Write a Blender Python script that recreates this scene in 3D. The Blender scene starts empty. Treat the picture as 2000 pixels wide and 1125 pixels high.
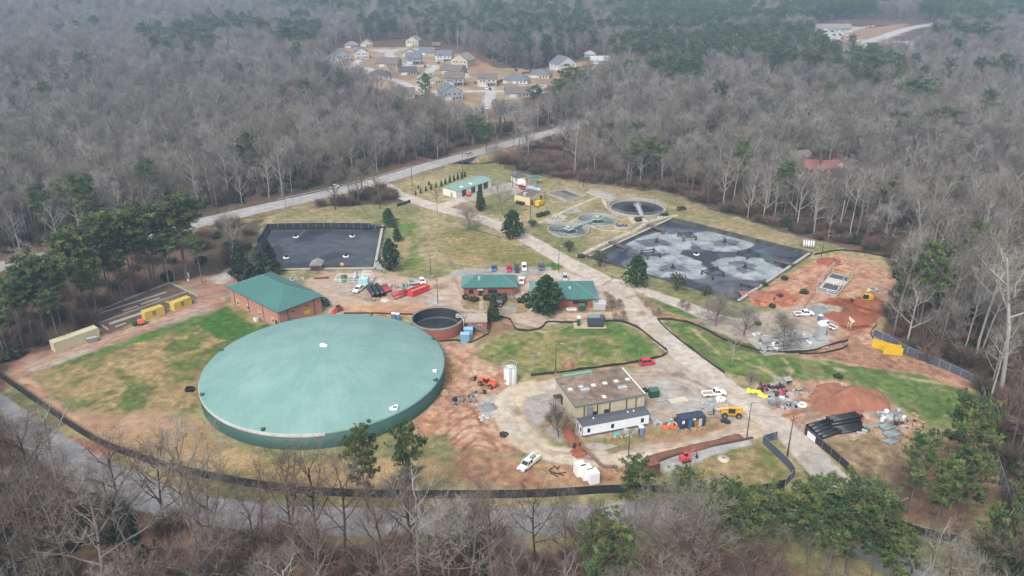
import bpy, bmesh, math, random
import numpy as np
from mathutils import Vector, Matrix
random.seed(7); RNG=np.random.default_rng(7)
PI=math.pi
SC=bpy.context.scene; COL=SC.collection
# ------------------------------------------------------------------ camera
F=2000*28/36; PIT=math.radians(24); CH=107.0
cd=bpy.data.cameras.new('camera'); cam=bpy.data.objects.new('camera',cd); COL.objects.link(cam)
cd.lens=28; cd.sensor_width=36; cd.clip_end=20000; cd.clip_start=1
cam.location=(0,0,CH); cam.rotation_euler=(PI/2-PIT,0,0); SC.camera=cam
def G(u,v,z=0.0):
    dx=(u-1000)/F; dy=(562.5-v)/F
    a=math.cos(PIT)+dy*math.sin(PIT); b=-math.sin(PIT)+dy*math.cos(PIT)
    t=(z-CH)/b
    return Vector((dx*t,a*t,z))
def PX(x,y,z):
    zz=z-CH; d=y*math.cos(PIT)-zz*math.sin(PIT); up=y*math.sin(PIT)+zz*math.cos(PIT)
    return 1000+F*x/d, 562.5-F*up/d
def htop(u,v0,v1):
    """height of a vertical thing whose foot is at pixel v0 and top at pixel v1"""
    g=G(u,v0); d=g.y; k=(562.5-v1)/F
    return CH+d*(-math.sin(PIT)+k*math.cos(PIT))/(math.cos(PIT)+k*math.sin(PIT))
def lin(c):
    c=c/255.0
    return c/12.92 if c<=0.04045 else ((c+0.055)/1.055)**2.4
KA=0.55
def S(r,g,b,k=KA): return (lin(r)*k,lin(g)*k,lin(b)*k)
# ------------------------------------------------------------------ materials
def nodes(m):
    m.use_nodes=True; nt=m.node_tree; nt.nodes.clear()
    out=nt.nodes.new('ShaderNodeOutputMaterial'); b=nt.nodes.new('ShaderNodeBsdfPrincipled')
    nt.links.new(b.outputs[0],out.inputs[0]); return nt,b,out
MATS={}
def mat(name,col,rough=.8,metal=0.0,var=.18,sc=1.2,dirt=0.0,bump=0.0,alpha=1.0,stripe=None,dcol=(.10,.075,.055)):
    """plain painted / mineral surface: colour with two sizes of blotchy wear; stripe=(axis,period,depth) ribs"""
    if name in MATS: return MATS[name]
    m=bpy.data.materials.new(name); MATS[name]=m
    nt,b,out=nodes(m); N=nt.nodes.new; L=nt.links.new
    tc=N('ShaderNodeTexCoord')
    n1=N('ShaderNodeTexNoise'); n1.inputs['Scale'].default_value=sc; n1.inputs['Detail'].default_value=5
    n2=N('ShaderNodeTexNoise'); n2.inputs['Scale'].default_value=sc*.17; n2.inputs['Detail'].default_value=4
    L(tc.outputs['Object'],n1.inputs['Vector']); L(tc.outputs['Object'],n2.inputs['Vector'])
    ad=N('ShaderNodeMath'); ad.operation='ADD'; L(n1.outputs[0],ad.inputs[0]); L(n2.outputs[0],ad.inputs[1])
    mr=N('ShaderNodeMapRange'); mr.inputs['From Min'].default_value=.6; mr.inputs['From Max'].default_value=1.4
    mr.inputs['To Min'].default_value=1-var; mr.inputs['To Max'].default_value=1+var
    L(ad.outputs[0],mr.inputs[0])
    vm=N('ShaderNodeVectorMath'); vm.operation='SCALE'; vm.inputs[0].default_value=col[:3]; L(mr.outputs[0],vm.inputs['Scale'])
    src=vm.outputs[0]
    if dirt>0:
        n3=N('ShaderNodeTexNoise'); n3.inputs['Scale'].default_value=sc*.6; n3.inputs['Detail'].default_value=8; n3.inputs['Roughness'].default_value=.7
        L(tc.outputs['Object'],n3.inputs['Vector'])
        m3=N('ShaderNodeMapRange'); m3.inputs['From Min'].default_value=.5; m3.inputs['From Max'].default_value=.72; m3.inputs['To Max'].default_value=dirt
        L(n3.outputs[0],m3.inputs[0])
        mx=N('ShaderNodeMix'); mx.data_type='RGBA'; L(m3.outputs[0],mx.inputs[0]); L(src,mx.inputs[6]); mx.inputs[7].default_value=(*dcol,1)
        src=mx.outputs[2]
    L(src,b.inputs['Base Color'])
    b.inputs['Roughness'].default_value=rough; b.inputs['Metallic'].default_value=metal
    h=None
    if stripe:
        sx=N('ShaderNodeSeparateXYZ'); L(tc.outputs['Object'],sx.inputs[0])
        ma=N('ShaderNodeMath'); ma.operation='MULTIPLY'; ma.inputs[1].default_value=2*PI/stripe[1]; L(sx.outputs[stripe[0]],ma.inputs[0])
        si=N('ShaderNodeMath'); si.operation='SINE'; L(ma.outputs[0],si.inputs[0])
        bu=N('ShaderNodeBump'); bu.inputs['Strength'].default_value=stripe[2]; bu.inputs['Distance'].default_value=.1
        L(si.outputs[0],bu.inputs['Height']); L(bu.outputs[0],b.inputs['Normal'])
    elif bump:
        bu=N('ShaderNodeBump'); bu.inputs['Strength'].default_value=bump; bu.inputs['Distance'].default_value=.15
        L(n1.outputs[0],bu.inputs['Height']); L(bu.outputs[0],b.inputs['Normal'])
    return m
def glass(name='window_glass',col=(.02,.025,.03)):
    return mat(name,col,rough=.12,var=.1)
def mat_attr(name,rough=.95,fine=2.2,amt=.28,bump=.5,spec=.2,tint=False,transl=0.0):
    """colour from the mesh attribute 'col' broken up by fine noise"""
    m=bpy.data.materials.new(name); nt,b,out=nodes(m); N=nt.nodes.new; L=nt.links.new
    at=N('ShaderNodeAttribute'); at.attribute_name='col'
    tc=N('ShaderNodeTexCoord')
    n1=N('ShaderNodeTexNoise'); n1.inputs['Scale'].default_value=fine; n1.inputs['Detail'].default_value=4; n1.inputs['Roughness'].default_value=.65
    n2=N('ShaderNodeTexNoise'); n2.inputs['Scale'].default_value=fine*.2; n2.inputs['Detail'].default_value=5
    L(tc.outputs['Object'],n1.inputs['Vector']); L(tc.outputs['Object'],n2.inputs['Vector'])
    ad=N('ShaderNodeMath'); ad.operation='ADD'; L(n1.outputs[0],ad.inputs[0]); L(n2.outputs[0],ad.inputs[1])
    mr=N('ShaderNodeMapRange'); mr.inputs['From Min'].default_value=.65; mr.inputs['From Max'].default_value=1.35
    mr.inputs['To Min'].default_value=1-amt; mr.inputs['To Max'].default_value=1+amt; L(ad.outputs[0],mr.inputs[0])
    vm=N('ShaderNodeVectorMath'); vm.operation='SCALE'; L(at.outputs['Color'],vm.inputs[0]); L(mr.outputs[0],vm.inputs['Scale'])
    src=vm.outputs[0]
    if tint:
        oi=N('ShaderNodeObjectInfo'); mt=N('ShaderNodeMapRange'); mt.inputs['To Min'].default_value=1-tint; mt.inputs['To Max'].default_value=1+tint
        L(oi.outputs['Random'],mt.inputs[0]); v2=N('ShaderNodeVectorMath'); v2.operation='SCALE'; L(src,v2.inputs[0]); L(mt.outputs[0],v2.inputs['Scale']); src=v2.outputs[0]
    L(src,b.inputs['Base Color']); b.inputs['Roughness'].default_value=rough; b.inputs['Specular IOR Level'].default_value=spec
    if bump:
        bu=N('ShaderNodeBump'); bu.inputs['Strength'].default_value=bump; bu.inputs['Distance'].default_value=.2
        L(ad.outputs[0],bu.inputs['Height']); L(bu.outputs[0],b.inputs['Normal'])
    return m
# ------------------------------------------------------------------ mesh builder
class MB:
    def __init__(s): s.v=[]; s.f=[]; s.m=[]; s.T=None; s.sm=[]
    def tf(s,M=None): s.T=M; return s
    def add(s,vs,fs,m=0,sm=False):
        o=len(s.v)
        if s.T is not None: vs=[s.T@Vector(v) for v in vs]
        s.v+= [tuple(v) for v in vs]
        for f in fs: s.f.append(tuple(i+o for i in f)); s.m.append(m); s.sm.append(sm)
        return s
    def box(s,x0,x1,y0,y1,z0,z1,m=0):
        v=[(x0,y0,z0),(x1,y0,z0),(x1,y1,z0),(x0,y1,z0),(x0,y0,z1),(x1,y0,z1),(x1,y1,z1),(x0,y1,z1)]
        return s.add(v,[(3,2,1,0),(4,5,6,7),(0,1,5,4),(1,2,6,5),(2,3,7,6),(3,0,4,7)],m)
    def cbox(s,x,y,z,a,b,c,m=0): return s.box(x-a/2,x+a/2,y-b/2,y+b/2,z,z+c,m)
    def prism(s,pts,z0,z1,m=0):
        n=len(pts); v=[(p[0],p[1],z0) for p in pts]+[(p[0],p[1],z1) for p in pts]
        return s.add(v,[tuple(range(n-1,-1,-1)),tuple(range(n,2*n))]+[(i,(i+1)%n,(i+1)%n+n,i+n) for i in range(n)],m)
    def xprism(s,prof,y0,y1,m=0):
        """profile in x,z extruded along y"""
        n=len(prof); v=[(p[0],y0,p[1]) for p in prof]+[(p[0],y1,p[1]) for p in prof]
        return s.add(v,[tuple(range(n)),tuple(range(2*n-1,n-1,-1))]+[(i+n,(i+1)%n+n,(i+1)%n,i) for i in range(n)],m)
    def cyl(s,p0,p1,r0,r1=None,n=8,m=0,cap=True):
        return s.tube([p0,p1],[r0,r0 if r1 is None else r1],n,m,cap)
    def tube(s,pts,rad,n=6,m=0,cap=True):
        pts=[Vector(p) for p in pts]
        if not hasattr(rad,'__len__'): rad=[rad]*len(pts)
        vs=[];up=Vector((0,0,1))
        for i,p in enumerate(pts):
            d=(pts[min(i+1,len(pts)-1)]-pts[max(i-1,0)])
            if d.length<1e-6: d=Vector((0,0,1))
            d.normalize()
            a=d.cross(up if abs(d.z)<.9 else Vector((1,0,0))).normalized(); b=d.cross(a)
            for k in range(n):
                t=2*PI*k/n; vs.append(p+(a*math.cos(t)+b*math.sin(t))*rad[i])
        fs=[]
        for i in range(len(pts)-1):
            for k in range(n): fs.append((i*n+k,i*n+(k+1)%n,(i+1)*n+(k+1)%n,(i+1)*n+k))
        if cap: fs.append(tuple(range(n-1,-1,-1))); o=(len(pts)-1)*n; fs.append(tuple(range(o,o+n)))
        return s.add(vs,fs,m,n>6)
    def lathe(s,prof,n=24,m=0,c=(0,0,0),sm=True,a0=0,a1=2*PI):
        vs=[];full=abs(a1-a0-2*PI)<1e-6; k=n if full else n+1
        for r,z in prof:
            for i in range(k):
                t=a0+(a1-a0)*i/n; vs.append((c[0]+r*math.cos(t),c[1]+r*math.sin(t),c[2]+z))
        fs=[]
        for j in range(len(prof)-1):
            for i in range(n):
                i2=(i+1)%k; fs.append((j*k+i,j*k+i2,(j+1)*k+i2,(j+1)*k+i))
        return s.add(vs,fs,m,sm)
    def ring(s,r0,r1,z0,z1,n=48,m=0,c=(0,0,0)):
        return s.lathe([(r0,z0),(r1,z0),(r1,z1),(r0,z1),(r0,z0)],n,m,c,False)
    def quad(s,a,b,c,d,m=0): return s.add([a,b,c,d],[(0,1,2,3)],m)
    def build(s,name,mats,parent=None,loc=None,rz=0.0):
        me=bpy.data.meshes.new(name); me.from_pydata(s.v,[],s.f)
        if not isinstance(mats,(list,tuple)): mats=[mats]
        for q in mats: me.materials.append(q)
        me.polygons.foreach_set('material_index',s.m); me.polygons.foreach_set('use_smooth',s.sm)
        o=bpy.data.objects.new(name,me); COL.objects.link(o)
        if parent: o.parent=parent
        if loc is not None: o.location=loc
        o.rotation_euler[2]=rz
        return o
def tag(o,label=None,cat=None,group=None,kind=None):
    if label: o['label']=label
    if cat: o['category']=cat
    if group: o['group']=group
    if kind: o['kind']=kind
    return o
def thing(name,label,cat,loc=(0,0,0),rz=0.0,group=None):
    o=bpy.data.objects.new(name,None); COL.objects.link(o); o.location=loc; o.rotation_euler=(0,0,rz)
    return tag(o,label,cat,group)
KIDS={}
def dup(root,loc,rz=0.0,label=None,group=None,sc=None):
    r=root.copy(); COL.objects.link(r); r.location=loc; r.rotation_euler=(0,0,rz)
    if sc: r.scale=(sc,sc,sc) if not hasattr(sc,'__len__') else sc
    if label: r['label']=label
    if group: r['group']=group
    if root.name not in KIDS: KIDS[root.name]=[(c,list(c.children)) for c in root.children]
    for ch,sub in KIDS[root.name]:
        c=ch.copy(); COL.objects.link(c); c.parent=r
        for g in sub:
            d=g.copy(); COL.objects.link(d); d.parent=c
    return r
def rect(A,B,C,z=0.0):
    """pixel corners A, B (along the length) and C (far end of the width from A): origin, angle, length, width"""
    a=G(*A,z); b=G(*B,z); c=G(*C,z); d=b-a
    ang=math.atan2(d.y,d.x); n=Vector((-math.sin(ang),math.cos(ang),0))
    return Vector((a.x,a.y,0)),ang,d.length,(c-a).dot(n)
# ------------------------------------------------------------------ noise
_LAT=RNG.random((256,256))
def vnoise(x,y,s,o=0):
    x=np.asarray(x)/s+o*17.31; y=np.asarray(y)/s+o*9.77
    xi=np.floor(x).astype(int); yi=np.floor(y).astype(int); fx=x-xi; fy=y-yi
    fx=fx*fx*(3-2*fx); fy=fy*fy*(3-2*fy)
    a=_LAT[xi&255,yi&255]; b=_LAT[(xi+1)&255,yi&255]; c=_LAT[xi&255,(yi+1)&255]; d=_LAT[(xi+1)&255,(yi+1)&255]
    return (a*(1-fx)+b*fx)*(1-fy)+(c*(1-fx)+d*fx)*fy
def fbm(x,y,s,o=0,n=4):
    t=0;a=.5;w=0
    for i in range(n): t=t+a*vnoise(x,y,s,o+i*3.1); w+=a; a*=.55; s*=.5
    return t/w
def sst(a,b,x):
    t=np.clip((x-a)/(b-a),0,1); return t*t*(3-2*t)
def spoly(P,x,y):
    """signed distance to polygon, negative inside"""
    d=np.full(x.shape,1e9); ins=np.zeros(x.shape,bool); n=len(P)
    for i in range(n):
        ax,ay=P[i]; bx,by=P[(i+1)%n]; ex=bx-ax; ey=by-ay; L=ex*ex+ey*ey+1e-9
        t=np.clip(((x-ax)*ex+(y-ay)*ey)/L,0,1); d=np.minimum(d,(x-ax-t*ex)**2+(y-ay-t*ey)**2)
        c=((ay>y)!=(by>y))
        if ey!=0: ins^= c&(x<ex*(y-ay)/ey+ax)
    d=np.sqrt(d); return np.where(ins,-d,d)
def spath(P,x,y):
    d=np.full(x.shape,1e9)
    for i in range(len(P)-1):
        ax,ay=P[i]; bx,by=P[i+1]; ex=bx-ax; ey=by-ay; L=ex*ex+ey*ey+1e-9
        t=np.clip(((x-ax)*ex+(y-ay)*ey)/L,0,1); d=np.minimum(d,(x-ax-t*ex)**2+(y-ay-t*ey)**2)
    return np.sqrt(d)
def gp(pts): return [tuple(G(*p)[:2]) for p in pts]
def smooth(pts,k=2):
    """Catmull-Rom through world points"""
    P=[np.array(p,float) for p in pts]; out=[]
    for i in range(len(P)-1):
        a=P[max(i-1,0)];b=P[i];c=P[i+1];d=P[min(i+2,len(P)-1)]
        for j in range(k):
            t=j/k; out.append(.5*((2*b)+(c-a)*t+(2*a-5*b+4*c-d)*t*t+(3*b-a-3*c+d)*t**3))
    out.append(P[-1]); return [tuple(q) for q in out]
# ------------------------------------------------------------------ the ground: one sheet cut into zones that share their edges
DRY=[S(168,156,116),S(148,140,100),S(186,170,132),S(126,132,82)]
GRN=[S(88,124,58),S(104,132,64),S(122,138,80)]
MIX=[S(166,144,102),S(98,118,56),S(184,156,114),S(118,126,70)]
DIRT=[S(206,180,158),S(196,164,138),S(210,192,174)]
RED=[S(204,160,132),S(186,134,105),S(218,184,154)]
GRAV=[S(200,192,182),S(188,180,170),S(212,206,198)]
CONC=[S(216,203,189),S(208,192,176),S(220,210,200)]
ASPH=[S(172,168,168),S(164,160,161),S(180,177,176)]
FOR=[S(118,92,78),S(102,82,70),S(132,104,86),S(96,90,70)]
Z=[]
def zone(name,poly=None,path=None,w=0,c=DIRT,s=9,e=1.0,b=.8,a=1.0,o=0,es=None,k=2):
    """a ground zone from a pixel outline (poly) or a centre line with half width w (path)"""
    P=gp(poly) if poly else smooth(gp(path),k)
    Z.append(dict(n=name,P=P,path=poly is None,w=w,c=c,s=s,e=e,b=b,a=a,o=o or len(Z),es=es or max(2.5,e*3)))
SITE=[(0,715),(100,690),(190,640),(180,610),(340,550),(440,535),(480,500),(505,470),(515,425),(600,405),(750,400),(790,392),(770,372),(740,350),(860,312),(960,312),(1000,335),(1060,345),(1150,360),(1300,375),(1420,420),(1560,462),(1650,483),(1720,497),(1750,540),(1720,640),(1765,690),(1900,740),(1925,850),(1965,985),(1900,1075),(1980,1125),(1700,1200),(1000,1062),(600,1060),(380,1025),(180,960),(0,850)]
zone('dry_grass',SITE,c=DRY,s=14,e=2)
# verge and fields
zone('lawn',[(60,735),(110,708),(300,640),(430,600),(520,640),(470,690),(400,760),(395,800),(330,805),(200,812),(120,780)],c=MIX,s=9,e=1.5)
zone('lawn',[(430,598),(455,606),(540,640),(500,655),(452,668),(405,650),(362,626)],c=[S(74,116,50),S(92,124,58),S(70,112,48)],s=7,e=1.2)
zone('lawn',[(452,606),(470,600),(520,632),(500,640)],c=[S(150,140,90),S(120,126,70),S(160,146,100)],s=4,e=.6)
zone('lawn',[(100,712),(290,646),(420,606),(415,616),(300,660),(180,700)],c=GRN,s=6,e=1.5,b=2)
zone('bare_earth',[(250,845),(330,815),(400,830),(430,870),(520,900),(680,915),(850,890),(900,935),(820,955),(640,955),(460,930),(320,895),(200,865)],c=[S(192,164,116),S(180,148,104),S(200,170,128)],s=8,e=2,b=2)
zone('bare_earth',[(150,800),(330,810),(390,830),(250,850),(200,860),(110,812)],c=[S(196,162,134),S(182,150,116),S(190,150,120)],s=6,e=1.5,b=2)
zone('bare_earth',[(25,742),(60,738),(130,800),(215,862),(190,850),(90,795)],c=RED,s=6,e=.7,b=1)
zone('dirt_lane',[(0,714),(50,693),(110,680),(195,652),(280,630),(372,590),(380,560),(350,548),(445,530),(480,556),(445,575),(442,600),(370,622),(300,645),(200,680),(110,710),(30,742)],c=[S(184,142,122),S(168,124,104),S(176,160,146)],s=7,e=1.2,b=1.2)
zone('dirt_lane',path=[(30,728),(200,667),(330,620),(430,585)],w=1.6,c=RED,s=5,e=.8,b=1.2,a=.8)
zone('dirt_lane',path=[(60,722),(130,700),(210,672)],w=.9,c=GRAV,s=5,e=1.2,b=1.2,a=.6)
# drying beds
zone('drying_bed',[(182,640),(185,608),(332,552),(388,582),(300,612),(212,652)],c=[S(118,98,84),S(104,92,78),S(132,112,96)],s=6,e=.3,b=.4)
zone('gravel_patch',[(405,545),(440,530),(462,528),(455,548),(430,555)],c=GRAV,s=4,e=1,b=1)
# northern lawn between lagoon and drive
zone('lawn',[(775,432),(800,430),(812,440),(815,500),(830,520),(800,530),(775,532),(780,500),(772,470)],c=[S(120,136,72),S(150,148,92),S(104,130,62)],s=6,e=2,b=2)
zone('lawn',[(775,440),(808,438),(810,448),(778,452)],c=GRN,s=4,e=.6)
zone('lawn',[(870,440),(940,455),(1010,480),(1080,520),(1000,520),(900,515),(850,480)],c=[S(150,140,92),S(172,152,108),S(136,136,80)],s=9,e=2,b=3)
zone('lawn',[(1060,515),(1095,508),(1105,522),(1080,528)],c=GRN,s=3,e=1,b=1)
zone('bare_earth',[(780,470),(805,460),(800,500),(785,520)],c=[S(190,166,136),S(176,152,116)],s=4,e=1.4,b=1.5,a=.8)
zone('lawn',[(905,440),(935,442),(940,452),(905,452)],c=GRN,s=4,e=1,b=1.5,a=.8)
zone('bare_earth',[(985,455),(1010,455),(1015,470),(990,470)],c=RED,s=4,e=1,b=1.5,a=.6)
# northern yard
YARD=[(600,560),(592,545),(640,533),(720,530),(800,540),(850,546),(890,528),(985,523),(1075,528),(1125,522),(1200,545),(1245,580),(1292,630),(1270,655),(1190,622),(1140,628),(1075,630),(1055,642),(1010,640),(990,620),(955,628),(930,606),(880,604),(800,618),(740,616),(640,612),(625,590)]
zone('dirt_yard',YARD,c=DIRT,s=9,e=1.2,b=1.2)
zone('dirt_yard',[(640,602),(700,596),(800,592),(870,596),(890,604),(800,612),(700,612)],c=[S(212,172,134),S(200,150,116)],s=5,e=1,b=1.5)
zone('gravel_patch',[(700,570),(760,560),(830,575),(870,590),(820,594),(740,585)],c=[S(186,166,152),S(196,170,150),S(176,150,132)],s=4,e=1.5,b=2)
zone('gravel_patch',[(835,584),(865,578),(868,596),(840,597)],c=GRAV,s=3,e=.8,b=.7)
zone('gravel_lot',[(878,536),(900,527),(985,522),(1075,521),(1080,536),(1020,542),(900,541)],c=[S(178,174,170),S(164,160,158),S(190,186,180)],s=5,e=.5,b=.5)
zone('gravel_patch',[(650,540),(700,532),(760,545),(740,560),(690,575),(650,570)],c=[S(208,196,182),S(196,178,160)],s=5,e=2,b=2,a=.8)
zone('dry_grass',[(902,585),(1015,582),(1040,590),(1030,610),(1000,612),(960,606),(905,604)],c=[S(168,142,104),S(146,130,90),S(184,158,116)],s=4,e=.4,b=.5)
zone('pavement',[(980,600),(1010,595),(1008,610),(982,612)],c=[S(178,176,172),S(168,166,162)],s=4,e=.1,b=.2)
zone('pavement',[(936,588),(943,588),(943,604),(936,604)],c=CONC,s=4,e=.05,b=.2)
zone('pavement',[(1018,570),(1026,570),(1046,612),(1038,614)],c=CONC,s=4,e=.05,b=.2)
zone('dry_grass',[(1075,600),(1180,594),(1220,600),(1210,608),(1090,612)],c=[S(176,148,120),S(150,134,98)],s=4,e=.4,b=.5)
zone('pavement',[(1158,566),(1174,566),(1184,604),(1160,604)],c=[S(206,200,194),S(192,188,184)],s=4,e=.05,b=.2)
zone('dry_grass',[(1178,570),(1195,570),(1215,598),(1190,605)],c=[S(150,130,104),S(132,112,90)],s=3,e=.3,b=.5)
# main drive
zone('driveway',path=[(770,378),(800,388),(860,407),(930,425),(985,445),(1045,475),(1100,508),(1150,532),(1195,558),(1235,590),(1275,635),(1320,680),(1380,725),(1440,775),(1500,815),(1545,850),(1580,885),(1615,925),(1650,975)],w=3.7,c=CONC,s=7,e=.35,b=.35,k=3)
zone('driveway',path=[(860,407),(890,393),(925,385)],w=3.6,c=CONC,s=6,e=.6,b=.6)
zone('driveway',path=[(925,385),(965,370),(1010,362),(1025,378)],w=5,c=[S(186,178,168),S(172,162,150)],s=6,e=1.5,b=1)
zone('driveway',path=[(1200,552),(1260,572),(1330,596),(1390,618),(1440,632),(1480,640)],w=3.4,c=CONC,s=7,e=.4,b=.4)
zone('driveway',path=[(1290,602),(1320,604)],w=1.0,c=[S(176,148,124)],s=5,e=.3,b=.4)
zone('driveway',path=[(1175,560),(1120,545),(1080,535)],w=3,c=CONC,s=7,e=.4,b=.4)
for a_ in [((1176,558),(1196,545)),((1226,581),(1256,574)),((1270,640),(1292,630)),((1290,602),(1345,575))][:3]:
    zone('driveway',path=list(a_),w=.45,c=[S(170,142,118)],s=5,e=.1,b=.3,a=.8)
zone('lawn',[(1262,578),(1280,584),(1330,605),(1365,622),(1350,622),(1300,606),(1265,590)],c=GRN,s=4,e=.5,b=.8)
zone('dry_grass',[(1240,570),(1262,578),(1300,606),(1370,630),(1330,628),(1290,625),(1260,600)],c=[S(172,144,112),S(150,126,94)],s=5,e=.6,b=1)
# clarifier paths
zone('path',path=[(1055,435),(1120,404),(1175,382)],w=.7,c=CONC,s=5,e=.05,b=.2)
zone('path',path=[(1175,382),(1185,405),(1205,420)],w=.6,c=CONC,s=5,e=.05,b=.2)
zone('path',path=[(1130,500),(1180,475),(1240,450),(1270,432),(1320,420)],w=.9,c=CONC,s=5,e=.05,b=.2)
zone('path',path=[(1130,425),(1105,438)],w=.5,c=CONC,s=5,e=.05,b=.2)
zone('path',path=[(1150,440),(1180,450),(1240,452)],w=.5,c=CONC,s=5,e=.05,b=.2)
zone('path',[(1225,423),(1255,420),(1267,434),(1235,436)],c=CONC,s=5,e=.05,b=.2)
zone('path',[(1080,425),(1085,416),(1108,422),(1095,438),(1062,436)],c=[S(206,198,188),S(178,168,160)],s=2,e=.4,b=.3)
zone('path',[(1195,437),(1230,436),(1236,446),(1200,448)],c=[S(204,180,150),S(190,160,130)],s=3,e=.5,b=.5)
zone('path',[(1102,408),(1128,404),(1134,414),(1108,418)],c=[S(190,184,176),S(150,142,134)],s=1.5,e=1,b=.6)
zone('path',path=[(1150,376),(1200,392),(1218,398)],w=1.2,c=[S(206,204,200)],s=3,e=.3,b=.3)
zone('bare_earth',path=[(1150,362),(1250,378),(1330,392),(1420,432),(1560,472)],w=1.6,c=[S(178,146,112),S(166,140,108)],s=6,e=1,b=1.5,a=.6)
# red ground round the tank
zone('red_clay',[(866,668),(905,668),(950,690),(990,715),(1000,745),(985,762),(960,780),(970,820),(990,850),(1030,880),(960,885),(900,880),(868,850),(800,852),(800,835),(850,780),(868,730)],c=RED,s=7,e=1.2,b=1.2)
zone('red_clay',[(866,700),(895,705),(905,735),(890,755),(868,745)],c=[S(204,168,122),S(196,154,108)],s=4,e=1,b=1)
zone('red_clay',[(830,612),(760,620),(700,618),(640,614),(700,606),(800,608)],c=[S(206,160,124),S(190,136,104)],s=4,e=.6,b=.8)
zone('red_clay',[(860,670),(930,660),(965,640),(962,615),(930,610),(940,640),(905,662)],c=[S(190,136,104),S(150,112,90)],s=4,e=.6,b=.8)
zone('red_clay',[(880,884),(1000,890),(1120,905),(1215,915),(1240,930),(1190,950),(1080,955),(940,955),(900,930)],c=[S(186,148,118),S(168,120,94),S(178,150,110)],s=6,e=1.6,b=2)
for r_ in (5,6.6,8.4,10.2): 
    pass
zone('gravel_patch',[(928,790),(960,768),(990,770),(985,800),(965,820),(940,812)],c=GRAV,s=3,e=1.2,b=1)
# loop drive round the shop
zone('shop_yard',[(1085,742),(1130,722),(1235,722),(1290,690),(1330,688),(1400,738),(1480,795),(1545,845),(1500,850),(1420,852),(1290,892),(1190,912),(1100,893),(1040,872),(1000,830),(985,790),(1005,765)],c=[S(190,172,154),S(182,158,136),S(194,184,174)],s=9,e=1,b=1)
zone('gravel_patch',[(1265,745),(1330,720),(1400,745),(1440,780),(1400,800),(1330,800),(1290,780)],c=[S(196,192,188),S(180,172,164),S(206,200,192)],s=5,e=2.5,b=3,a=.9)
zone('shop_yard',[(1040,775),(1080,762),(1100,770),(1112,800),(1080,815),(1050,832),(1025,800)],c=[S(188,180,174),S(174,164,156)],s=5,e=.6,b=1)
zone('driveway',path=[(1095,748),(1040,757),(1005,770),(992,790),(1000,825),(1030,862),(1090,885),(1180,893),(1280,880),(1400,856),(1500,828)],w=3.6,c=[S(224,206,180),S(218,198,168),S(218,208,194)],s=6,e=.25,b=.4,k=4)
zone('dry_grass',[(1050,832),(1085,800),(1120,815),(1130,860),(1280,835),(1400,815),(1420,835),(1300,862),(1190,885),(1130,880),(1085,868)],c=[S(160,146,104),S(128,134,78),S(182,150,122)],s=4,e=1.2,b=1)
zone('red_clay',[(1100,845),(1112,830),(1135,870),(1160,895),(1130,892),(1112,870)],c=[S(140,82,62),S(152,96,74)],s=3,e=1,b=.8)
zone('gravel_patch',[(1058,835),(1085,828),(1105,855),(1100,868),(1080,860)],c=[S(186,176,170),S(170,150,140)],s=2.5,e=1.4,b=1)
zone('bare_earth',[(1260,862),(1420,828),(1440,832),(1300,868)],c=[S(186,146,116),S(176,140,110)],s=4,e=1,b=1)
zone('dry_grass',[(1040,738),(1130,722),(1235,706),(1262,712),(1140,732),(1080,738),(1055,746)],c=[S(184,160,124),S(168,144,106)],s=4,e=.6,b=.8)
# middle lawn
zone('lawn',[(925,692),(960,660),(1000,648),(1060,646),(1085,634),(1190,628),(1250,652),(1302,690),(1262,706),(1130,722),(1040,732),(990,712),(955,708)],c=[S(150,146,94),S(100,128,60),S(178,156,114)],s=7,e=1.2,b=1.2)
zone('lawn',[(1075,640),(1190,628),(1250,652),(1302,690),(1262,704),(1230,690),(1215,668),(1170,652),(1100,656)],c=GRN,s=6,e=3,b=2.5)
zone('bare_earth',[(955,625),(990,620),(1010,645),(960,660),(930,676)],c=[S(166,134,106),S(150,126,94)],s=4,e=1,b=1)
# right lawn
zone('lawn',[(1298,632),(1345,627),(1420,655),(1470,690),(1540,694),(1590,702),(1700,716),(1860,742),(1905,775),(1908,850),(1800,825),(1740,775),(1640,745),(1560,748),(1480,748),(1420,728),(1360,690)],c=[S(104,128,68),S(120,136,78),S(140,144,94)],s=8,e=1.2,b=1.2)
for q in ([(1350,640),(1380,668),(1405,690)],[(1440,700),(1470,715),(1500,725),(1520,745)],[(1530,700),(1545,722),(1542,740)],[(1760,735),(1830,748),(1870,750)],[(1480,702),(1500,725)],[(1600,706),(1650,725)]):
    zone('washed_soil',path=q,w=.45,c=[S(206,184,150)],s=3,e=.9,b=.8,a=.75)
# works on the right
zone('red_clay',[(1462,590),(1500,560),(1560,525),(1600,500),(1660,490),(1722,505),(1750,545),(1715,640),(1760,695),(1900,740),(1900,765),(1800,730),(1650,708),(1560,692),(1620,665),(1600,620),(1520,604)],c=[S(204,158,130),S(188,136,108),S(212,176,150)],s=6,e=1.2,b=1.2)
zone('red_clay',[(1590,590),(1640,582),(1715,580),(1722,610),(1700,640),(1660,650),(1625,625)],c=[S(160,94,68),S(180,114,84),S(142,80,58)],s=4,e=1,b=1)
zone('red_clay',[(1465,588),(1490,572),(1530,562),(1560,580),(1540,600),(1490,600)],c=[S(196,126,92),S(210,146,112),S(176,104,76)],s=3,e=1.4,b=1)
zone('red_clay',[(1560,690),(1600,700),(1700,714),(1860,740),(1898,764),(1890,742),(1750,690),(1660,665)],c=[S(180,136,112),S(164,122,98),S(190,148,122)],s=3,e=1,b=1)
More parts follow.
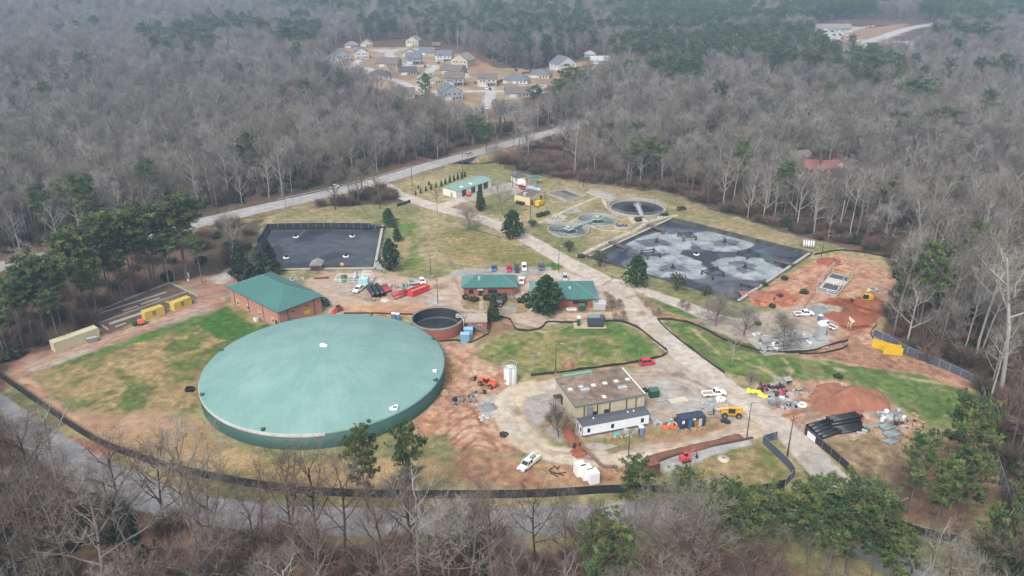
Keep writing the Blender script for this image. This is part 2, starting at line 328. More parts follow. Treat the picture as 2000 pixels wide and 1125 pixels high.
zone('gravel_lot',[(1370,625),(1440,622),(1520,604),(1600,590),(1640,600),(1630,660),(1560,688),(1500,680),(1430,660),(1385,645)],c=[S(196,182,166),S(204,190,178),S(182,160,142)],s=5,e=1,b=1)
zone('dry_grass',[(1560,500),(1640,487),(1720,497),(1740,530),(1700,512),(1640,496),(1590,506)],c=[S(186,170,130),S(170,156,112)],s=5,e=1.5,b=1.5)
zone('dry_grass',[(1345,627),(1400,650),(1450,672),(1500,686),(1450,676),(1400,662)],c=[S(134,124,84),S(118,112,74)],s=4,e=.8,b=.8)
zone('lawn',[(1440,665),(1500,682),(1540,690),(1480,692),(1430,680)],c=[S(92,106,60),S(110,112,66)],s=4,e=.8,b=.8)
# lay-down yard
zone('red_clay',[(1470,752),(1560,744),(1640,742),(1742,790),(1800,830),(1780,865),(1720,870),(1680,850),(1600,870),(1545,845),(1500,812)],c=[S(212,170,142),S(196,146,116),S(206,180,158)],s=6,e=1.2,b=1.2)
zone('gravel_patch',[(1470,755),(1520,748),(1545,765),(1560,795),(1520,800),(1480,785)],c=GRAV,s=3,e=1.2,b=1)
zone('gravel_patch',[(1690,800),(1740,790),(1770,820),(1740,832),(1700,815)],c=[S(176,166,156),S(196,170,146)],s=3,e=1.2,b=1.5)
zone('dry_grass',[(1600,870),(1680,850),(1760,850),(1800,870),(1760,960),(1700,960),(1640,905)],c=[S(176,152,120),S(150,128,98),S(130,112,88)],s=5,e=1.5,b=2)
zone('leaf_litter',[(1700,950),(1780,900),(1850,850),(1930,860),(1960,980),(1890,1060),(1750,1010)],c=[S(140,108,88),S(122,100,80),S(150,122,98)],s=6,e=2,b=3)
# southern trench strip
zone('gravel_patch',[(1275,905),(1330,880),(1460,858),(1470,870),(1400,888),(1310,922)],c=[S(198,196,194),S(180,176,172)],s=4,e=.8,b=.6)
zone('lawn',[(1310,925),(1400,890),(1480,862),(1520,900),(1550,930),(1500,945),(1330,950)],c=[S(156,142,98),S(124,128,72),S(176,150,116)],s=5,e=1.2,b=1.2)
zone('red_clay',[(130,850),(215,868),(200,905),(120,880)],c=[S(190,130,104),S(174,120,94)],s=4,e=1,b=1)
# tyre tracks
for q in ([(880,860),(905,838),(930,830),(955,850),(990,872)],[(885,868),(915,845),(940,845),(965,865)],[(870,800),(900,790),(925,800),(940,830)],[(880,780),(910,772),(935,785)],[(875,830),(900,815),(930,815),(955,835)],[(900,880),(930,868),(970,880)],[(1500,800),(1560,780),(1600,790),(1650,830)],[(1520,815),(1580,800),(1640,810)],[(1480,770),(1540,760),(1600,765)],[(868,850),(895,822),(925,806),(950,800)],[(905,875),(930,855),(950,858),(975,876)],[(872,815),(890,802),(915,800)],[(1580,690),(1650,660),(1690,640)],[(1570,600),(1600,560),(1620,530)],[(1500,560),(1550,545),(1600,560)],[(1620,610),(1660,625),(1700,615)]):
    for d_ in (0,2.6):
        zone('red_clay',path=[(a,b+d_) for a,b in q],w=.22,c=[S(142,88,66)],s=3,e=.25,b=.35,a=.62)
rg_=random.Random(3)
for q,nn in (([(640,560),(700,575),(780,600),(860,606)],4),([(860,600),(950,612),(1060,640),(1130,620),(1220,620)],4),([(1300,700),(1360,760),(1420,800),(1480,830)],6),([(1240,730),(1320,735),(1400,770)],5),([(1010,790),(1030,840),(1090,880),(1200,888)],4),([(1200,886),(1330,868),(1470,835)],5),([(620,590),(700,560),(760,550),(830,560)],4),([(40,722),(200,665),(400,600)],4),([(880,550),(900,590),(930,612)],4),([(1460,640),(1540,625),(1600,640),(1640,680)],4),([(1540,845),(1580,810),(1640,800),(1720,830)],5)):
    for i_ in range(nn):
        du,dv=rg_.uniform(-14,14),rg_.uniform(-9,9)
        for d_ in (0,2.0): zone('dirt_yard',path=[(u+du,v+dv+d_) for u,v in q],w=.2,c=[rg_.choice([S(156,128,104),S(230,218,204),S(164,132,108)])],s=3,e=.3,b=.4,a=.42,k=4)
for (u,v,r_) in ((1325,732,1.6),(1335,760,1.1),(1250,612,1.3),(860,560,2.0),(720,585,1.6),(1580,800,1.4),(690,552,1.4),(1395,700,1.2),(1010,805,1.5),(1480,815,1.3)):
    zone('dirt_yard',path=[(u-3,v),(u+3,v)],w=r_,c=[S(150,128,110)],s=3,e=.9,b=.7,a=.7)
for i_ in range(11):
    u_=1600+i_*26; zone('red_clay',path=[(u_,672+i_*5),(u_+40,705+i_*4.2)],w=.14,c=[S(146,104,82)],s=3,e=.2,b=.3,a=.4)
for q in ([(1100,505),(1180,550),(1240,600),(1320,685),(1420,760),(1530,842)],[(1106,502),(1190,550),(1250,600),(1330,685),(1430,760),(1540,840)]):
    zone('driveway',path=q,w=.35,c=[S(176,156,138)],s=5,e=.3,b=.6,a=.3,k=3)
for pts_ in ([(1152,501),(1312,427),(1580,494),(1441,586),(1152,501)],[(487,526),(525,441),(747,441),(732,522),(487,526)]):
    Z.append(dict(n='lagoon_bank',P=gp(pts_),path=True,w=1.6,c=[S(66,70,74),S(84,86,84),S(96,96,84)],s=4,e=.3,b=.5,a=1,o=60,es=2.5))
zone('driveway',path=[(1280,640),(1320,682),(1380,727),(1440,776),(1500,816),(1545,851),(1580,886),(1600,908)],w=3.5,c=CONC,s=7,e=.25,b=.35,k=3)
# roads
HWY=smooth(gp([(-260,575),(60,508),(200,480),(390,435),(520,405),(650,376),(745,352),(830,326),(900,307),(990,282),(1080,258),(1150,240),(1230,222),(1330,205)]),4)
zone('dry_grass',path=[(60,512),(390,440),(650,382),(830,330),(990,286),(1150,243),(1330,205)],w=8.5,c=[S(152,136,102),S(132,118,88),S(170,150,112)],s=6,e=2,b=2,k=4)
Z.append(dict(n='road',P=HWY,path=True,w=5.3,c=[S(188,185,184),S(180,177,176),S(196,194,193)],s=8,e=.2,b=.3,a=1,o=71,es=2.5))
zone('road',path=[(770,378),(745,362),(720,357)],w=4.6,c=CONC,s=5,e=.3,b=.4)
zone('road',path=[(1085,262),(1120,272),(1140,280)],w=2.2,c=[S(190,184,176)],s=5,e=.3,b=.4)
zone('road',path=[(-160,700),(0,805),(100,872),(220,940),(350,985),(500,1010),(700,1019),(900,1019),(1100,1013),(1300,1004),(1480,1006),(1620,1035),(1720,1080),(1850,1160)],w=4.2,c=ASPH,s=8,e=.2,b=.3,k=4)
zone('road',path=[(1590,897),(1615,925),(1650,975),(1690,1010)],w=3.5,c=[S(200,191,182),S(192,183,174),S(206,199,192)],s=8,e=.2,b=.3,k=3)
zone('leaf_litter',[(-300,800),(-100,850),(60,930),(200,985),(380,1045),(600,1075),(1000,1080),(1480,1075),(1640,1150),(1700,1300),(1000,1500),(-300,1500)],c=[S(140,104,86),S(122,90,74),S(156,120,96),S(150,136,104)],s=6,e=1.5,b=2)
# far clearings
TANF=[S(186,162,132),S(168,142,112),S(156,134,112)]
SUBD=[(640,118),(650,95),(760,92),(800,90),(850,95),(920,112),(960,130),(1060,135),(1190,108),(1200,125),(1110,150),(1050,180),(1000,200),(1020,235),(930,240),(850,190),(790,185),(700,165),(600,150),(560,135)]
zone('tan_lots',SUBD,c=TANF,s=22,e=6,b=4)
zone('tan_lots',[(905,130),(930,115),(960,132),(940,145)],c=[S(176,124,100),S(190,150,116)],s=12,e=3,b=3)
zone('street',path=[(1090,180),(1020,178),(930,178),(860,180),(820,176),(780,160),(745,150),(690,140),(600,135)],w=4.2,c=[S(206,202,198)],s=10,e=.3,b=.6)
zone('street',path=[(960,178),(955,195),(945,215)],w=4.2,c=[S(206,202,198)],s=10,e=.3,b=.6)
zone('street',path=[(830,176),(825,150),(850,128),(800,130),(770,118),(760,100),(800,95),(830,100)],w=4.2,c=[S(206,202,198)],s=10,e=.3,b=.6)
zone('street',path=[(760,100),(740,98)],w=9,c=[S(206,202,198)],s=10,e=.3,b=.6)
zone('street',path=[(650,138),(690,130),(740,140)],w=5,c=[S(206,202,198)],s=10,e=.3,b=.6)
for q in (((960,178),(956,168)),((1000,175),(1020,168)),((840,128),(860,133)),((700,118),(690,130)),((870,178),(885,190)),((1040,178),(1060,168)),((910,150),(900,135))):
    zone('street',path=list(q),w=3,c=[S(216,210,202)],s=10,e=.3,b=.6)
JUN=[(1585,98),(1600,60),(1640,50),(1700,55),(1770,45),(1775,62),(1690,100),(1660,104)]
zone('tan_lots',JUN,c=[S(180,146,118),S(170,140,112)],s=30,e=6,b=6)
zone('street',path=[(1655,108),(1690,84),(1720,74),(1775,56),(1830,44)],w=7,c=[S(206,204,202)],s=10,e=.5,b=.8)
zone('street',path=[(1690,80),(1640,74),(1600,72)],w=6,c=[S(204,202,200)],s=10,e=.5,b=.8)
zone('street',[(1590,74),(1605,52),(1690,54),(1650,66),(1640,74)],c=[S(196,194,194)],s=12,e=1,b=1)
zone('marsh',[(-60,140),(40,138),(120,140),(170,160),(160,195),(60,205),(-60,190)],c=[S(150,112,96),S(130,120,112),S(166,128,104)],s=14,e=8,b=8)
zone('marsh',[(1490,330),(1560,318),(1660,330),(1650,365),(1520,352)],c=[S(148,96,80),S(134,100,84)],s=10,e=5,b=6)
zone('road',path=[(1590,255),(1650,272),(1720,300),(1780,310)],w=3,c=[S(186,182,180)],s=10,e=1,b=1)
zone('road',path=[(1930,340),(2010,355),(2080,362)],w=3,c=[S(190,182,176)],s=10,e=1,b=1)
zone('road',path=[(1890,150),(1940,134),(1960,130)],w=3,c=[S(200,194,190)],s=10,e=1,b=1)
for z_ in Z:
    P=z_['P']; m=z_['w']+z_['b']+z_['e']*1.5+3
    z_['bb']=(min(p[0] for p in P)-m,max(p[0] for p in P)+m,min(p[1] for p in P)-m,max(p[1] for p in P)+m)
# basins: (world polygon, depth, slope run)
LAGR=gp([(1152,501),(1312,427),(1580,494),(1441,586)])
LAGL=gp([(487,526),(525,441),(747,441),(732,522)])
CREEK=smooth(gp([(700,250),(800,285),(880,308),(940,312),(1010,300),(1080,300),(1180,320),(1300,330)]),4)
def pal(c,x,y,s,o,am=.2):
    c=[np.array(q) for q in c]; n1=fbm(x,y,s,o); n2=fbm(x,y,s*.35,o+5); r=np.broadcast_to(c[0],x.shape+(3,)).copy()
    for i,q in enumerate(c[1:]):
        nn=fbm(x,y,s*(1,.6,1.7)[i%3],o+11*i+1,5)
        t=sst(.47,.66,nn+(n2-.5)*.25)[:,None]*(.9,.75,.7)[i%3]
        r=r*(1-t)+q*t
    return r*((.86+.28*n1)*(1+am*(vnoise(x,y,1.3,o+2)-.5))*(1+.7*am*(RNG.random(x.shape)-.5)+.1*(RNG.random(x.shape)-.5)))[:,None]
def ground_colour(x,y):
    dist=np.hypot(x,y)
    col=pal(FOR,x,y,26,3); own=np.zeros(x.shape,int)
    # lagoons have dark lined banks, handled with water sheets
    for i,z in enumerate(Z):
        b=z['bb']; k=np.where((x>b[0])&(x<b[1])&(y>b[2])&(y<b[3]))[0]
        if not len(k): continue
        xx=x[k];yy=y[k]
        d=spath(z['P'],xx,yy)-z['w'] if z['path'] else spoly(z['P'],xx,yy)
        n=(fbm(xx,yy,z['es'],z['o']+2.5)-.5)*2*z['e']*1.6
        w=(1-sst(-z['b'],z['b'],d+n))*z['a']
        j=w>.003
        if not j.any(): continue
        k=k[j];w=w[j]
        c=pal(z['c'],x[k],y[k],z['s'],z['o'],.55 if z['n'] in('lawn','dry_grass','red_clay','leaf_litter') else .14)
        col[k]=col[k]*(1-w[:,None])+c*w[:,None]
        own[k[(w>.5)&(z['a']>.5)]]=i+1
    return col,own
def ground_height(x,y):
    h=np.zeros(x.shape); dist=np.hypot(x,y)
    h+=sst(1000,1900,dist)*(fbm(x,y,420,8,3)-.3)*46
    for P,dp in ((LAGR,2.6),(LAGL,2.4)):
        d=spoly(P,x,y); h-=dp*(1-sst(-3.2,.6,d))
    for cx,cy,R in ((53.43,324.45,12.4),(22.29,296.18,8.2),(34.88,308.44,8.2)):
        h-=1.9*(np.hypot(x-cx,y-cy)<R-.3)
    d=spath(CREEK,x,y); h-=4.2*(1-sst(2.5,9,d))*(1-sst(460,468,y))
    return h
SITEW=gp(SITE)
GMAT=mat_attr('ground_surface',fine=2.4,amt=.36,bump=.5)
FINE=[(-200,220,90,470,.4),(-200,140,470,960,1.6),(260,520,720,1170,2.6),(-480,-200,470,760,2.0),(220,380,330,560,1.6),(140,220,470,560,1.6)]
def make_ground():
    acc={}
    rects=[]
    for (x0,x1,y0,y1,s) in FINE: rects.append((x0,x1,y0,y1,s,None))
    rects.append((-3000,3000,-300,4200,10,FINE))
    for (x0,x1,y0,y1,s,holes) in rects:
        nx=int(round((x1-x0)/s)); ny=int(round((y1-y0)/s))
        gx=np.linspace(x0,x1,nx+1); gy=np.linspace(y0,y1,ny+1)
        X,Y=np.meshgrid(gx,gy); X=X.ravel();Y=Y.ravel()
        col,own=ground_colour(X,Y); H=ground_height(X,Y)
        i,j=np.meshgrid(np.arange(nx),np.arange(ny)); i=i.ravel();j=j.ravel()
        a=j*(nx+1)+i; q=np.stack([a,a+1,a+nx+2,a+nx+1],1)
        cx=X[a]+(x1-x0)/nx/2; cy=Y[a]+(y1-y0)/ny/2
        keep=np.ones(len(a),bool)
        if holes:
            for h in holes: keep&=~((cx>h[0])&(cx<h[1])&(cy>h[2])&(cy<h[3]))
        q=q[keep]; o=own[q[:,0]]
        nm=np.array([0]+[ZN.index(z['n'])+1 for z in Z])[o]
        for t in np.unique(nm):
            f=q[nm==t]; u,inv=np.unique(f,return_inverse=True)
            acc.setdefault(t,[]).append((np.stack([X[u],Y[u],H[u]],1),inv.reshape(f.shape),col[u]))
    for t,L in acc.items():
        name='forest_floor' if t==0 else ZN[t-1]
        V=np.concatenate([l[0] for l in L]); C=np.concatenate([l[2] for l in L]); off=np.cumsum([0]+[len(l[0]) for l in L])
        Fq=np.concatenate([l[1]+o for l,o in zip(L,off)])
        tag(npmesh(name,V,Fq,GMAT,C),kind='structure')
def npmesh(name,V,Fq,m,C=None,parent=None,link=True):
    me=bpy.data.meshes.new(name); k=Fq.shape[1]
    me.vertices.add(len(V)); me.vertices.foreach_set('co',np.ascontiguousarray(V,dtype=np.float32).ravel())
    me.loops.add(Fq.size); me.loops.foreach_set('vertex_index',Fq.astype(np.int32).ravel())
    me.polygons.add(len(Fq)); me.polygons.foreach_set('loop_start',np.arange(0,Fq.size,k,dtype=np.int32))
    if C is not None:
        at=me.color_attributes.new('col','FLOAT_COLOR','POINT'); at.data.foreach_set('color',np.concatenate([C,np.ones((len(C),1))],1).astype(np.float32).ravel())
    me.update(calc_edges=True); me.validate()
    for q in (m if isinstance(m,(list,tuple)) else [m]): me.materials.append(q)
    o=bpy.data.objects.new(name,me)
    if link: COL.objects.link(o)
    if parent: o.parent=parent
    return o
ZN=[]
for z_ in Z:
    if z_['n'] not in ZN: ZN.append(z_['n'])
make_ground()
# ------------------------------------------------------------------ water
def water_mat(name):
    m=bpy.data.materials.new(name); nt,b,out=nodes(m); N=nt.nodes.new; L=nt.links.new
    at=N('ShaderNodeAttribute'); at.attribute_name='col'; fo=N('ShaderNodeAttribute'); fo.attribute_name='foam'
    tc=N('ShaderNodeTexCoord'); n=N('ShaderNodeTexNoise'); n.inputs['Scale'].default_value=1.5; n.inputs['Detail'].default_value=5; n.inputs['Roughness'].default_value=.8
    L(tc.outputs['Object'],n.inputs['Vector'])
    ad=N('ShaderNodeMath'); ad.operation='ADD'; L(fo.outputs['Fac'],ad.inputs[0]); L(n.outputs[0],ad.inputs[1])
    mr=N('ShaderNodeMapRange'); mr.inputs['From Min'].default_value=.86; mr.inputs['From Max'].default_value=1.26; L(ad.outputs[0],mr.inputs[0])
    mx=N('ShaderNodeMix'); mx.data_type='RGBA'; L(mr.outputs[0],mx.inputs[0]); L(at.outputs['Color'],mx.inputs[6]); mx.inputs[7].default_value=(*S(194,200,203,.58),1)
    L(mx.outputs[2],b.inputs['Base Color']); b.inputs['Roughness'].default_value=.45; b.inputs['Specular IOR Level'].default_value=.3
    bu=N('ShaderNodeBump'); bu.inputs['Strength'].default_value=.15; bu.inputs['Distance'].default_value=.1; L(n.outputs[0],bu.inputs['Height']); L(bu.outputs[0],b.inputs['Normal'])
    return m
WM=water_mat('lagoon_water')
AER=[G(1282,473,-1),G(1415,473,-1),G(1314,523,-1),G(1455,522,-1)]
def water(name,P,zl,dark,foam_at=()):
    x0=min(p[0] for p in P)-1;x1=max(p[0] for p in P)+1;y0=min(p[1] for p in P)-1;y1=max(p[1] for p in P)+1;s=.45
    nx=int((x1-x0)/s);ny=int((y1-y0)/s); X,Y=np.meshgrid(x0+s*np.arange(nx+1),y0+s*np.arange(ny+1)); X=X.ravel();Y=Y.ravel()
    wx=X+(fbm(X,Y,16,41)-.5)*22; wy=Y+(fbm(X,Y,16,47)-.5)*22
    n=fbm(wx,wy,13,51,3); n2=fbm(wx*1.0+wy*.3,wy*2.2,6,53,4)
    d=np.array(dark[0]);l=np.array(dark[1]);mid=np.array(dark[2])
    C=np.broadcast_to(mid,(len(X),3)).copy()
    t=sst(.56,.59,n)[:,None]; C=C*(1-t)+d*t
    t=(sst(.35,.7,n2)*(1-sst(.5,.58,n)))[:,None]*.8; C=C*(1-t)+l*t
    fm=np.zeros(len(X))
    for a in foam_at:
        dx=X-a.x;dy=Y-a.y; r=np.hypot(dx,dy)+(fbm(X,Y,7,60)-.5)*9+(fbm(X,Y,2,64)-.5)*2
        th=np.arctan2(dy,dx); ra=fbm(np.hypot(dx,dy)*.5+40,(th+4)*7,2.2,66); r=r+(fbm(X,Y,11,69)-.5)*7; q=(.62*(1-sst(10.5,14.2,r))+.5*(ra-.5))*(1-sst(11,14.4,r)); q=np.where(r<14.4,q,0); q=np.where(r<5.0,q-.26*(1-sst(2.4,5.0,r)),q)
        fm=np.maximum(fm,q)
    i,j=np.meshgrid(np.arange(nx),np.arange(ny)); i=i.ravel();j=j.ravel(); a=j*(nx+1)+i
    q=np.stack([a,a+1,a+nx+2,a+nx+1],1); ctr=spoly(P,X[a]+s/2,Y[a]+s/2)<.9; q=q[ctr]
    u,inv=np.unique(q,return_inverse=True)
    o=npmesh(name,np.stack([X[u],Y[u],np.full(len(u),zl)],1),inv.reshape(q.shape),WM,C[u])
    at=o.data.attributes.new('foam','FLOAT','POINT'); at.data.foreach_set('value',fm[u].astype(np.float32))
    return tag(o,kind='structure')
water('lagoon_water',LAGR,-1.0,(S(58,64,77),S(118,125,134),S(78,86,98)),AER)
water('lagoon_water',LAGL,-1.0,(S(54,60,69),S(98,105,112),S(71,78,87)))
tag(MB().prism(gp([(780,300),(860,296),(1010,290),(1100,290),(1200,305),(1320,330),(1300,345),(1080,312),(940,322),(860,322)]),-3.1,-3.0).build('creek_water',mat('creek_water',S(70,66,56),rough=.15,var=.2)),kind='structure')
# ------------------------------------------------------------------ light
W=bpy.data.worlds.new('World'); SC.world=W; W.use_nodes=True; nt=W.node_tree
bg=nt.nodes['Background']; sk=nt.nodes.new('ShaderNodeTexSky'); sk.sky_type='NISHITA'; sk.sun_disc=False
SUN_E,SUN_R=math.radians(48),math.radians(205)
sk.sun_elevation=SUN_E; sk.sun_rotation=SUN_R; sk.air_density=1.2; sk.dust_density=4; sk.ozone_density=1
hs=nt.nodes.new('ShaderNodeHueSaturation'); hs.inputs['Saturation'].default_value=.35
nt.links.new(sk.outputs[0],hs.inputs['Color']); nt.links.new(hs.outputs[0],bg.inputs[0]); bg.inputs[1].default_value=.14
sd=bpy.data.lights.new('sun','SUN'); sun=bpy.data.objects.new('sun',sd); COL.objects.link(sun); sd.energy=1.5; sd.angle=math.radians(13); sd.color=(1,.95,.88)
sdir=Vector((math.sin(SUN_R)*math.cos(SUN_E),math.cos(SUN_R)*math.cos(SUN_E),math.sin(SUN_E)))
sun.rotation_euler=sdir.to_track_quat('Z','Y').to_euler(); sun.location=(0,0,300)
SC.view_settings.view_transform='Standard'; SC.view_settings.look='None'; SC.view_settings.exposure=.92
SC.view_settings.gamma=1
SC.render.engine='CYCLES'; SC.cycles.max_bounces=4; SC.cycles.diffuse_bounces=3; SC.cycles.glossy_bounces=2; SC.cycles.transmission_bounces=2; SC.cycles.transparent_max_bounces=4; SC.cycles.volume_bounces=0
SC.cycles.use_denoising=True
HZ=MB().box(-3100,3100,-400,4300,-30,190)
hm=bpy.data.materials.new('haze'); hm.use_nodes=True; ht=hm.node_tree; ht.nodes.clear()
ho=ht.nodes.new('ShaderNodeOutputMaterial'); hv=ht.nodes.new('ShaderNodeVolumePrincipled'); hv.inputs['Color'].default_value=(.52,.74,1,1); hv.inputs['Density'].default_value=.00030; hv.inputs['Anisotropy'].default_value=.2
ht.links.new(hv.outputs[0],ho.inputs['Volume'])
tag(HZ.build('haze',hm),kind='stuff')
# ------------------------------------------------------------------ trees
BARK=mat('bark_grey_brown',S(136,126,118,.58),rough=.95,var=.3,sc=.8)
BARKP=mat('bark_pale',S(190,184,176,.58),rough=.95,var=.25,sc=.6)
BARKD=mat('bark_dark',S(92,80,72,.5),rough=.95,var=.3,sc=.8)
def twig_mat(name,c):
    m=bpy.data.materials.new(name); nt,b,out=nodes(m); N=nt.nodes.new; L=nt.links.new
    oi=N('ShaderNodeObjectInfo'); cr=N('ShaderNodeValToRGB'); L(oi.outputs['Random'],cr.inputs[0])
    e=cr.color_ramp.elements
    for i,q in enumerate(c):
        el=e[i] if i<2 else e.new(1); el.color=(*q,1)
    for i in range(len(c)): e[i].position=i/(len(c)-1)
    L(cr.outputs[0],b.inputs['Base Color']); b.inputs['Roughness'].default_value=.9; b.inputs['Specular IOR Level'].default_value=.15
    return m
TWIG=twig_mat('twigs',[S(144,137,131,.62),S(180,175,169,.62),S(112,105,101,.6),S(154,146,138,.62),S(162,153,142,.62),S(144,140,122,.62),S(126,116,107,.6),S(182,176,167,.62)])
LEAF=mat_attr('leaves',rough=.7,fine=.9,amt=.2,bump=0,spec=.3,tint=.22)
TWIGN=twig_mat('brown_twigs',[S(122,100,90,.6),S(140,122,112,.6),S(104,90,82,.6),S(150,134,122,.6)])
def rv(rng): 
    a=rng.uniform(0,2*PI); z=rng.uniform(-1,1); r=math.sqrt(1-z*z); return Vector((r*math.cos(a),r*math.sin(a),z))
def bare_tree(seed,h=18,spread=.38,fork=.4,limbs=8,dens=1.0,trunk_r=.24,tw=.05,vase=.6):
    rng=random.Random(seed); T=MB(); V=[];Fq=[]
    def twig(p,d,l,w):
        q=p+d*l*.55+rv(rng)*l*.1; e=q+(d+rv(rng)*.35+Vector((0,0,.25))).normalized()*l*.5
        s=d.cross(rv(rng)).normalized()*w*.5; o=len(V)
        V.extend([p-s,p+s,q+s*.8,q-s*.8,e+s*.3,e-s*.3]); Fq.extend([(o,o+1,o+2,o+3),(o+3,o+2,o+4,o+5)])
    def grow(p,d,l,r,lev):
        n=4 if lev<2 else 3; pts=[p]; rad=[r]; q=p; dd=d
        for i in range(n):
            dd=(dd+rv(rng)*(.10 if lev==0 else .2)+Vector((0,0,.10 if lev else .04))).normalized(); q=q+dd*l/n; pts.append(q); rad.append(r*(1-.75*(i+1)/n) if lev else r*(1-.5*(i+1)/n))
        if lev<=2: T.tube(pts,rad,(6,4,3)[lev],0,False)
        else:
            for i in range(n):
                s=(pts[i+1]-pts[i]).cross(rv(rng)).normalized()*rad[i]*.9; o=len(V); V.extend([pts[i]-s,pts[i]+s,pts[i+1]+s*.7,pts[i+1]-s*.7]); Fq.append((o,o+1,o+2,o+3))
        def at(t):
            k=min(int(t*n),n-1); f=t*n-k; return pts[k].lerp(pts[k+1],f),(pts[k+1]-pts[k]).normalized(),rad[k]*(1-f)+rad[k+1]*f
        if lev==3:
            for i in range(max(2,int(5*dens))):
                t=rng.uniform(.2,1); a,b,c=at(t); twig(a,(b+rv(rng)*.8).normalized(),rng.uniform(.7,1.6),tw)
            return
        k=(limbs,max(3,int(6.5*dens)),max(3,int(5.5*dens)))[lev]
        for i in range(k):
            t=(fork+(1-fork)*(i+.5)/k) if lev==0 else .25+.75*(i+rng.random())/k
            a,b,c=at(min(t,.999)); ang=2*PI*(i*.382+rng.random()*.15)
            if lev==0:
                ex=Vector((math.cos(ang),math.sin(ang),vase+.9*(t-fork)/(1-fork))).normalized(); ln=h*spread*(1.15-.55*(t-fork)/(1-fork))*rng.uniform(.8,1.15)
            else:
                ex=(b*1.0+(rv(rng)-b*.3)*.85+Vector((0,0,.12))).normalized(); ln=l*rng.uniform(.38,.62)*(1.1-.4*t)
            grow(a,ex,ln,c*(.74 if lev==0 else .66),lev+1)
    grow(Vector((0,0,-.3)),Vector((rng.uniform(-.05,.05),rng.uniform(-.05,.05),1)).normalized(),h*.82,trunk_r,0)
    Va=np.array([tuple(v) for v in V]); Fa=np.array(Fq)
    tv=np.array(T.v); top=max(Va[:,2].max(),tv[:,2].max())
    return T,Va,Fa,top
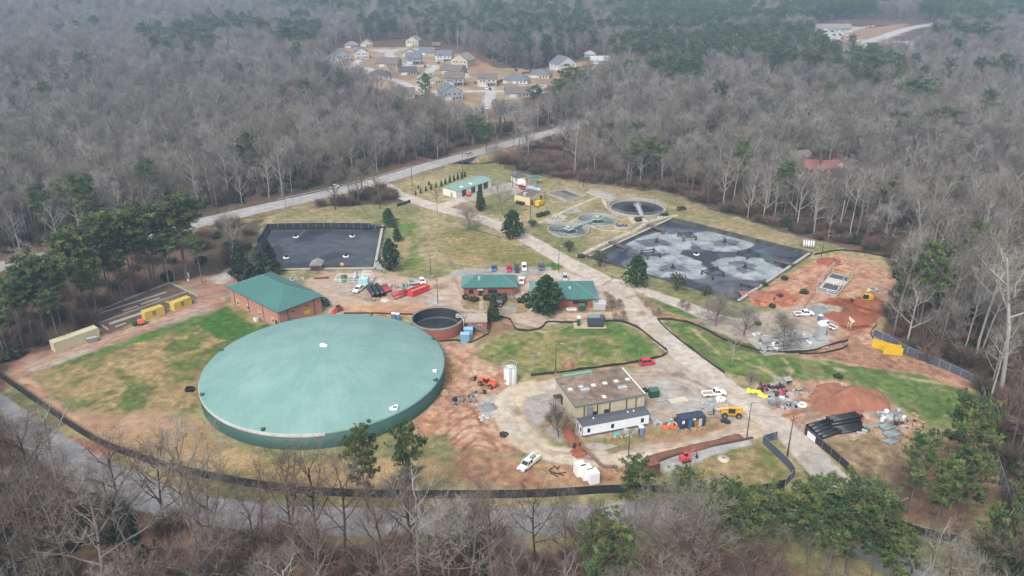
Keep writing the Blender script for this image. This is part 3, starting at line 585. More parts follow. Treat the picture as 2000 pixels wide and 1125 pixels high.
def needle_tree(seed,kind,h=24,w=4.5,cb=.38):
    """kind: pine (tall bare trunk, open clumped top), cedar (dense cone to the ground), magnolia (dense broad cone), loose (thin rounded), bush"""
    rng=random.Random(seed); T=MB(); tri=[];colr=[]
    def tuft(p,s,n,base,lift=.3,wide=.36):
        c=[q*rng.uniform(.72,1.3) for q in base]
        for i in range(n):
            d=(rv(rng)+Vector((0,0,lift))).normalized()*s*rng.uniform(.6,1.2); sd=d.cross(rv(rng)).normalized()*s*wide
            o=p+rv(rng)*s*.4; tri.append((o-sd,o+sd,o+d)); k=rng.uniform(.8,1.2); colr.append([q*k for q in c])
    if kind=='pine':
        lean=Vector((rng.uniform(-.04,.04),rng.uniform(-.04,.04),1)); pts=[lean*(h*.96*i/6)+Vector((math.sin(i*1.3+seed)*.12,math.cos(i+seed)*.12,-.3)) for i in range(7)]
        T.tube(pts,[.27*(1-.8*i/6) for i in range(7)],6)
        nb=56
        for i in range(nb):
            t=cb+(1-cb)*(i/nb)**.85; p=lean*(h*.96*t); a=i*2.4+rng.random(); prof=math.sin(PI*min(1,(t-cb+.1)/(1.16-cb)))**.6
            ln=w*prof*rng.uniform(.55,1.2)+.5; d=Vector((math.cos(a),math.sin(a),rng.uniform(-.05,.45))).normalized()
            e=p+d*ln+Vector((0,0,.12*ln)); T.tube([p,p.lerp(e,.5)+rv(rng)*.2,e],[.07,.05,.02],3,0,False)
            b=rng.choice([S(104,120,70,.62),S(88,108,64,.62),S(122,134,78,.62),S(70,92,58,.62)])
            for k in range(4+int(ln*2.2)):
                f=rng.uniform(.35,1.05); q=p.lerp(e,f)+Vector((rng.gauss(0,.42),rng.gauss(0,.42),rng.gauss(.1,.3))); tuft(q,rng.uniform(.45,.78),17,b,.45,.16)
        for k in range(14): tuft(lean*(h*.95)+Vector((rng.gauss(0,.8),rng.gauss(0,.8),rng.gauss(-.3,.5))),.6,14,S(98,118,70,.62),.5,.2)
    elif kind in('cedar','magnolia'):
        T.tube([(0,0,-.3),(0,0,h*.5),(0,0,h*.9)],[.3,.2,.05],6)
        base0=.08*h if kind=='magnolia' else .06*h
        lob=[rng.random()*6 for _ in range(4)]
        for i in range(760):
            t=rng.random()**.8; z=base0+(h-base0)*t; a=rng.uniform(0,2*PI)
            prof=(1-t)**.45*min(1,.5+t*2.6) if kind=='magnolia' else (1-t)**.85*min(1,.5+t*5)
            rr=w*prof*(.82+.24*math.sin(a*3+lob[0]+t*5)+.18*math.sin(a*5+lob[1]-t*9)+.1*math.sin(t*23+lob[2]))*math.sqrt(rng.uniform(.35,1.05))
            b=rng.choice([S(64,94,50,.66),S(54,80,46,.66),S(80,108,58,.66),S(46,70,42,.66)] if kind=='magnolia' else [S(66,88,56,.62),S(56,76,50,.62),S(80,100,64,.62)])
            tuft(Vector((rr*math.cos(a),rr*math.sin(a),z+rng.gauss(0,.15))),rng.uniform(.42,.62),8,b,.2,.42)
        for i in range(20):
            t=.1+.8*i/20; a=i*2.4; T.tube([(0,0,h*t),(w*.8*(1-t)*math.cos(a),w*.8*(1-t)*math.sin(a),h*t+.4)],[.06,.02],3,0,False)
    elif kind=='loose':
        for s_ in range(4):
            a=s_*1.6+rng.random(); e=Vector((math.cos(a)*w*.55,math.sin(a)*w*.55,h*.75)); T.tube([(0,0,-.2),e*.5+Vector((0,0,h*.12)),e],[.14,.09,.03],5,0,False)
            for b_ in range(7):
                q=e*(.55+.4*rng.random()); T.tube([q,q+Vector((rng.gauss(0,w*.3),rng.gauss(0,w*.3),rng.uniform(.3,h*.22)))],[.04,.012],3,0,False)
        for i in range(230):
            d=rv(rng); q=Vector((d.x*w,d.y*w,h*.66+d.z*h*.3))*1; q=Vector((0,0,h*.62)).lerp(q,rng.random()**.4)
            tuft(q,rng.uniform(.35,.55),6,rng.choice([S(92,100,78,.55),S(78,88,66,.55),S(106,110,88,.55)]),.2,.35)
    else:
        for k in range(6): T.tube([(0,0,-.1),(rng.gauss(0,w*.4),rng.gauss(0,w*.4),h*.7)],[.04,.015],3,0,False)
        for i in range(110):
            d=rv(rng); q=Vector((d.x*w,d.y*w,h*.5+d.z*h*.5))*rng.uniform(.75,1.0); q.z=max(.05,q.z)
            tuft(q,rng.uniform(.25,.4),6,rng.choice([S(66,84,54,.55),S(56,74,48,.55),S(78,96,62,.55)]),.2,.45)
    V=np.array([tuple(v) for t in tri for v in t]); Fa=np.arange(len(V)).reshape(-1,3); C=np.repeat(np.array(colr),3,axis=0)
    return T,V,Fa,C,V[:,2].max()
KN={}   # kind -> list of (trunk mesh, crown mesh, height)
def reg(kind,tr,cr,h): KN.setdefault(kind,[]).append((tr,cr,h))
def mesh_of(T,m):
    o=T.build('trunk',m); me=o.data; bpy.data.objects.remove(o); return me
for i,(h,sp,fk,lb,ba,kind,dn) in enumerate([(19,.36,.38,9,BARK,'bare',1),(21,.32,.45,9,BARK,'bare',1),(17,.42,.3,9,BARK,'bare',1.05),(22,.30,.5,8,BARKP,'pale',.9),(20,.38,.34,8,BARKP,'pale',.9),(18,.38,.35,10,BARKD,'bare',1.05),(23,.27,.55,9,BARK,'bare',.95),(16,.4,.28,9,BARKD,'bare',1.1),(25,.2,.6,8,BARKP,'pole',.85),(24,.22,.55,8,BARKP,'pole',.9),(26,.18,.62,8,BARK,'pole',.85),(22,.34,.42,9,BARKD,'brown',.95),(20,.36,.36,9,BARKD,'brown',1),(24,.3,.48,9,BARK,'brown',.9),(9,.42,.18,10,BARKD,'small',1.1),(8,.46,.15,11,BARK,'small',1.1)]):
    T,Va,Fa,top=bare_tree(100+i,h,sp,fk,lb,dn,.26 if h>12 else .15,.042 if h>12 else .03)
    cr=npmesh('crown',Va,Fa,TWIGN if kind=='brown' else TWIG,link=False).data
    reg(kind,mesh_of(T,ba),cr,top)
for kind,h,w,n in (('pine',25,5.0,5),('highpine',26,4.6,3),('magnolia',11,4.9,2),('cedar',9,2.6,2),('loose',6,2.8,2),('bush',1.8,1.3,2)):
    for i in range(n):
        T,V,Fa,C,top=needle_tree(300+i*7+len(kind),kind.replace('high',''),h*(1+.08*i if n<4 else 1+.04*i),w,.62 if kind=='highpine' else .4)
        cr=npmesh('crown',V,Fa,LEAF,C,link=False).data
        reg(kind,mesh_of(T,BARKD if 'pine' not in kind else BARK),cr,top)
# twiggy grey scrub
TWIGB=twig_mat('scrub_twigs',[S(128,104,92,.6),S(142,120,106,.6),S(112,96,84,.6),S(120,112,92,.6)])
def scrub(seed):
    rng=random.Random(seed); V=[];Fq=[]
    for k in range(420):
        a=rng.uniform(0,2*PI); r=rng.random()**.5*1.6; p=Vector((r*math.cos(a)*.6,r*math.sin(a)*.6,rng.uniform(0,1.2))); d=(Vector((math.cos(a),math.sin(a),1.1))+rv(rng)*.8).normalized(); l=rng.uniform(.6,1.5)
        s=d.cross(rv(rng)).normalized()*.03; o=len(V); V+=[p-s,p+s,p+d*l+s*.4,p+d*l-s*.4]; Fq.append((o,o+1,o+2,o+3))
    return npmesh('scrub',np.array([tuple(v) for v in V]),np.array(Fq),TWIGB,link=False).data
SCRUB=[scrub(5),scrub(9)]
LAND=[]   # landmarks for the labels (phrase, u, v)
TREES=[]  # every individual tree: (kind, variant, x, y, z, height, rot)
def tree_thing(name,kind,var,x,y,z,h,rot,label,group=None,wide=1.0):
    tr,cr,hh=KN[kind][var%len(KN[kind])]; s=h/hh
    t=thing(name,label,'tree' if kind!='bush' else 'bush',(x,y,z),rot,group); t.scale=(s*wide,s*wide,s)
    a=bpy.data.objects.new('trunk',tr); COL.objects.link(a); a.parent=t
    b=bpy.data.objects.new('crown',cr); COL.objects.link(b); b.parent=t
    return t
def T_(name,kind,u,v,vt,label,group=None,var=None,wide=1.0,z=0):
    g=G(u,v,z); h=htop(u,v,vt)-z
    i=len(TREES); TREES.append((g.x,g.y,h))
    return tree_thing(name,kind,i if var is None else var,g.x,g.y,z,h,i*1.7,label,group,wide)
# trees of the site that can be told apart
T_('evergreen_tree','magnolia',1001,466,409,'dark green conical tree beside the driveway across from the small round clarifiers',var=0,wide=1.05)
T_('evergreen_tree','magnolia',1242,560,496,'dark green conical tree between the driveway fork and the large lagoon',var=1,wide=1.05)
T_('evergreen_tree','magnolia',1066,612,536,'big dark tree hiding the left half of the second green roofed office',var=1,wide=1.25)
T_('evergreen_tree','cedar',1058,610,548,'lower dark tree crowded against the big tree between the two offices',var=0,wide=1.3)
T_('cedar_tree','cedar',964,627,572,'small upright cedar with a bare stem by the stair platform',var=1)
T_('cedar_tree','cedar',938,411,361,'narrow dark cedar beside the long green roofed shed',var=0,wide=.8)
T_('evergreen_tree','cedar',525,535,466,'right hand bushy cedar of the pair by the left lagoon corner',var=0,wide=1.45)
T_('evergreen_tree','cedar',473,546,474,'left hand bushy cedar of the pair by the left lagoon corner',var=1,wide=1.35)
T_('evergreen_tree','magnolia',763,528,464,'tall rounded evergreen at the near right corner of the left lagoon',var=0,wide=.85)
T_('evergreen_tree','magnolia',776,472,444,'middle small evergreen of the row right of the left lagoon',var=1,wide=1.0)
T_('evergreen_tree','magnolia',759,437,406,'farthest round evergreen right of the left lagoon',var=0,wide=1.2)
T_('olive_tree','loose',1111,492,470,'small rounded dark tree on the lawn between driveway and lagoon',var=0,wide=1.0)
T_('olive_tree','loose',1172,521,489,'thin grey green tree at the left tip of the large lagoon',var=1,wide=1.1)
T_('olive_tree','loose',1322,568,534,'thin grey green tree on the near bank of the large lagoon',var=0,wide=1.0)
T_('olive_tree','loose',1376,578,556,'low spreading grey green tree on the near lagoon bank',var=1,wide=1.3)
T_('olive_tree','loose',1040,443,429,'small grey green tree by the first round clarifier',var=1,wide=1.5)
for (u,v,vt,k,l,wd) in [(855,420,364,'bare','bare tree on the lawn corner where the driveway leaves the road',.9),(918,447,397,'small','low spreading bare tree on the lawn beside the driveway',1.5),(981,421,338,'bare','large pale twiggy tree in front of the tan flat roofed building',1.1),
  (1397,637,563,'small','wide brown bare tree at the yard south of the large lagoon',1.35),(1452,655,592,'small','bare tree between two others beside the grey pipe yard',1.2),(1529,684,598,'small','bare tree in front of the grey pipe yard, right of its neighbours',1.15),
  (1091,853,778,'small','thin bare tree on the island beside the tan shop',1.0),(1041,723,668,'pale','faint thin bare sapling on the left of the middle lawn',.8),(1130,703,655,'pale','faint thin bare sapling in the centre of the middle lawn',.8),(1431,706,650,'pale','pale sapling on the right hand green slope',1.0),
  (1465,752,718,'small','dark bare shrub tree at the head of the lay-down yard',1.2),(1248,700,668,'pale','tiny leafless sapling on the right of the middle lawn',.7)]:
    T_('bare_tree',k,u,v,vt,l,var=None,wide=wd)
for i,(u,v,vt) in enumerate([(1195,605,582),(1210,600,580),(1200,627,606),(1217,627,604),(1263,600,583),(1331,603,580),(1341,608,588),(1286,615,599),(1277,618,602)]):
    T_('crape_myrtle','small',u,v,vt,'small leafless multi stemmed ornamental tree beside the driveway','ornamental saplings along the driveway',wide=1.1)
for i,(u,v,vt) in enumerate([(812,381,372),(822,378,367),(832,374,363),(842,371,359),(852,367,356),(862,364,351),(870,360,347),(879,357,343),(887,354,340),(894,351,338),(902,349,336),(908,346,334),(817,368,360),(838,362,352)]):
    T_('arborvitae','cedar',u,v,vt,'small pointed conifer in the young row behind the green roofed shed','row of young conifers behind the shed',wide=.9)
for (u,v,vt,l,wd) in [(1052,424,415,'round clipped bush by the gravel pad',1.0),(1060,422,413,'second clipped bush in the hedge by the gravel pad',1.1),(1069,418,410,'third clipped bush in the hedge by the gravel pad',1.1),(1012,398,391,'low dark bush at the left wall of the tan flat roofed building',1.2),(1020,400,393,'right dark bush at the wall of the tan flat roofed building',1.2),
  (1246,432,423,'dark round bush at the foot of the large clarifier bridge',1.3),(1294,421,415,'left of two dark bushes right of the large clarifier',1.2),(1301,421,415,'right of two dark bushes right of the large clarifier',1.2),(909,584,574,'round bush at the left corner of the first brick office',1.0),(925,587,579,'long low bush under the first office window',2.0),(952,585,574,'bush right of the first office door',1.3),(978,583,573,'tall hedge bush under the wide office window',1.9),
  (1028,588,572,'larger bush between the two brick offices',1.0),(1018,590,581,'left low bush between the two brick offices',1.5),(1032,600,590,'near bush beside the walk between the offices',1.1),(1135,503,495,'low bush at the left lagoon corner by the walk',1.4),(1480,634,626,'dark low bush in front of the grey pipe yard',1.3),(1637,737,730,'small dark green bush alone on the right lawn',1.8),(1570,573,564,'dark bush on the right bank of the lagoon',1.5),(1532,546,538,'dark bush at the right lagoon edge',1.3),(1494,558,550,'round bush on the right lagoon kerb',1.3),(1508,600,592,'bush at the near right lagoon kerb',1.2),(766,443,433,'low bush at the far right corner of the left lagoon',1.6)]:
    T_('bush','bush',u,v,vt,l,wide=wd)
# pines with their own places
for (u,v,vt,l,wd) in [(365,548,377,'tallest broad pine of the left stand, nearest the brick filter building',1.5),(300,556,392,'tall pine left of the tallest one in the left stand',1.3),(262,575,402,'tall pine standing behind the drying beds',1.25),(215,590,410,'pine behind the left end of the drying beds',1.3),(172,612,440,'pine at the left end of the drying beds',1.2),(88,655,486,'pine in the dark stand behind the cream container',1.2),(148,645,492,'right hand pine behind the cream container',1.25),(45,680,540,'leaning pine in the far left stand',1.2),(115,668,560,'shorter pine behind the cream container',1.2),(20,700,600,'pine at the left picture edge above the fence',1.1),(330,560,450,'shorter pine under the tallest one on the left',1.3),(240,590,480,'shorter dense pine behind the drying beds',1.3),(395,552,455,'young pine right of the tallest left pine',1.2),(190,620,520,'low pine by the end of the drying beds',1.2),(60,640,520,'slender pine in the left stand',1.2),
  (1240,1024,893,'pine with a dark flat crown in front of the stacked white cubes',1.05),(1325,1040,912,'pine above the grass triangle near the front road',.95),(1402,1085,934,'slim pine left of the foreground pine clump',.9),(1480,1100,941,'left pine of the foreground clump by the front road',1.0),(1530,1090,950,'pine inside the foreground clump by the front road',1.0),(1575,1100,927,'tall pine in the middle of the foreground clump',1.0),(1655,1120,936,'broadest pine of the foreground clump, right of the driveway',1.15),(1612,1130,975,'lower pine in the foreground clump',1.0),(1730,1170,1030,'pine at the right end of the foreground clump',1.0),(1440,1110,948,'pine left of the middle of the foreground clump, behind a bare tree',.95),(1695,1150,975,'pine at the right side of the foreground clump above the road',.95),(1925,1165,985,'pine in the bottom right corner beside the leaf covered bank',1.1),(1985,1060,900,'tall pine at the right edge beyond the fence end',1.0),(1185,1190,1008,'broad crowned pine at the bottom between bare trees',1.15),
  (720,1020,822,'thin crowned pine in front of the big green tank, left of two',.75),(805,1015,822,'thin crowned pine in front of the big green tank, right of two',.75),(1852,985,765,'tallest pine in the right corner of the lay-down yard',1.05),(1775,1000,838,'left pine of the right corner group',.95),(1820,1045,885,'front pine of the right corner group',1.05),(1872,1045,872,'pine beside the right perimeter fence',.95),(1975,1150,1000,'dark pine at the bottom right corner',1.2),(1945,1190,1040,'second dark pine at the bottom right corner',1.1),(1992,1080,950,'pine cut by the right picture edge',1.2),
  (1790,655,464,'lone tall pine beyond the right fence by the excavation',1.1),(1755,640,500,'slender pine beside the lone tall pine',.9),(1255,345,266,'wide dark pine in the grey wood behind the large clarifier',1.6),(1787,215,148,'wide pine in the upper right grey wood',1.6),(1690,165,102,'pine clump crown below the far road',1.9),(1750,275,214,'left of three pines in the right hand wood',1.3),(1785,278,222,'middle of three pines in the right hand wood',1.2),(1842,270,208,'right of three pines in the right hand wood',1.4),(925,275,222,'yellow green pine beside the highway below the houses',1.0),(950,290,238,'small bright green pine beside the highway',.9),(1095,215,148,'pine in front of the right hand houses',1.2),(1110,200,125,'taller pine in front of the right hand houses',1.2),(1045,205,165,'pine by the near end of the house street',1.2),(575,100,48,'dark pine left of the far houses',1.6),(395,95,52,'far dark pine clump on the upper left',1.8),(340,100,55,'farther left pine clump on the upper left',1.8),(475,75,32,'small far pine on the upper left',1.5)]:
    T_('pine_tree','highpine' if u<420 and v>500 else 'pine',u,v+(9 if v<350 else 0),vt,l,wide=wd*((.95 if u>1770 else 1.1 if u<900 else 1.28) if v>970 and vt>750 else 1.65 if v<350 else 1.0))
for i,(u,v,vt,k,wd,l) in enumerate([(330,1062,832,'brown',1.0,'tall bare tree before the fence below the tan field, left of two'),(392,1075,815,'bare',1.0,'tall bare tree overlapping the left edge of the big tank'),(515,1048,872,'brown',.85,'upright bare tree by the road below the big tank'),(585,1100,845,'brown',.9,'bare tree in front of the middle of the big tank'),(628,1082,850,'brown',.9,'slender bare tree right of the one before the big tank'),(640,1240,985,'brown',1.1,'broad grey bare tree at the bottom edge left of centre'),(210,1180,920,'bare',1.1,'branchy bare tree rising from the brown wood at the lower left'),(90,1120,905,'bare',1.1,'grey bare tree in the lower left wood above the corner'),(440,1230,1000,'brown',1.15,'broad bare tree at the bottom edge under the road'),(760,1200,930,'brown',1.0,'bare tree with many upright limbs below the front road'),(880,1215,985,'bare',1.1,'bare tree near the bottom edge left of the broad crowned pine'),(965,1180,905,'brown',.9,'tall bare tree crossing the front road right of the tank'),(1290,1190,915,'bare',1.05,'tall grey bare tree between the foreground pines'),(1340,1180,940,'bare',1.1,'bare tree with wide fan of limbs by the foreground pines'),(1260,1130,935,'bare',.8,'bare tree behind the broad crowned pine'),(1440,1230,1010,'brown',1.0,'bare tree under the foreground pine clump'),(1700,1020,925,'small',1.2,'pale leafless bush tree by the lower right dark fence'),(1800,1190,995,'pale',.9,'silvery bare tree in the lower right corner'),(1850,1215,1020,'bare',1.0,'bare tree beside the silvery one at lower right'),(1100,1160,960,'bare',.9,'bare tree left of the broad crowned pine at the bottom'),(1745,655,440,'pole',.9,'tall straight pale trunked tree at the edge of the excavation'),(1905,705,470,'pole',1.1,'tall pale tree beyond the right fence, left of its neighbour'),(1955,770,450,'pole',1.2,'tall pale tree beyond the right fence near the picture edge'),(1830,665,470,'pole',1.0,'tall bare tree in the right wood behind the yellow trench boxes'),(1122,345,235,'pale',.9,'white stemmed tree behind the concrete basin'),(1250,365,285,'pale',.8,'white stemmed tree behind the large clarifier'),(700,395,325,'bare',1.1,'spreading bare tree between highway and left lagoon, right of two'),(655,410,330,'bare',1.1,'spreading bare tree between highway and left lagoon, left of two'),(562,425,350,'bare',.6,'slim dark bare tree at the back left of the left lagoon')]):
    T_('bare_tree',k,u,v,vt,l,wide=wd,var=i)
for i in range(15):
    u=20+i*25+random.uniform(-8,8); v=690-(u-20)*.40+random.uniform(-34,4); T_('pine_tree','highpine',u,v,v-random.uniform(100,150),'pine in the dense left stand between the highway and the dirt lane','pines in the left stand',wide=random.uniform(.9,1.15))
# ------------------------------------------------------------------ the woods
FRW=smooth(gp([(-160,700),(0,805),(100,872),(220,940),(350,985),(500,1010),(700,1019),(900,1019),(1100,1013),(1300,1004),(1480,1006),(1620,1035),(1720,1080),(1850,1160)]),3)
TCL=gp([(640,112),(660,88),(800,76),(930,104),(1010,140),(1060,138),(1110,118),(1190,104),(1200,150),(1120,182),(1070,215),(1020,245),(930,250),(840,212),(760,190),(690,168),(640,150)])
JCL=gp([(1580,108),(1590,52),(1640,40),(1780,38),(1850,45),(1800,110),(1700,125),(1640,118)])
MCL=gp([(-60,150),(40,140),(120,145),(165,165),(160,205),(60,225),(-60,215)])
RCL=gp([(1500,375),(1540,330),(1660,322),(1690,360),(1650,402),(1560,400)])
SIT2=gp(SITE)
VERGE=gp([(0,735),(0,840),(180,950),(380,1015),(600,1050),(1000,1055),(1500,1050),(1560,945),(1300,955),(1000,965),(650,962),(350,915),(100,800)])
PZ=[(1100,110,130,40,.35),(330,95,60,20,.5),(590,75,40,30,.5),(470,80,60,26,.4),(1560,120,180,40,.45),(820,60,120,20,.35),(1700,170,60,24,.4),(230,460,160,80,.10),(1450,60,260,55,.75),(1600,40,120,40,.7),(1060,70,140,40,.45),(1200,130,120,35,.45),(1340,110,120,40,.6),(960,40,120,25,.3),(1850,70,110,45,.6),(1560,20,200,25,.8),(1960,165,60,18,.6),(1350,150,90,30,.5),(430,85,110,28,.35),(1150,15,120,18,.5),(700,18,160,14,.25),(1900,20,120,30,.5),(60,500,60,40,.25),(1240,90,150,40,.4)]
def woods():
    pts=[]
    for (y0,y1,st) in ((62,520,6.9),(520,1000,7.7),(1000,1750,9.0)):
        ys=np.arange(y0,y1,st); 
        for y in ys:
            hw=(y*.93+60)*.70+40; xs=np.arange(-hw,hw,st)
            x=xs+RNG.uniform(-st*.48,st*.48,len(xs)); pts.append(np.stack([x,y+RNG.uniform(-st*.48,st*.48,len(xs))],1))
    P=np.concatenate(pts); x=P[:,0];y=P[:,1]; n=len(x)
    keep=np.ones(n,bool)
    near=y<560
    d=np.full(n,1e9); d[near]=spoly(SIT2,x[near],y[near]); keep&=d>2.2
    dh=np.full(n,1e9); nr=(y<620)&(y>200); dh[nr]=spath(HWY,x[nr],y[nr]); keep&=dh>9.5
    df=np.full(n,1e9); nr=y<260; df[nr]=spath(FRW,x[nr],y[nr]); keep&=df>8.5
    for pl in (TCL,JCL): keep&=spoly(pl,x,y)>0
    r=RNG.random(n)
    keep&=~((spoly(MCL,x,y)<0)&(r<.8)); keep&=~((spoly(RCL,x,y)<0)&(r<.84))
    # thinner strip between the highway and the plant, and along the bottom road
    vv=PX(0,y,0)[1]; uu=PX(x,y,0)[0]
    strip=(dh<45)&(vv>PX(0,y,0)[1]-1)&(uu>380)&(uu<800)&(spoly(gp([(390,440),(520,408),(650,380),(800,345),(790,400),(520,430),(480,500),(380,520)]),x,y)<0)
    keep&=~(strip&(r<.72))
    brd=(spoly(gp([(830,330),(1100,262),(1200,300),(1120,345),(980,332)]),x,y)<0); keep&=~(brd&(r<.8))
    ft=(y<140); keep&=~(ft&(r<.15)); keep&=~(ft&(uu>430)&(r<.3)); lf=spoly(gp([(-40,545),(60,512),(390,440),(520,405),(540,430),(400,540),(60,700)]),x,y)<0; keep&=~(lf&(r<.85)); keep&=~(ft&(uu>1450)&(uu<1850)&(r<.5)); keep&=~((vv>1040)&(uu>1450)&(uu<1800)&(r<.4))
    dens=fbm(x,y,45,77); keep&=~((dens<.36)&(r<.5))
    x=x[keep];y=y[keep];uu=uu[keep];vv=vv[keep]
    pp=np.full(len(x),.009)
    for (u,v,ru,rv_,pb) in PZ: pp=np.maximum(pp,.85*pb*(((uu-u)/ru)**2+((vv-v-12)/rv_)**2<1))
    cl=fbm(x,y,60,91); pp=np.where(pp>.02,np.clip(pp*sst(.36,.56,cl)*1.5,0,.95),pp)
    q=RNG.random(len(x)); pine=q<pp
    return x,y,uu,vv,pine
WX,WY,WU,WV,WP=woods()
WH=ground_height(WX,WY)
inview=(WU>-120)&(WU<2120)&(WV<1420)
order=np.argsort(np.hypot(WX,WY)); 
LAND=[('the cream container',145,662),('the drying beds',290,600),('the left lagoon',620,470),('the highway bridge',950,295),('the long green roofed shed',910,365),('the large round clarifier',1245,403),('the horizontal ribbed tank',1578,478),('the steel frame over the pit',1630,545),('the yellow trench boxes',1733,680),('the big dirt pile',1660,775),('the right perimeter fence bend',1920,790),('the pipe stacks',1640,835),('the site gate',1530,870),('the stacked white cubes',1150,920),('the white truck with racks',1030,908),('the big green tank',630,880),('the tan grass field',250,840),('the left fence corner',10,735),('the front road bend',200,930),('the far houses',850,150),('the red roofed house',1610,330)]
def where(x,y):
    u,v=PX(x,y,0); b=min(LAND,key=lambda q:(q[1]-u)**2+((q[2]-v)*1.8)**2); du=u-b[1]; dv=(v-b[2])*1.8
    if abs(du)>abs(dv): r='right of' if du>0 else 'left of'
    else: r='in front of' if dv>0 else 'behind'
    return r+' '+b[0],b[0]
nb=npn=0; stuff=[]; used={}
SZ=['tall','mid height','low']; 
for k in order:
    x,y,z=WX[k],WY[k],WH[k]; rr=RNG.random(); var=int(RNG.integers(0,100)); rot=float(RNG.random()*6.28)
    if WP[k]: kind='pine'; h=RNG.uniform(19,27)
    else:
        kind='pale' if rr<.2 else 'bare'; h=RNG.uniform(13.5,24.5)
        if WU[k]>1640 and 430<WV[k]<900 and RNG.random()<.5: kind='pole'; h=RNG.uniform(20,27)
        if 195<WV[k]<265 and 640<WU[k]<1090: h*=.72
        if WY[k]<150:
            h*=1.12; kind='brown' if rr>.34 else 'bare' if rr>.05 else 'pale'
    cap=250 if kind=='pine' else 285
    cnt=npn if kind=='pine' else nb
    if inview[k] and cnt<cap and not(kind=='pine' and WY[k]>1050):
        if kind=='pine': npn+=1
        else: nb+=1
        wr,lm=where(x,y); szn=SZ[0] if h>19.5 else SZ[1] if h>16 else SZ[2]
        ds='pine' if kind=='pine' else {'pale':'pale barked bare tree','pole':'long stemmed bare tree','brown':'brown twigged bare tree','bare':'bare grey tree'}[kind]
        lab='%s %s in wood %s'%(szn,ds,wr)
        tree_thing('pine_tree' if kind=='pine' else 'bare_tree',kind,var,x,y,z,h,rot,lab,('pines' if kind=='pine' else 'bare trees')+' in the wood '+wr,RNG.uniform(.85,1.15))
    else: stuff.append((x,y,z,h,rot,{'pine':4,'brown':3,'pole':2,'pale':1,'bare':0}[kind],var))
print('individual bare',nb,'pine',npn,'stuff',len(stuff))
def scatter(name,label,protos,rows):
    """one object: points that carry copies of a few tree meshes; rows = (x,y,z,scale,rot,proto index)"""
    coll=bpy.data.collections.new(name+' kinds')
    for i,(mats_) in enumerate(protos):
        bm=bmesh.new(); mm=[]
        me=bpy.data.meshes.new(name)
        for q in mats_:
            f0=len(bm.faces); bm.from_mesh(q); bm.faces.ensure_lookup_table(); 
            for f in list(bm.faces)[f0:]: f.material_index=len(mm)
            mm.append(q.materials[0])
        bm.to_mesh(me); bm.free()
        for q in mm: me.materials.append(q)
        o=bpy.data.objects.new('%s_%03d'%(name,i),me); coll.objects.link(o)
    A=np.array(rows,float); me=bpy.data.meshes.new(name); me.vertices.add(len(A)); me.vertices.foreach_set('co',A[:,:3].astype(np.float32).ravel())
    for nm,tp,v in (('sc','FLOAT',A[:,3].astype(np.float32)),('rz','FLOAT',A[:,4].astype(np.float32)),('ix','INT',A[:,5].astype(np.int32))):
        at=me.attributes.new(nm,tp,'POINT'); at.data.foreach_set('value',v)
    o=bpy.data.objects.new(name,me); COL.objects.link(o); tag(o,label,None,None,'stuff')
    ng=bpy.data.node_groups.new(name,'GeometryNodeTree'); ng.interface.new_socket('Geometry',in_out='INPUT',socket_type='NodeSocketGeometry'); ng.interface.new_socket('Geometry',in_out='OUTPUT',socket_type='NodeSocketGeometry')
    N=ng.nodes.new;L=ng.links.new; gi=N('NodeGroupInput');go=N('NodeGroupOutput'); ip=N('GeometryNodeInstanceOnPoints'); ci=N('GeometryNodeCollectionInfo')
    ci.inputs[0].default_value=coll; ci.inputs[1].default_value=True; ci.inputs[2].default_value=True
    L(gi.outputs[0],ip.inputs['Points']); L(ci.outputs[0],ip.inputs['Instance']); ip.inputs['Pick Instance'].default_value=True
    def att(nm,tp):
        a=N('GeometryNodeInputNamedAttribute'); a.data_type=tp; a.inputs[0].default_value=nm; return a.outputs[0]
    L(att('ix','INT'),ip.inputs['Instance Index']); cx=N('ShaderNodeCombineXYZ'); L(att('rz','FLOAT'),cx.inputs[2])
    er=N('FunctionNodeEulerToRotation'); L(cx.outputs[0],er.inputs[0]); L(er.outputs[0],ip.inputs['Rotation'])
    L(att('sc','FLOAT'),ip.inputs['Scale']); L(ip.outputs[0],go.inputs[0])
    md=o.modifiers.new('scatter','NODES'); md.node_group=ng
    return o
pr=[];base=[0]
for kd in ('bare','pale','pole','brown','pine'):
    for t in KN[kd]: pr.append((t[0],t[1]))
    base.append(len(pr))
KD=['bare','pale','pole','brown','pine']
def rows_of(st): return [(x,y,z,h/KN[KD[k]][var%len(KN[KD[k]])][2],rot,base[k]+var%len(KN[KD[k]])) for (x,y,z,h,rot,k,var) in st]
scatter('bare_woodland','grey leafless woodland reaching to the hazy distance',pr[:base[4]],rows_of([s for s in stuff if s[5]<4]))
scatter('pine_woodland','dark far pine woodland among the grey trees',pr[base[4]:],[(a,b,c,d,e,f-base[4]) for a,b,c,d,e,f in rows_of([s for s in stuff if s[5]==4])])
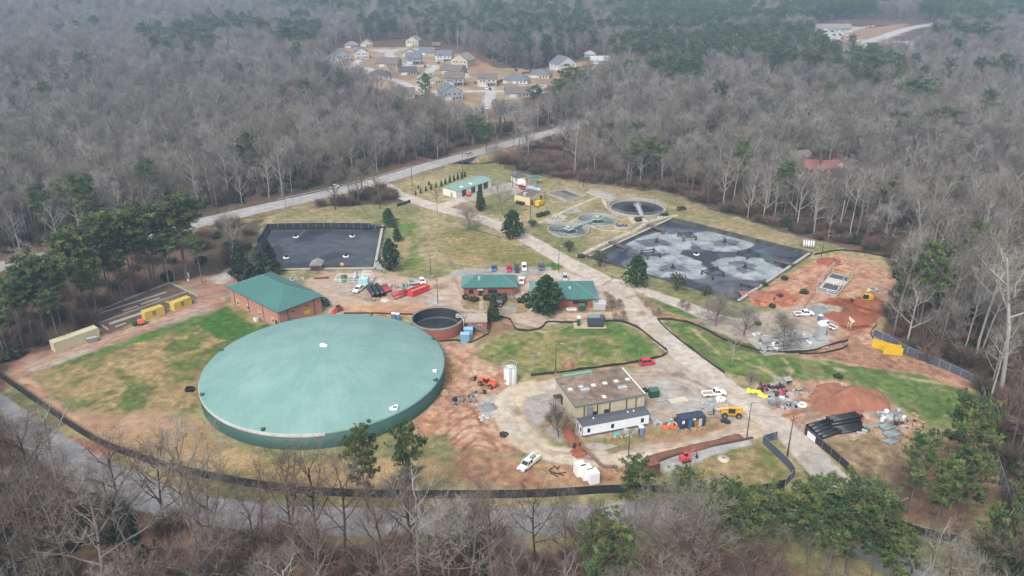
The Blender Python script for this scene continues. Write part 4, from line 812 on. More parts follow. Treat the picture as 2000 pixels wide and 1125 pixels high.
# undergrowth
ur=[];n_=0
for (y0,y1,st) in ((80,470,3.4),(470,800,6)):
    for y in np.arange(y0,y1,st):
        hw=(y*.93+60)*.70+20; xs=np.arange(-hw,hw,st); ur.append(np.stack([xs+RNG.uniform(-st/2,st/2,len(xs)),y+RNG.uniform(-st/2,st/2,len(xs))],1))
U=np.concatenate(ur); ux,uy=U[:,0],U[:,1]
kp=(spoly(SIT2,ux,uy)>1)&(spath(HWY,ux,uy)>13)&~((spoly(gp([(-40,545),(60,512),(390,440),(520,405),(560,430),(400,540),(60,640)]),ux,uy)<0)&(RNG.random(len(ux))<.8))&(spath(FRW,ux,uy)>6.5)&(spoly(TCL,ux,uy)>0)&(RNG.random(len(ux))<.62)&(spoly(VERGE,ux,uy)>0)
ux,uy=ux[kp],uy[kp]; uh=ground_height(ux,uy); gr=fbm(ux,uy,30,120)
rw=[]
for i in range(len(ux)):
    green=RNG.random()<(.32 if gr[i]>.52 else .05); 
    rw.append((ux[i],uy[i],uh[i],RNG.uniform(.8,2.0) if green else RNG.uniform(1.0,2.6),RNG.random()*6.28,(2+i%2) if green else i%2))
scatter('undergrowth','grey and dull green undergrowth beneath the bare woods',[(SCRUB[0],),(SCRUB[1],),(KN['bush'][0][1],),(KN['bush'][1][1],)],rw)
# ------------------------------------------------------------------ materials of built things
TEAL=mat('teal_metal_roof',S(76,132,126,.55),rough=.42,var=.14,sc=.5)
TEALS=mat('teal_roof_seam',S(108,156,150,.58),rough=.4,var=.1)
BRICK=mat('red_brick',S(158,96,80,.72),rough=.9,var=.16,sc=2.5,dirt=.12)
BRICKP=mat('pink_brick',S(180,132,116,.78),rough=.9,var=.12,sc=2.5,dirt=.1)
CONCM=mat('concrete',S(188,182,172,.62),rough=.9,var=.18,sc=.9,dirt=.3,dcol=(.18,.16,.14))
CONCD=mat('weathered_concrete',S(150,142,134,.6),rough=.9,var=.25,sc=1.1,dirt=.5,dcol=(.08,.075,.07))
WHITE=mat('white_paint',(.74,.74,.72),rough=.45,var=.06,dirt=.12)
OFFW=mat('off_white_panel',S(232,236,242,.86),rough=.5,var=.06,dirt=.1,stripe=(0,.3,.12))
CREAM=mat('cream_metal',S(214,204,172,.72),rough=.5,var=.08,dirt=.12,stripe=(0,.3,.3))
TANW=mat('tan_panel_wall',S(204,192,166,.7),rough=.75,var=.1,dirt=.2,stripe=(0,1.2,.15))
DARK=mat('dark_metal',(.025,.026,.03),rough=.5,var=.2)
BLACK=mat('black_plastic',(.014,.014,.016),rough=.35,var=.2)
GREYM=mat('grey_metal',S(150,154,158,.6),rough=.45,var=.12,dirt=.1)
LGREY=mat('galvanised_metal',S(196,200,202,.6),rough=.4,var=.1)
GLS=glass(); YEL=mat('safety_yellow',S(226,186,40,.75),rough=.45,var=.1,dirt=.12)
BLUE=mat('sky_blue_cabinet',S(120,170,204,.7),rough=.5,var=.08)
NAVY=mat('navy_paint',S(56,66,96,.7),rough=.5,var=.12,dirt=.15)
WOOD=mat('raw_timber',S(190,160,118,.6),rough=.85,var=.25,sc=2)
BROWN=mat('brown_downspout',S(78,58,50,.6),rough=.6,var=.1)
DWAT=mat('dark_tank_water',S(46,50,58,.6),rough=.18,var=.5,sc=.5)
DGREEN=mat('dark_green_paint',S(40,88,66,.7),rough=.5,var=.12,dirt=.1)
ASPHR=mat('charcoal_shingle',S(96,98,104,.62),rough=.85,var=.15,sc=2)
def hip(mb,L,W,z,rise,ov=0.0,m=0,ms=1,seam=.75,th=.18):
    """hip roof over 0..L x 0..W with raised seams"""
    h=W/2+ov; a=Vector((-ov,-ov,z));b=Vector((L+ov,-ov,z));c=Vector((L+ov,W+ov,z));d=Vector((-ov,W+ov,z))
    r0=Vector((min(h-ov,L/2-.2),W/2,z+rise)); r1=Vector((L-min(h-ov,L/2-.2),W/2,z+rise)); dn=Vector((0,0,th))
    mb.add([a,b,c,d,r0,r1,a-dn,b-dn,c-dn,d-dn],[(0,1,5,4),(1,2,5),(2,3,4,5),(3,0,4),(0,6,7,1),(1,7,8,2),(2,8,9,3),(3,9,6,0),(9,8,7,6)],m)
    def strip(p,q,w=.05,hh=.07):
        dd=(q-p).normalized(); s=Vector((-dd.y,dd.x,0)).normalized()*w; u=Vector((0,0,hh)); e=Vector((0,0,.006))
        mb.add([p-s+e,p+s+e,q+s+e,q-s+e,p+u,q+u],[(0,4,5,3),(4,1,2,5)],ms)
    for p,q in ((a,r0),(b,r1),(c,r1),(d,r0),(r0,r1)): strip(p,q,.11,.1)
    n=int((L+2*ov)/seam)
    for i in range(1,n):
        x=-ov+i*(L+2*ov)/n; t=min(1,(x+ov)/(r0.x+ov),(L+ov-x)/(L+ov-r1.x)); yy=-ov+t*h; zz=z+rise*t
        strip(Vector((x,-ov,z)),Vector((x,yy,zz))); strip(Vector((x,W+ov,z)),Vector((x,W-yy,zz)))
    n=int((W+2*ov)/seam)
    for i in range(1,n):
        y=-ov+i*(W+2*ov)/n; t=min((y+ov)/h,(W+ov-y)/h); 
        strip(Vector((-ov,y,z)),Vector((-ov+t*(r0.x+ov),y,z+rise*t))); strip(Vector((L+ov,y,z)),Vector((L+ov-t*(L+ov-r1.x),y,z+rise*t)))
def window(parent,x,y,z,w,h,axis,m=None,fm=None,name='window'):
    """window on a wall: axis 'x-','x+','y-','y+' is the outward side; frame stands 4 cm proud, pane inside it"""
    f=MB();g=MB();t=.09;s=-1 if axis[1]=='-' else 1
    if axis[0]=='y':
        y0,y1=sorted((y+s*.004,y+s*.06)); f.box(x-w/2,x+w/2,y0,y1,z,z+t).box(x-w/2,x+w/2,y0,y1,z+h-t,z+h).box(x-w/2,x-w/2+t,y0,y1,z+t,z+h-t).box(x+w/2-t,x+w/2,y0,y1,z+t,z+h-t).box(x-t/3,x+t/3,y0,y1,z+t,z+h-t)
        g.box(x-w/2+t,x+w/2-t,*sorted((y+s*.003,y+s*.03)),z+t,z+h-t)
    else:
        x0,x1=sorted((x+s*.004,x+s*.06)); f.box(x0,x1,y-w/2,y+w/2,z,z+t).box(x0,x1,y-w/2,y+w/2,z+h-t,z+h).box(x0,x1,y-w/2,y-w/2+t,z+t,z+h-t).box(x0,x1,y+w/2-t,y+w/2,z+t,z+h-t)
        g.box(*sorted((x+s*.003,x+s*.03)),y-w/2+t,y+w/2-t,z+t,z+h-t)
    o=f.build(name,fm or WHITE,parent); g.build('pane',m or GLS,o); return o
def slab(parent,name,x,y,z,w,h,axis,m,t=.07):
    """door-like slab standing proud of a wall"""
    s=-1 if axis[1]=='-' else 1
    if axis[0]=='y': b=MB().box(x-w/2,x+w/2,*sorted((y+s*.004,y+s*t)),z,z+h)
    else: b=MB().box(*sorted((x+s*.004,x+s*t)),y-w/2,y+w/2,z,z+h)
    return b.build(name,m,parent)
def rail(mb,pts,h=1.1,r=.035,m=0,step=1.8,mid=True):
    for p,q in zip(pts[:-1],pts[1:]):
        p=Vector(p);q=Vector(q); n=max(1,int((q-p).length/step)); u=Vector((0,0,h))
        for i in range(n+1): a=p.lerp(q,i/n); mb.cyl(a,a+u,r,n=4,m=m)
        mb.cyl(p+u,q+u,r,n=4,m=m)
        if mid: mb.cyl(p+u*.5,q+u*.5,r*.8,n=4,m=m)
# ------------------------------------------------------------------ brick filter building
o,a,L,W=rect((440,560),(542.5,611),(527.5,529.5),5.8)
t=thing('brick_building','large pinkish brick hall with green hip roof beside the round tank','building',o,a)
MB().box(.8,L-.8,.8,W-.8,-.3,5.75).build('wall',BRICKP,t)
m=MB(); hip(m,L-.2,W-.2,5.8,3.7,0); m.build('roof',[TEAL,TEALS],t,loc=(.1,.1,0))
for x in (3.2,11.2,19.2,27.2): MB().box(x,x+.14,.68,.797,0,5.6).build('downspout',BROWN,t)
for y in (3.6,13): MB().box(L-.797,L-.68,y,y+.14,0,5.6).build('downspout',BROWN,t)
for x in (5,10.5,17,24): 
    w=window(t,x,.8,.9,1.5,1.7,'y-'); MB().box(x-.6,x+.6,.70,.735,1.9,2.25).build('warning_tape',YEL,w)
slab(t,'door',25.8,.8,0,1.2,2.2,'y-',DARK)
slab(t,'warning_board',L-.8,10.5,1.4,2.2,1.2,'x+',YEL); slab(t,'warning_board',L-.8,2,.3,1.4,1.3,'x+',YEL)
for y in (5.5,10.5): MB().cbox(L-.6,y,4.1,.35,.35,.25).build('wall_lamp',DARK,t)
tt=thing('air_unit','white air conditioning box by the brick hall wall','air unit',G(500.5,627),a); MB().box(-.5,.5,-.5,.5,0,1.3).build('casing',WHITE,tt); MB().lathe([(.05,1.31),(.38,1.31),(.38,1.36)],12).build('fan_grille',DARK,tt)
# ------------------------------------------------------------------ big domed tank
TC=Vector((-48.6,180.9,0)); TR=30.94; TH=4.2
def dome_mat():
    m=bpy.data.materials.new('teal_dome_coating'); nt,b,out=nodes(m); N=nt.nodes.new; L=nt.links.new
    tc=N('ShaderNodeTexCoord'); sx=N('ShaderNodeSeparateXYZ'); L(tc.outputs['Object'],sx.inputs[0])
    at=N('ShaderNodeMath'); at.operation='ARCTAN2'; L(sx.outputs[1],at.inputs[0]); L(sx.outputs[0],at.inputs[1])
    ln=N('ShaderNodeVectorMath'); ln.operation='LENGTH'; L(tc.outputs['Object'],ln.inputs[0])
    cb=N('ShaderNodeCombineXYZ'); a1=N('ShaderNodeMath'); a1.operation='MULTIPLY'; a1.inputs[1].default_value=9; L(at.outputs[0],a1.inputs[0]); L(a1.outputs[0],cb.inputs[0])
    l1=N('ShaderNodeMath'); l1.operation='MULTIPLY'; l1.inputs[1].default_value=.09; L(ln.outputs['Value'],l1.inputs[0]); L(l1.outputs[0],cb.inputs[1])
    n1=N('ShaderNodeTexNoise'); n1.inputs['Scale'].default_value=1.2; n1.inputs['Detail'].default_value=5; L(cb.outputs[0],n1.inputs['Vector'])
    n2=N('ShaderNodeTexNoise'); n2.inputs['Scale'].default_value=.11; n2.inputs['Detail'].default_value=8; n2.inputs['Roughness'].default_value=.65; L(tc.outputs['Object'],n2.inputs['Vector'])
    n3=N('ShaderNodeTexNoise'); n3.inputs['Scale'].default_value=1.1; n3.inputs['Detail'].default_value=4; L(tc.outputs['Object'],n3.inputs['Vector'])
    hf=N('ShaderNodeMath'); hf.operation='MULTIPLY_ADD'; hf.inputs[1].default_value=.45; hf.inputs[2].default_value=.275; L(n1.outputs[0],hf.inputs[0]); s1=N('ShaderNodeMath'); s1.operation='ADD'; L(hf.outputs[0],s1.inputs[0]); L(n2.outputs[0],s1.inputs[1])
    s2=N('ShaderNodeMath'); s2.operation='ADD'; L(s1.outputs[0],s2.inputs[0]); h3=N('ShaderNodeMath'); h3.operation='MULTIPLY_ADD'; h3.inputs[1].default_value=.3; h3.inputs[2].default_value=.35; L(n3.outputs[0],h3.inputs[0]); L(h3.outputs[0],s2.inputs[1])
    cr=N('ShaderNodeValToRGB'); L(s2.outputs[0],cr.inputs[0]); e=cr.color_ramp.elements
    mp=N('ShaderNodeMapRange'); mp.inputs['From Min'].default_value=1.1; mp.inputs['From Max'].default_value=1.9; L(s2.outputs[0],mp.inputs[0]); L(mp.outputs[0],cr.inputs[0])
    e[0].position=0; e[0].color=(*S(122,164,158),1); e[1].position=1; e[1].color=(*S(170,204,199),1); q=e.new(.45); q.color=(*S(142,184,178),1)
    L(cr.outputs[0],b.inputs['Base Color']); b.inputs['Roughness'].default_value=.55; b.inputs['Specular IOR Level'].default_value=.3
    return m
t=thing('storage_tank','huge round tank with pale teal dome roof and dark green wall','tank',TC)
TW=mat('dark_green_tank_wall',S(58,100,92,.6),rough=.6,var=.14,sc=.4)
MB().lathe([(TR,-.4),(TR,TH-.35),(TR-.02,TH-.35)],160).build('wall',TW,t)
DR=6.0
def dz(r): return TH+.12+DR*(1-(r/TR)**2)
MB().lathe([(TR+.06,TH-.36),(TR+.1,TH+.06)]+[(r,dz(r)) for r in (TR-.25,TR-1.2,28,26,23,20,17,14,11,8,5,2.5,.01)],160).build('dome_roof',dome_mat(),t)
RIM=mat('bare_concrete_rim',S(196,192,188,.7),rough=.8,var=.2,sc=.8,dirt=.3)
MB().lathe([(TR+.115,TH-.75),(TR+.125,TH+.075),(TR-.5,TH+.19)],90,a0=math.radians(196),a1=math.radians(282)).build('rim',RIM,t)
m=MB()
for i in range(7):
    aa=math.radians(192+i*1.5); m.lathe([(TR+.02,TH-2.6+.3*(i%3)),(TR+.02,TH-.4)],2,a0=aa,a1=aa+math.radians(1.5))
m.build('unpainted_patch',RIM,t)
m=MB().lathe([(.75,dz(0)-.1),(.75,dz(0)+.4),(.01,dz(0)+.55)],16); m.cbox(.75,-.45,dz(0),1.0,.8,.3); m.build('centre_vent',WHITE,t)
def on_dome(u,v):
    for z in np.linspace(TH,TH+7,140):
        p=G(u,v,z)-TC
        if z>=dz(min(TR,math.hypot(p.x,p.y))): break
    return p
p=on_dome(769,796); MB().cbox(p.x,p.y,dz(math.hypot(p.x,p.y))-.2,1.9,1.9,.4).build('roof_hatch',WHITE,t)
MB().cbox(p.x+.3,p.y-.2,dz(math.hypot(p.x,p.y))+.25,.9,.9,.12).build('hatch_lid',GREYM,t)
p=on_dome(849,725); MB().cbox(p.x,p.y,dz(math.hypot(p.x,p.y))-.1,1.0,.8,.45).build('vent_cap',WHITE,t)
for (u,v) in ((850,743),(516,836),(718,821),(430,685),(396,771),(565,623),(725,616),(842,662)):
    p=on_dome(u,v); r=math.hypot(p.x,p.y); d=Vector((p.x,p.y,0))/r; q=d*(TR-1.0); z=dz(TR-1)
    MB().cyl(q+Vector((0,0,z-.3)),q+d*.9+Vector((0,0,z+.25)),.42,.42,10).build('overflow_vent',DGREEN,t)
MB().cyl(Vector((1,-.4,dz(1)+.05)),Vector((TR*.93,-3.4,dz(TR*.935)+.05)),.05,n=4).build('roof_cable',DARK,t)
m=MB(); 
for s in (-.25,.25): m.cyl((TR+1.6,s+1.6,0),(TR+.2,s+1.2,TH+.9),.06,n=4)
for i in range(14): k=i/14; m.cyl((TR+1.6-1.4*k,1.35-.4*k,.2+k*(TH+.6)),(TR+1.6-1.4*k,1.85-.4*k,.2+k*(TH+.6)),.04,n=4)
tt=thing('ladder','red extension ladder leaning on the tank edge','ladder',TC+Vector((.2,0,0)),math.radians(-3)); m.build('rails',mat('red_ladder',S(186,70,60,.7)),tt)
tt=thing('jersey_base','pale block with a yellow valve on top beside the tank','valve box',G(869,769)); MB().box(-.9,.9,-.6,.6,0,.5).build('base',CONCM,tt); m=MB().cyl((0,0,.5),(0,0,1.1),.3,n=8); m.cyl((-.4,0,.9),(.4,0,.9),.18,n=8); m.build('valve',YEL,tt)
# ------------------------------------------------------------------ open round tank
OC=Vector((-21.97,210.5,0)); R_=7.645
t=thing('open_tank','round brick faced tank without roof, dark inside','tank',OC)
MB().lathe([(R_,-.3),(R_,3.4)],72).build('wall',BRICK,t)
MB().lathe([(R_+.03,3.4),(R_+.06,3.8),(R_-.4,3.82),(R_-.42,3.5)],72).build('rim',CONCD,t)
MB().lathe([(R_-.42,3.5),(R_-.42,.1)],72).build('inner_wall',mat('dark_tank_lining',(.02,.023,.026),rough=.6,var=.5,sc=.5),t)  # near-black inner lining with uneven tone
MB().lathe([(R_-.42,.2),(.01,.2)],48).build('sludge_water',mat('grey_sludge_water',S(62,68,75,.55),rough=.3,var=.6,sc=.5),t)
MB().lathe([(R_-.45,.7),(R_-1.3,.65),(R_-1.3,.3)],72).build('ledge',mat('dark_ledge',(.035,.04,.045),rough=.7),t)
# ------------------------------------------------------------------ stair platform
o,a,L,W=rect((912,648),(951,647),(912,630))
t=thing('platform_building','small brick pump house with railed deck and outside stair by the open tank','building',o,a); W=5.2;H_=3.1
MB().box(0,L,0,W,-.2,H_).build('wall',BRICK,t); MB().box(-.6,L+.2,-.3,W+.2,H_+.003,H_+.25).build('deck',mat('tan_deck',S(196,182,160,.6)),t)
m=MB(); z=H_+.25; rail(m,[(-.5,-.2,z),(L+.1,-.2,z),(L+.1,W+.1,z),(-.5,W+.1,z),(-.5,-.2,z)],1.15,.05); m.build('railing',LGREY,t)
m=MB()
for s in (-1.3,-.35): m.add([(.6,s,z-.1),(.6,s,z-.45),(L-.3,s,0),(L+.2,s,0)],[(0,1,2,3)]); m.add([(.6,s+.06,z-.1),(.6,s+.06,z-.45),(L-.3,s+.06,0),(L+.2,s+.06,0)],[(3,2,1,0)])
for i in range(12): k=(i+.5)/12; m.box(.6+(L-.4)*k,.9+(L-.4)*k,-1.3,-.35,(z-.1)*(1-k)-.05,(z-.1)*(1-k))
rail(m,[(.6,-1.3,z-.1),(L+.1,-1.3,.1)],1.0,.04); m.build('stair',GREYM,t)
window(t,L-2.2,0,1.0,1.2,1.2,'y-'); slab(t,'door',1.9,0,0,1.0,2.1,'y-',DARK)
m=MB(); m.box(-3.2,-.2,2.5,4.2,H_+.26,H_+.5); m.cyl((-2.6,3.2,H_+.5),(-2.6,3.2,H_+1.2),.5,n=10); m.cyl((-.9,.4,.1),(-.9,.4,H_+1.0),.16,n=8); m.cyl((-.9,.4,H_+1.0),(-2.6,3.0,H_+1.0),.16,n=8); rail(m,[(-3.2,2.5,H_+.5),(-.4,2.5,H_+.5)],1.0,.04); m.build('inlet_gantry',LGREY,t)
for (u,v,l) in ((917.5,660,'nearer of two sky blue cabinets beside the open tank'),(926,653,'rear of two sky blue cabinets beside the open tank')):
    u-=10 if v==660 else 12
    tt=thing('cabinet',l,'cabinet',G(u+1,v+7 if v==660 else v+4),.05); MB().box(-1.25,1.25,-.9,.9,0,2.5).build('casing',BLUE,tt); MB().box(-1.35,1.35,-1,1,2.503,2.68).build('lid',mat('pale_blue_lid',S(150,190,216,.7)),tt)
# ------------------------------------------------------------------ brick offices
o,a,L,W=rect((900.5,562),(1011,560.5),(902,541),3.3); W=9.6
t=thing('brick_office','long brick office with green hip roof, left of two behind the tank','building',o,a)
MB().box(.7,L-.7,.7,W-.7,-.2,3.25).build('wall',BRICK,t); m=MB(); hip(m,L,W,3.3,2.3,0); m.build('roof',[TEAL,TEALS],t)
k=L/445.
window(t,(480-402)*k,.7,.8,1.5,1.4,'y-',fm=DARK); window(t,(650-402)*k,.7,.8,3.0,1.4,'y-',fm=DARK); slab(t,'door',(553-402)*k,.7,0,1.1,2.1,'y-',DARK)
MB().box((553-402)*k-.9,(553-402)*k+.9,-.5,.68,2.45,2.6).build('door_canopy',mat('pale_green_canopy',S(168,206,190,.7)),t)
MB().cbox((545-402)*k,3.2,4.2,.8,.8,1.5).build('roof_vent',LGREY,t)
for x in (1.4,L-1.4): MB().box(x,x+.1,.6,.697,0,3.2).build('downspout',BROWN,t)
tt=thing('heat_pump','pair of grey blue cooling units on the office wall','cooling unit',G(998,583)); MB().box(-1.1,-.1,-.5,.5,0,1.1).box(.1,1.1,-.5,.5,0,1.1).build('casing',GREYM,tt); m=MB(); 
for x in(-.6,.6): m.lathe([(.05,1.12),(.36,1.12),(.36,1.16)],10,c=(x,0,0))
m.build('fan_grille',DARK,tt)
o,a,L,W=rect((1036,584.5),(1168,584),(1036,549),3.3)
W=14.2
t=thing('brick_office','brick office with green hip roof partly hidden by a large tree','building',o,a)
MB().box(.8,L-.8,.8,W-.8,-.2,3.25).build('wall',BRICK,t); m=MB(); hip(m,L,W,3.3,2.9,0); m.build('roof',[TEAL,TEALS],t)
window(t,L-3.9,.8,.9,1.5,1.3,'y-',fm=DARK); window(t,L-6.6,.8,1.2,2.2,1.2,'y-',fm=DARK); slab(t,'door',L-5,.8,0,1,2.1,'y-',DARK); window(t,3,.8,.9,1.5,1.3,'y-',fm=DARK)
MB().lathe([(.4,4.6),(.4,5.6),(.01,5.8)],10,c=(L-8.5,4.3,0)).build('roof_vent',LGREY,t)
for x in (7.5,L-1.2): MB().box(x,x+.1,.7,.797,0,3.2).build('downspout',BROWN,t)
tt=thing('transformer','dark green transformer box in front of the second office','transformer',G(1136,606)); MB().box(-.9,.9,-.8,.8,0,1.9).build('casing',DGREEN,tt); MB().box(-.95,.95,-.85,.85,1.903,2.0).build('lid',mat('green_lid',S(70,120,96,.7)),tt)
for i,(u,l) in enumerate(((1111,'left pale flat slab on the ground before the second office'),(1121,'right pale flat slab on the ground before the second office'))):
    tt=thing('concrete_pad',l,'slab',G(u,604)); MB().box(-.7,.7,-.8,.8,0,.3).build('slab',WHITE,tt); MB().box(-.5,.5,-.5,.5,.303,.36).build('cover',LGREY,tt)
tt=thing('tank_cradle','pale grey box tank on skids at the right office corner','tank',G(1170,604)); MB().box(-1.9,1.9,-.9,.9,.3,1.9).build('casing',LGREY,tt); MB().box(-2,2,-1,1,0,.3).build('skid',GREYM,tt)
m=MB(); rail(m,[(-1.9,-.9,1.9),(1.9,-.9,1.9),(1.9,.9,1.9),(-1.9,.9,1.9),(-1.9,-.9,1.9)],.7,.04); m.build('railing',WHITE,tt)
# ------------------------------------------------------------------ tan workshop
o,a,L,W=rect((1124,794),(1261,770),(1084,739.5),5.0)
t=thing('workshop','tan flat roofed workshop with mossy brown roof and skylights','building',o,a)
MB().box(.12,L-.12,.12,W-.12,-.2,4.7).build('wall',TANW,t)
MB().box(0,L,0,W,4.703,5.0).build('roof',mat('mossy_gravel_roof',S(140,120,106,.66),rough=.95,var=.7,sc=.7,dirt=.9,dcol=(.07,.05,.035),bump=.5),t)
m=MB(); m.box(-.1,L+.1,-.1,.12,4.6,5.12).box(-.1,L+.1,W-.12,W+.1,4.6,5.12).box(-.1,.12,.12,W-.12,4.6,5.12); m.build('roof_edge',mat('dull_green_trim',S(128,140,128,.62),var=.1),t); MB().box(L-.12,L+.1,.12,W-.12,4.6,5.125).build('roof_edge',WHITE,t)
def zq(u,v): return (u-850)/1 
ca,sa=math.cos(-a),math.sin(-a)
def loc(u,v,z=5.0):
    q=G(850+u/4,680+v/4,z)-o; return q.x*ca-q.y*sa,q.x*sa+q.y*ca
SKY=mat('skylight_white',(.55,.57,.58),rough=.3,var=.05)
for (u,v) in ((1055,326),(1140,308),(1235,294),(1325,278),(1413,262),(1503,248)):
    x,y=loc(u,v); s=MB().box(x-.65,x+.65,y-.65,y+.65,5.003,5.2).build('skylight',CONCM,t); MB().box(x-.5,x+.5,y-.5,y+.5,5.203,5.3).build('dome',SKY,s)
x,y=loc(1320,380); MB().box(x-.5,x+.5,y-.7,y+.7,5.003,5.06).build('roof_patch',mat('cream_patch',S(236,220,204,.7)),t)
for (u,v) in ((1172,332),(1465,315)):
    x,y=loc(u,v); m=MB()
    for i in range(5): m.cyl((x-.9+i*.45-.15,y-.8,5.55),(x-.9+i*.45-.15,y+.8,5.55),.22,n=8)
    m.box(x-1.1,x+.95,y-.75,y+.75,5.003,5.5); m.build('roof_fan',LGREY,t)
for x in (2.2,5.6,8.8,13.2,15.7): MB().box(x,x+.13,-.16,.115,0,4.55).build('downspout',mat('dark_rust',S(92,70,54,.6)),t)
for x,z in ((5.2,.6),(8.1,.6)): slab(t,'loading_door',x,.12,z-.6,1.3,2.6,'y-',DARK)
slab(t,'wall_louvre',3.6,.12,3.3,.6,.5,'y-',BROWN); slab(t,'wall_louvre',10.6,.12,2.8,.5,.8,'y-',LGREY)
m=MB(); m.box(3.0,4.3,-.5,.1,0,4.4); m.build('pipe_riser',GREYM,t)
slab(t,'door',.12,9,0,1.1,2.2,'x-',DARK); slab(t,'roller_door',.12,6,0,3,3.2,'x-',mat('pale_roller_door',S(186,178,160,.7)))
m=MB().box(-1.9,.1,8.2,10,2.5,2.65); m.cyl((-1.8,8.3,0),(-1.8,8.3,2.5),.07,n=5); m.cyl((-1.8,9.9,0),(-1.8,9.9,2.5),.07,n=5); m.build('porch_canopy',BROWN,t)
m=MB(); xa,ya=loc(1030,185,3.6)
m.add([(3.3,W+.12,3.9),(11,W+.12,3.9),(11,W+3.6,3.5),(3.3,W+3.6,3.5),(3.3,W+.12,3.8),(11,W+.12,3.8),(11,W+3.6,3.4),(3.3,W+3.6,3.4)],[(0,1,2,3),(7,6,5,4),(0,4,5,1),(1,5,6,2),(2,6,7,3),(3,7,4,0)])
for i in range(1,16): x=3.3+i*7.7/16; m.add([(x-.04,W+.12,3.905),(x+.04,W+.12,3.905),(x+.04,W+3.6,3.505),(x-.04,W+3.6,3.505),(x,W+.12,3.98),(x,W+3.6,3.58)],[(0,4,5,3),(4,1,2,5)],1)
c=m.build('lean_to_roof',[mat('bright_teal_sheet',S(126,196,176,.66),rough=.4),TEALS],t)
for x in (3.5,7,10.8): MB().cyl((x,W+3.4,0),(x,W+3.4,3.42),.07,n=5).build('post',DARK,c)
# ------------------------------------------------------------------ white office trailer
o,a,L,W=rect((1137,852.5),(1268,827.5),(1130,840),.5); W=3.6
t=thing('office_trailer','long white site office trailer with dark flat pitched roof','trailer',o,a)
MB().box(0,L,0,W,.5,3.15).build('body',OFFW,t); 
m=MB(); m.xprism([(0,0)],0,0) if 0 else None
m.add([(-.1,-.12,3.153),(L+.1,-.12,3.153),(L+.1,W+.12,3.153),(-.1,W+.12,3.153),(-.1,W/2,3.55),(L+.1,W/2,3.55)],[(0,1,5,4),(2,3,4,5),(1,2,5),(3,0,4),(3,2,1,0)]); m.build('roof',mat('dark_grey_membrane',S(92,96,104,.62),rough=.7,var=.2,sc=.8,dirt=.2),t)
for x in (1.6,7.6,L-1.9): window(t,x,0,1.3,.75,1.1,'y-',fm=DARK)
window(t,0,.9,1.3,.7,1.1,'x-',fm=DARK); slab(t,'door',0,2.6,.7,.9,2.0,'x-',GREYM)
for x in (.0,L-.12): MB().box(x-.012,x+.132,-.02,-.003,.5,3.14).build('corner_trim',NAVY,t)
MB().box(.01,L-.01,-.02,-.003,.5,.62).build('skirt',NAVY,t)
for i in range(6): MB().cbox(1.2+i*(L-2.4)/5,1.0,0,.4,.4,.5).build('pier_block',CONCD,t)
for x in (3.5,12.3,13.8): MB().lathe([(.16,3.3),(.16,3.75),(.01,3.8)],8,c=(x,1.9,0)).build('roof_vent',WHITE,t)
# ------------------------------------------------------------------ containers
def container(A,B,L,W,H,m,name,label,z=0,doors=True,logo=None):
    p=G(*A);q=G(*B); ang=math.atan2(q.y-p.y,q.x-p.x)
    t=thing(name,label,'container',p,ang)
    MB().box(.06,L-.06,.06,W-.06,.12,H-.06).build('body',m,t); f=MB()
    for y in (0,W-.12): f.box(0,L,y,y+.12,0,.14).box(0,L,y,y+.12,H-.12,H)
    for x in (0,L-.12):
        f.box(x,x+.12,.12,W-.12,0,.14).box(x,x+.12,.12,W-.12,H-.12,H)
        for y in (0,W-.12): f.box(x,x+.12,y,y+.12,.14,H-.12)
    f.build('frame',m,t)
    if doors:
        d=MB().box(L-.058,L-.01,.14,W/2-.02,.16,H-.14).box(L-.058,L-.01,W/2+.02,W-.14,.16,H-.14).build('door',m,t); b=MB()
        for y in (.5,.9,W-.5,W-.9): b.cyl((L+.01,y,.2),(L+.01,y,H-.2),.03,n=4)
        b.build('lock_bar',DARK,d)
    return t
YC=mat('yellow_container_paint',S(226,200,104,.72),rough=.5,var=.12,dirt=.25,stripe=(0,.28,.5))
for (A,B,l) in (((285,626),(326,612),'left of two yellow shipping containers beside the drying beds'),((342,608),(382,592),'right of two yellow shipping containers beside the drying beds')):
    t=container(A,B,6.06,2.44,2.6,YC,'shipping_container',l)
    m=MB(); y=.035
    m.box(2.45,2.6,y-.03,y,1.35,2.0).box(2.85,3.0,y-.03,y,1.35,2.0).box(3.25,3.4,y-.03,y,1.35,2.0).box(2.6,2.85,y-.03,y,1.85,2.0).box(3.0,3.25,y-.03,y,1.85,2.0).box(2.5,2.65,y-.03,y,.7,1.2).box(3.2,3.35,y-.03,y,.7,1.2).box(2.65,3.2,y-.03,y,1.05,1.2).box(2.65,2.8,y-.03,y,.7,.8).box(3.05,3.2,y-.03,y,.7,.8)
    m.build('emblem',BLACK,t)
t=container((109,688.5),(192,659),12.4,2.9,2.9,CREAM,'shipping_container','long cream container on the dirt lane by the woods')
tt=thing('generator','grey box generator standing against the cream container','generator',G(171,668),math.radians(30)); MB().box(0,2.6,-1.1,0,.1,1.3).build('casing',GREYM,tt); MB().box(-.08,2.68,-1.18,.06,1.303,1.42).build('lid',LGREY,tt)
t=container((1329,839),(1379,831),6.4,2.6,2.7,mat('navy_container',S(60,68,96,.75),rough=.5,var=.12,dirt=.2,stripe=(0,.28,.5)),'storage_container','navy storage container with open doors and pallets in front',doors=False)
slab(t,'door',2.4,.0,.15,.9,2.2,'y-',mat('mid_blue_door',S(70,110,160,.7))); slab(t,'door',5.0,.0,.1,.9,2.1,'y-',mat('pale_door',S(206,200,190,.7))); slab(t,'sign_board',.6,.0,1.5,.6,.8,'y-',WHITE); slab(t,'sign_board',3.4,.0,2.1,.8,.4,'y-',WHITE)
m=MB(); 
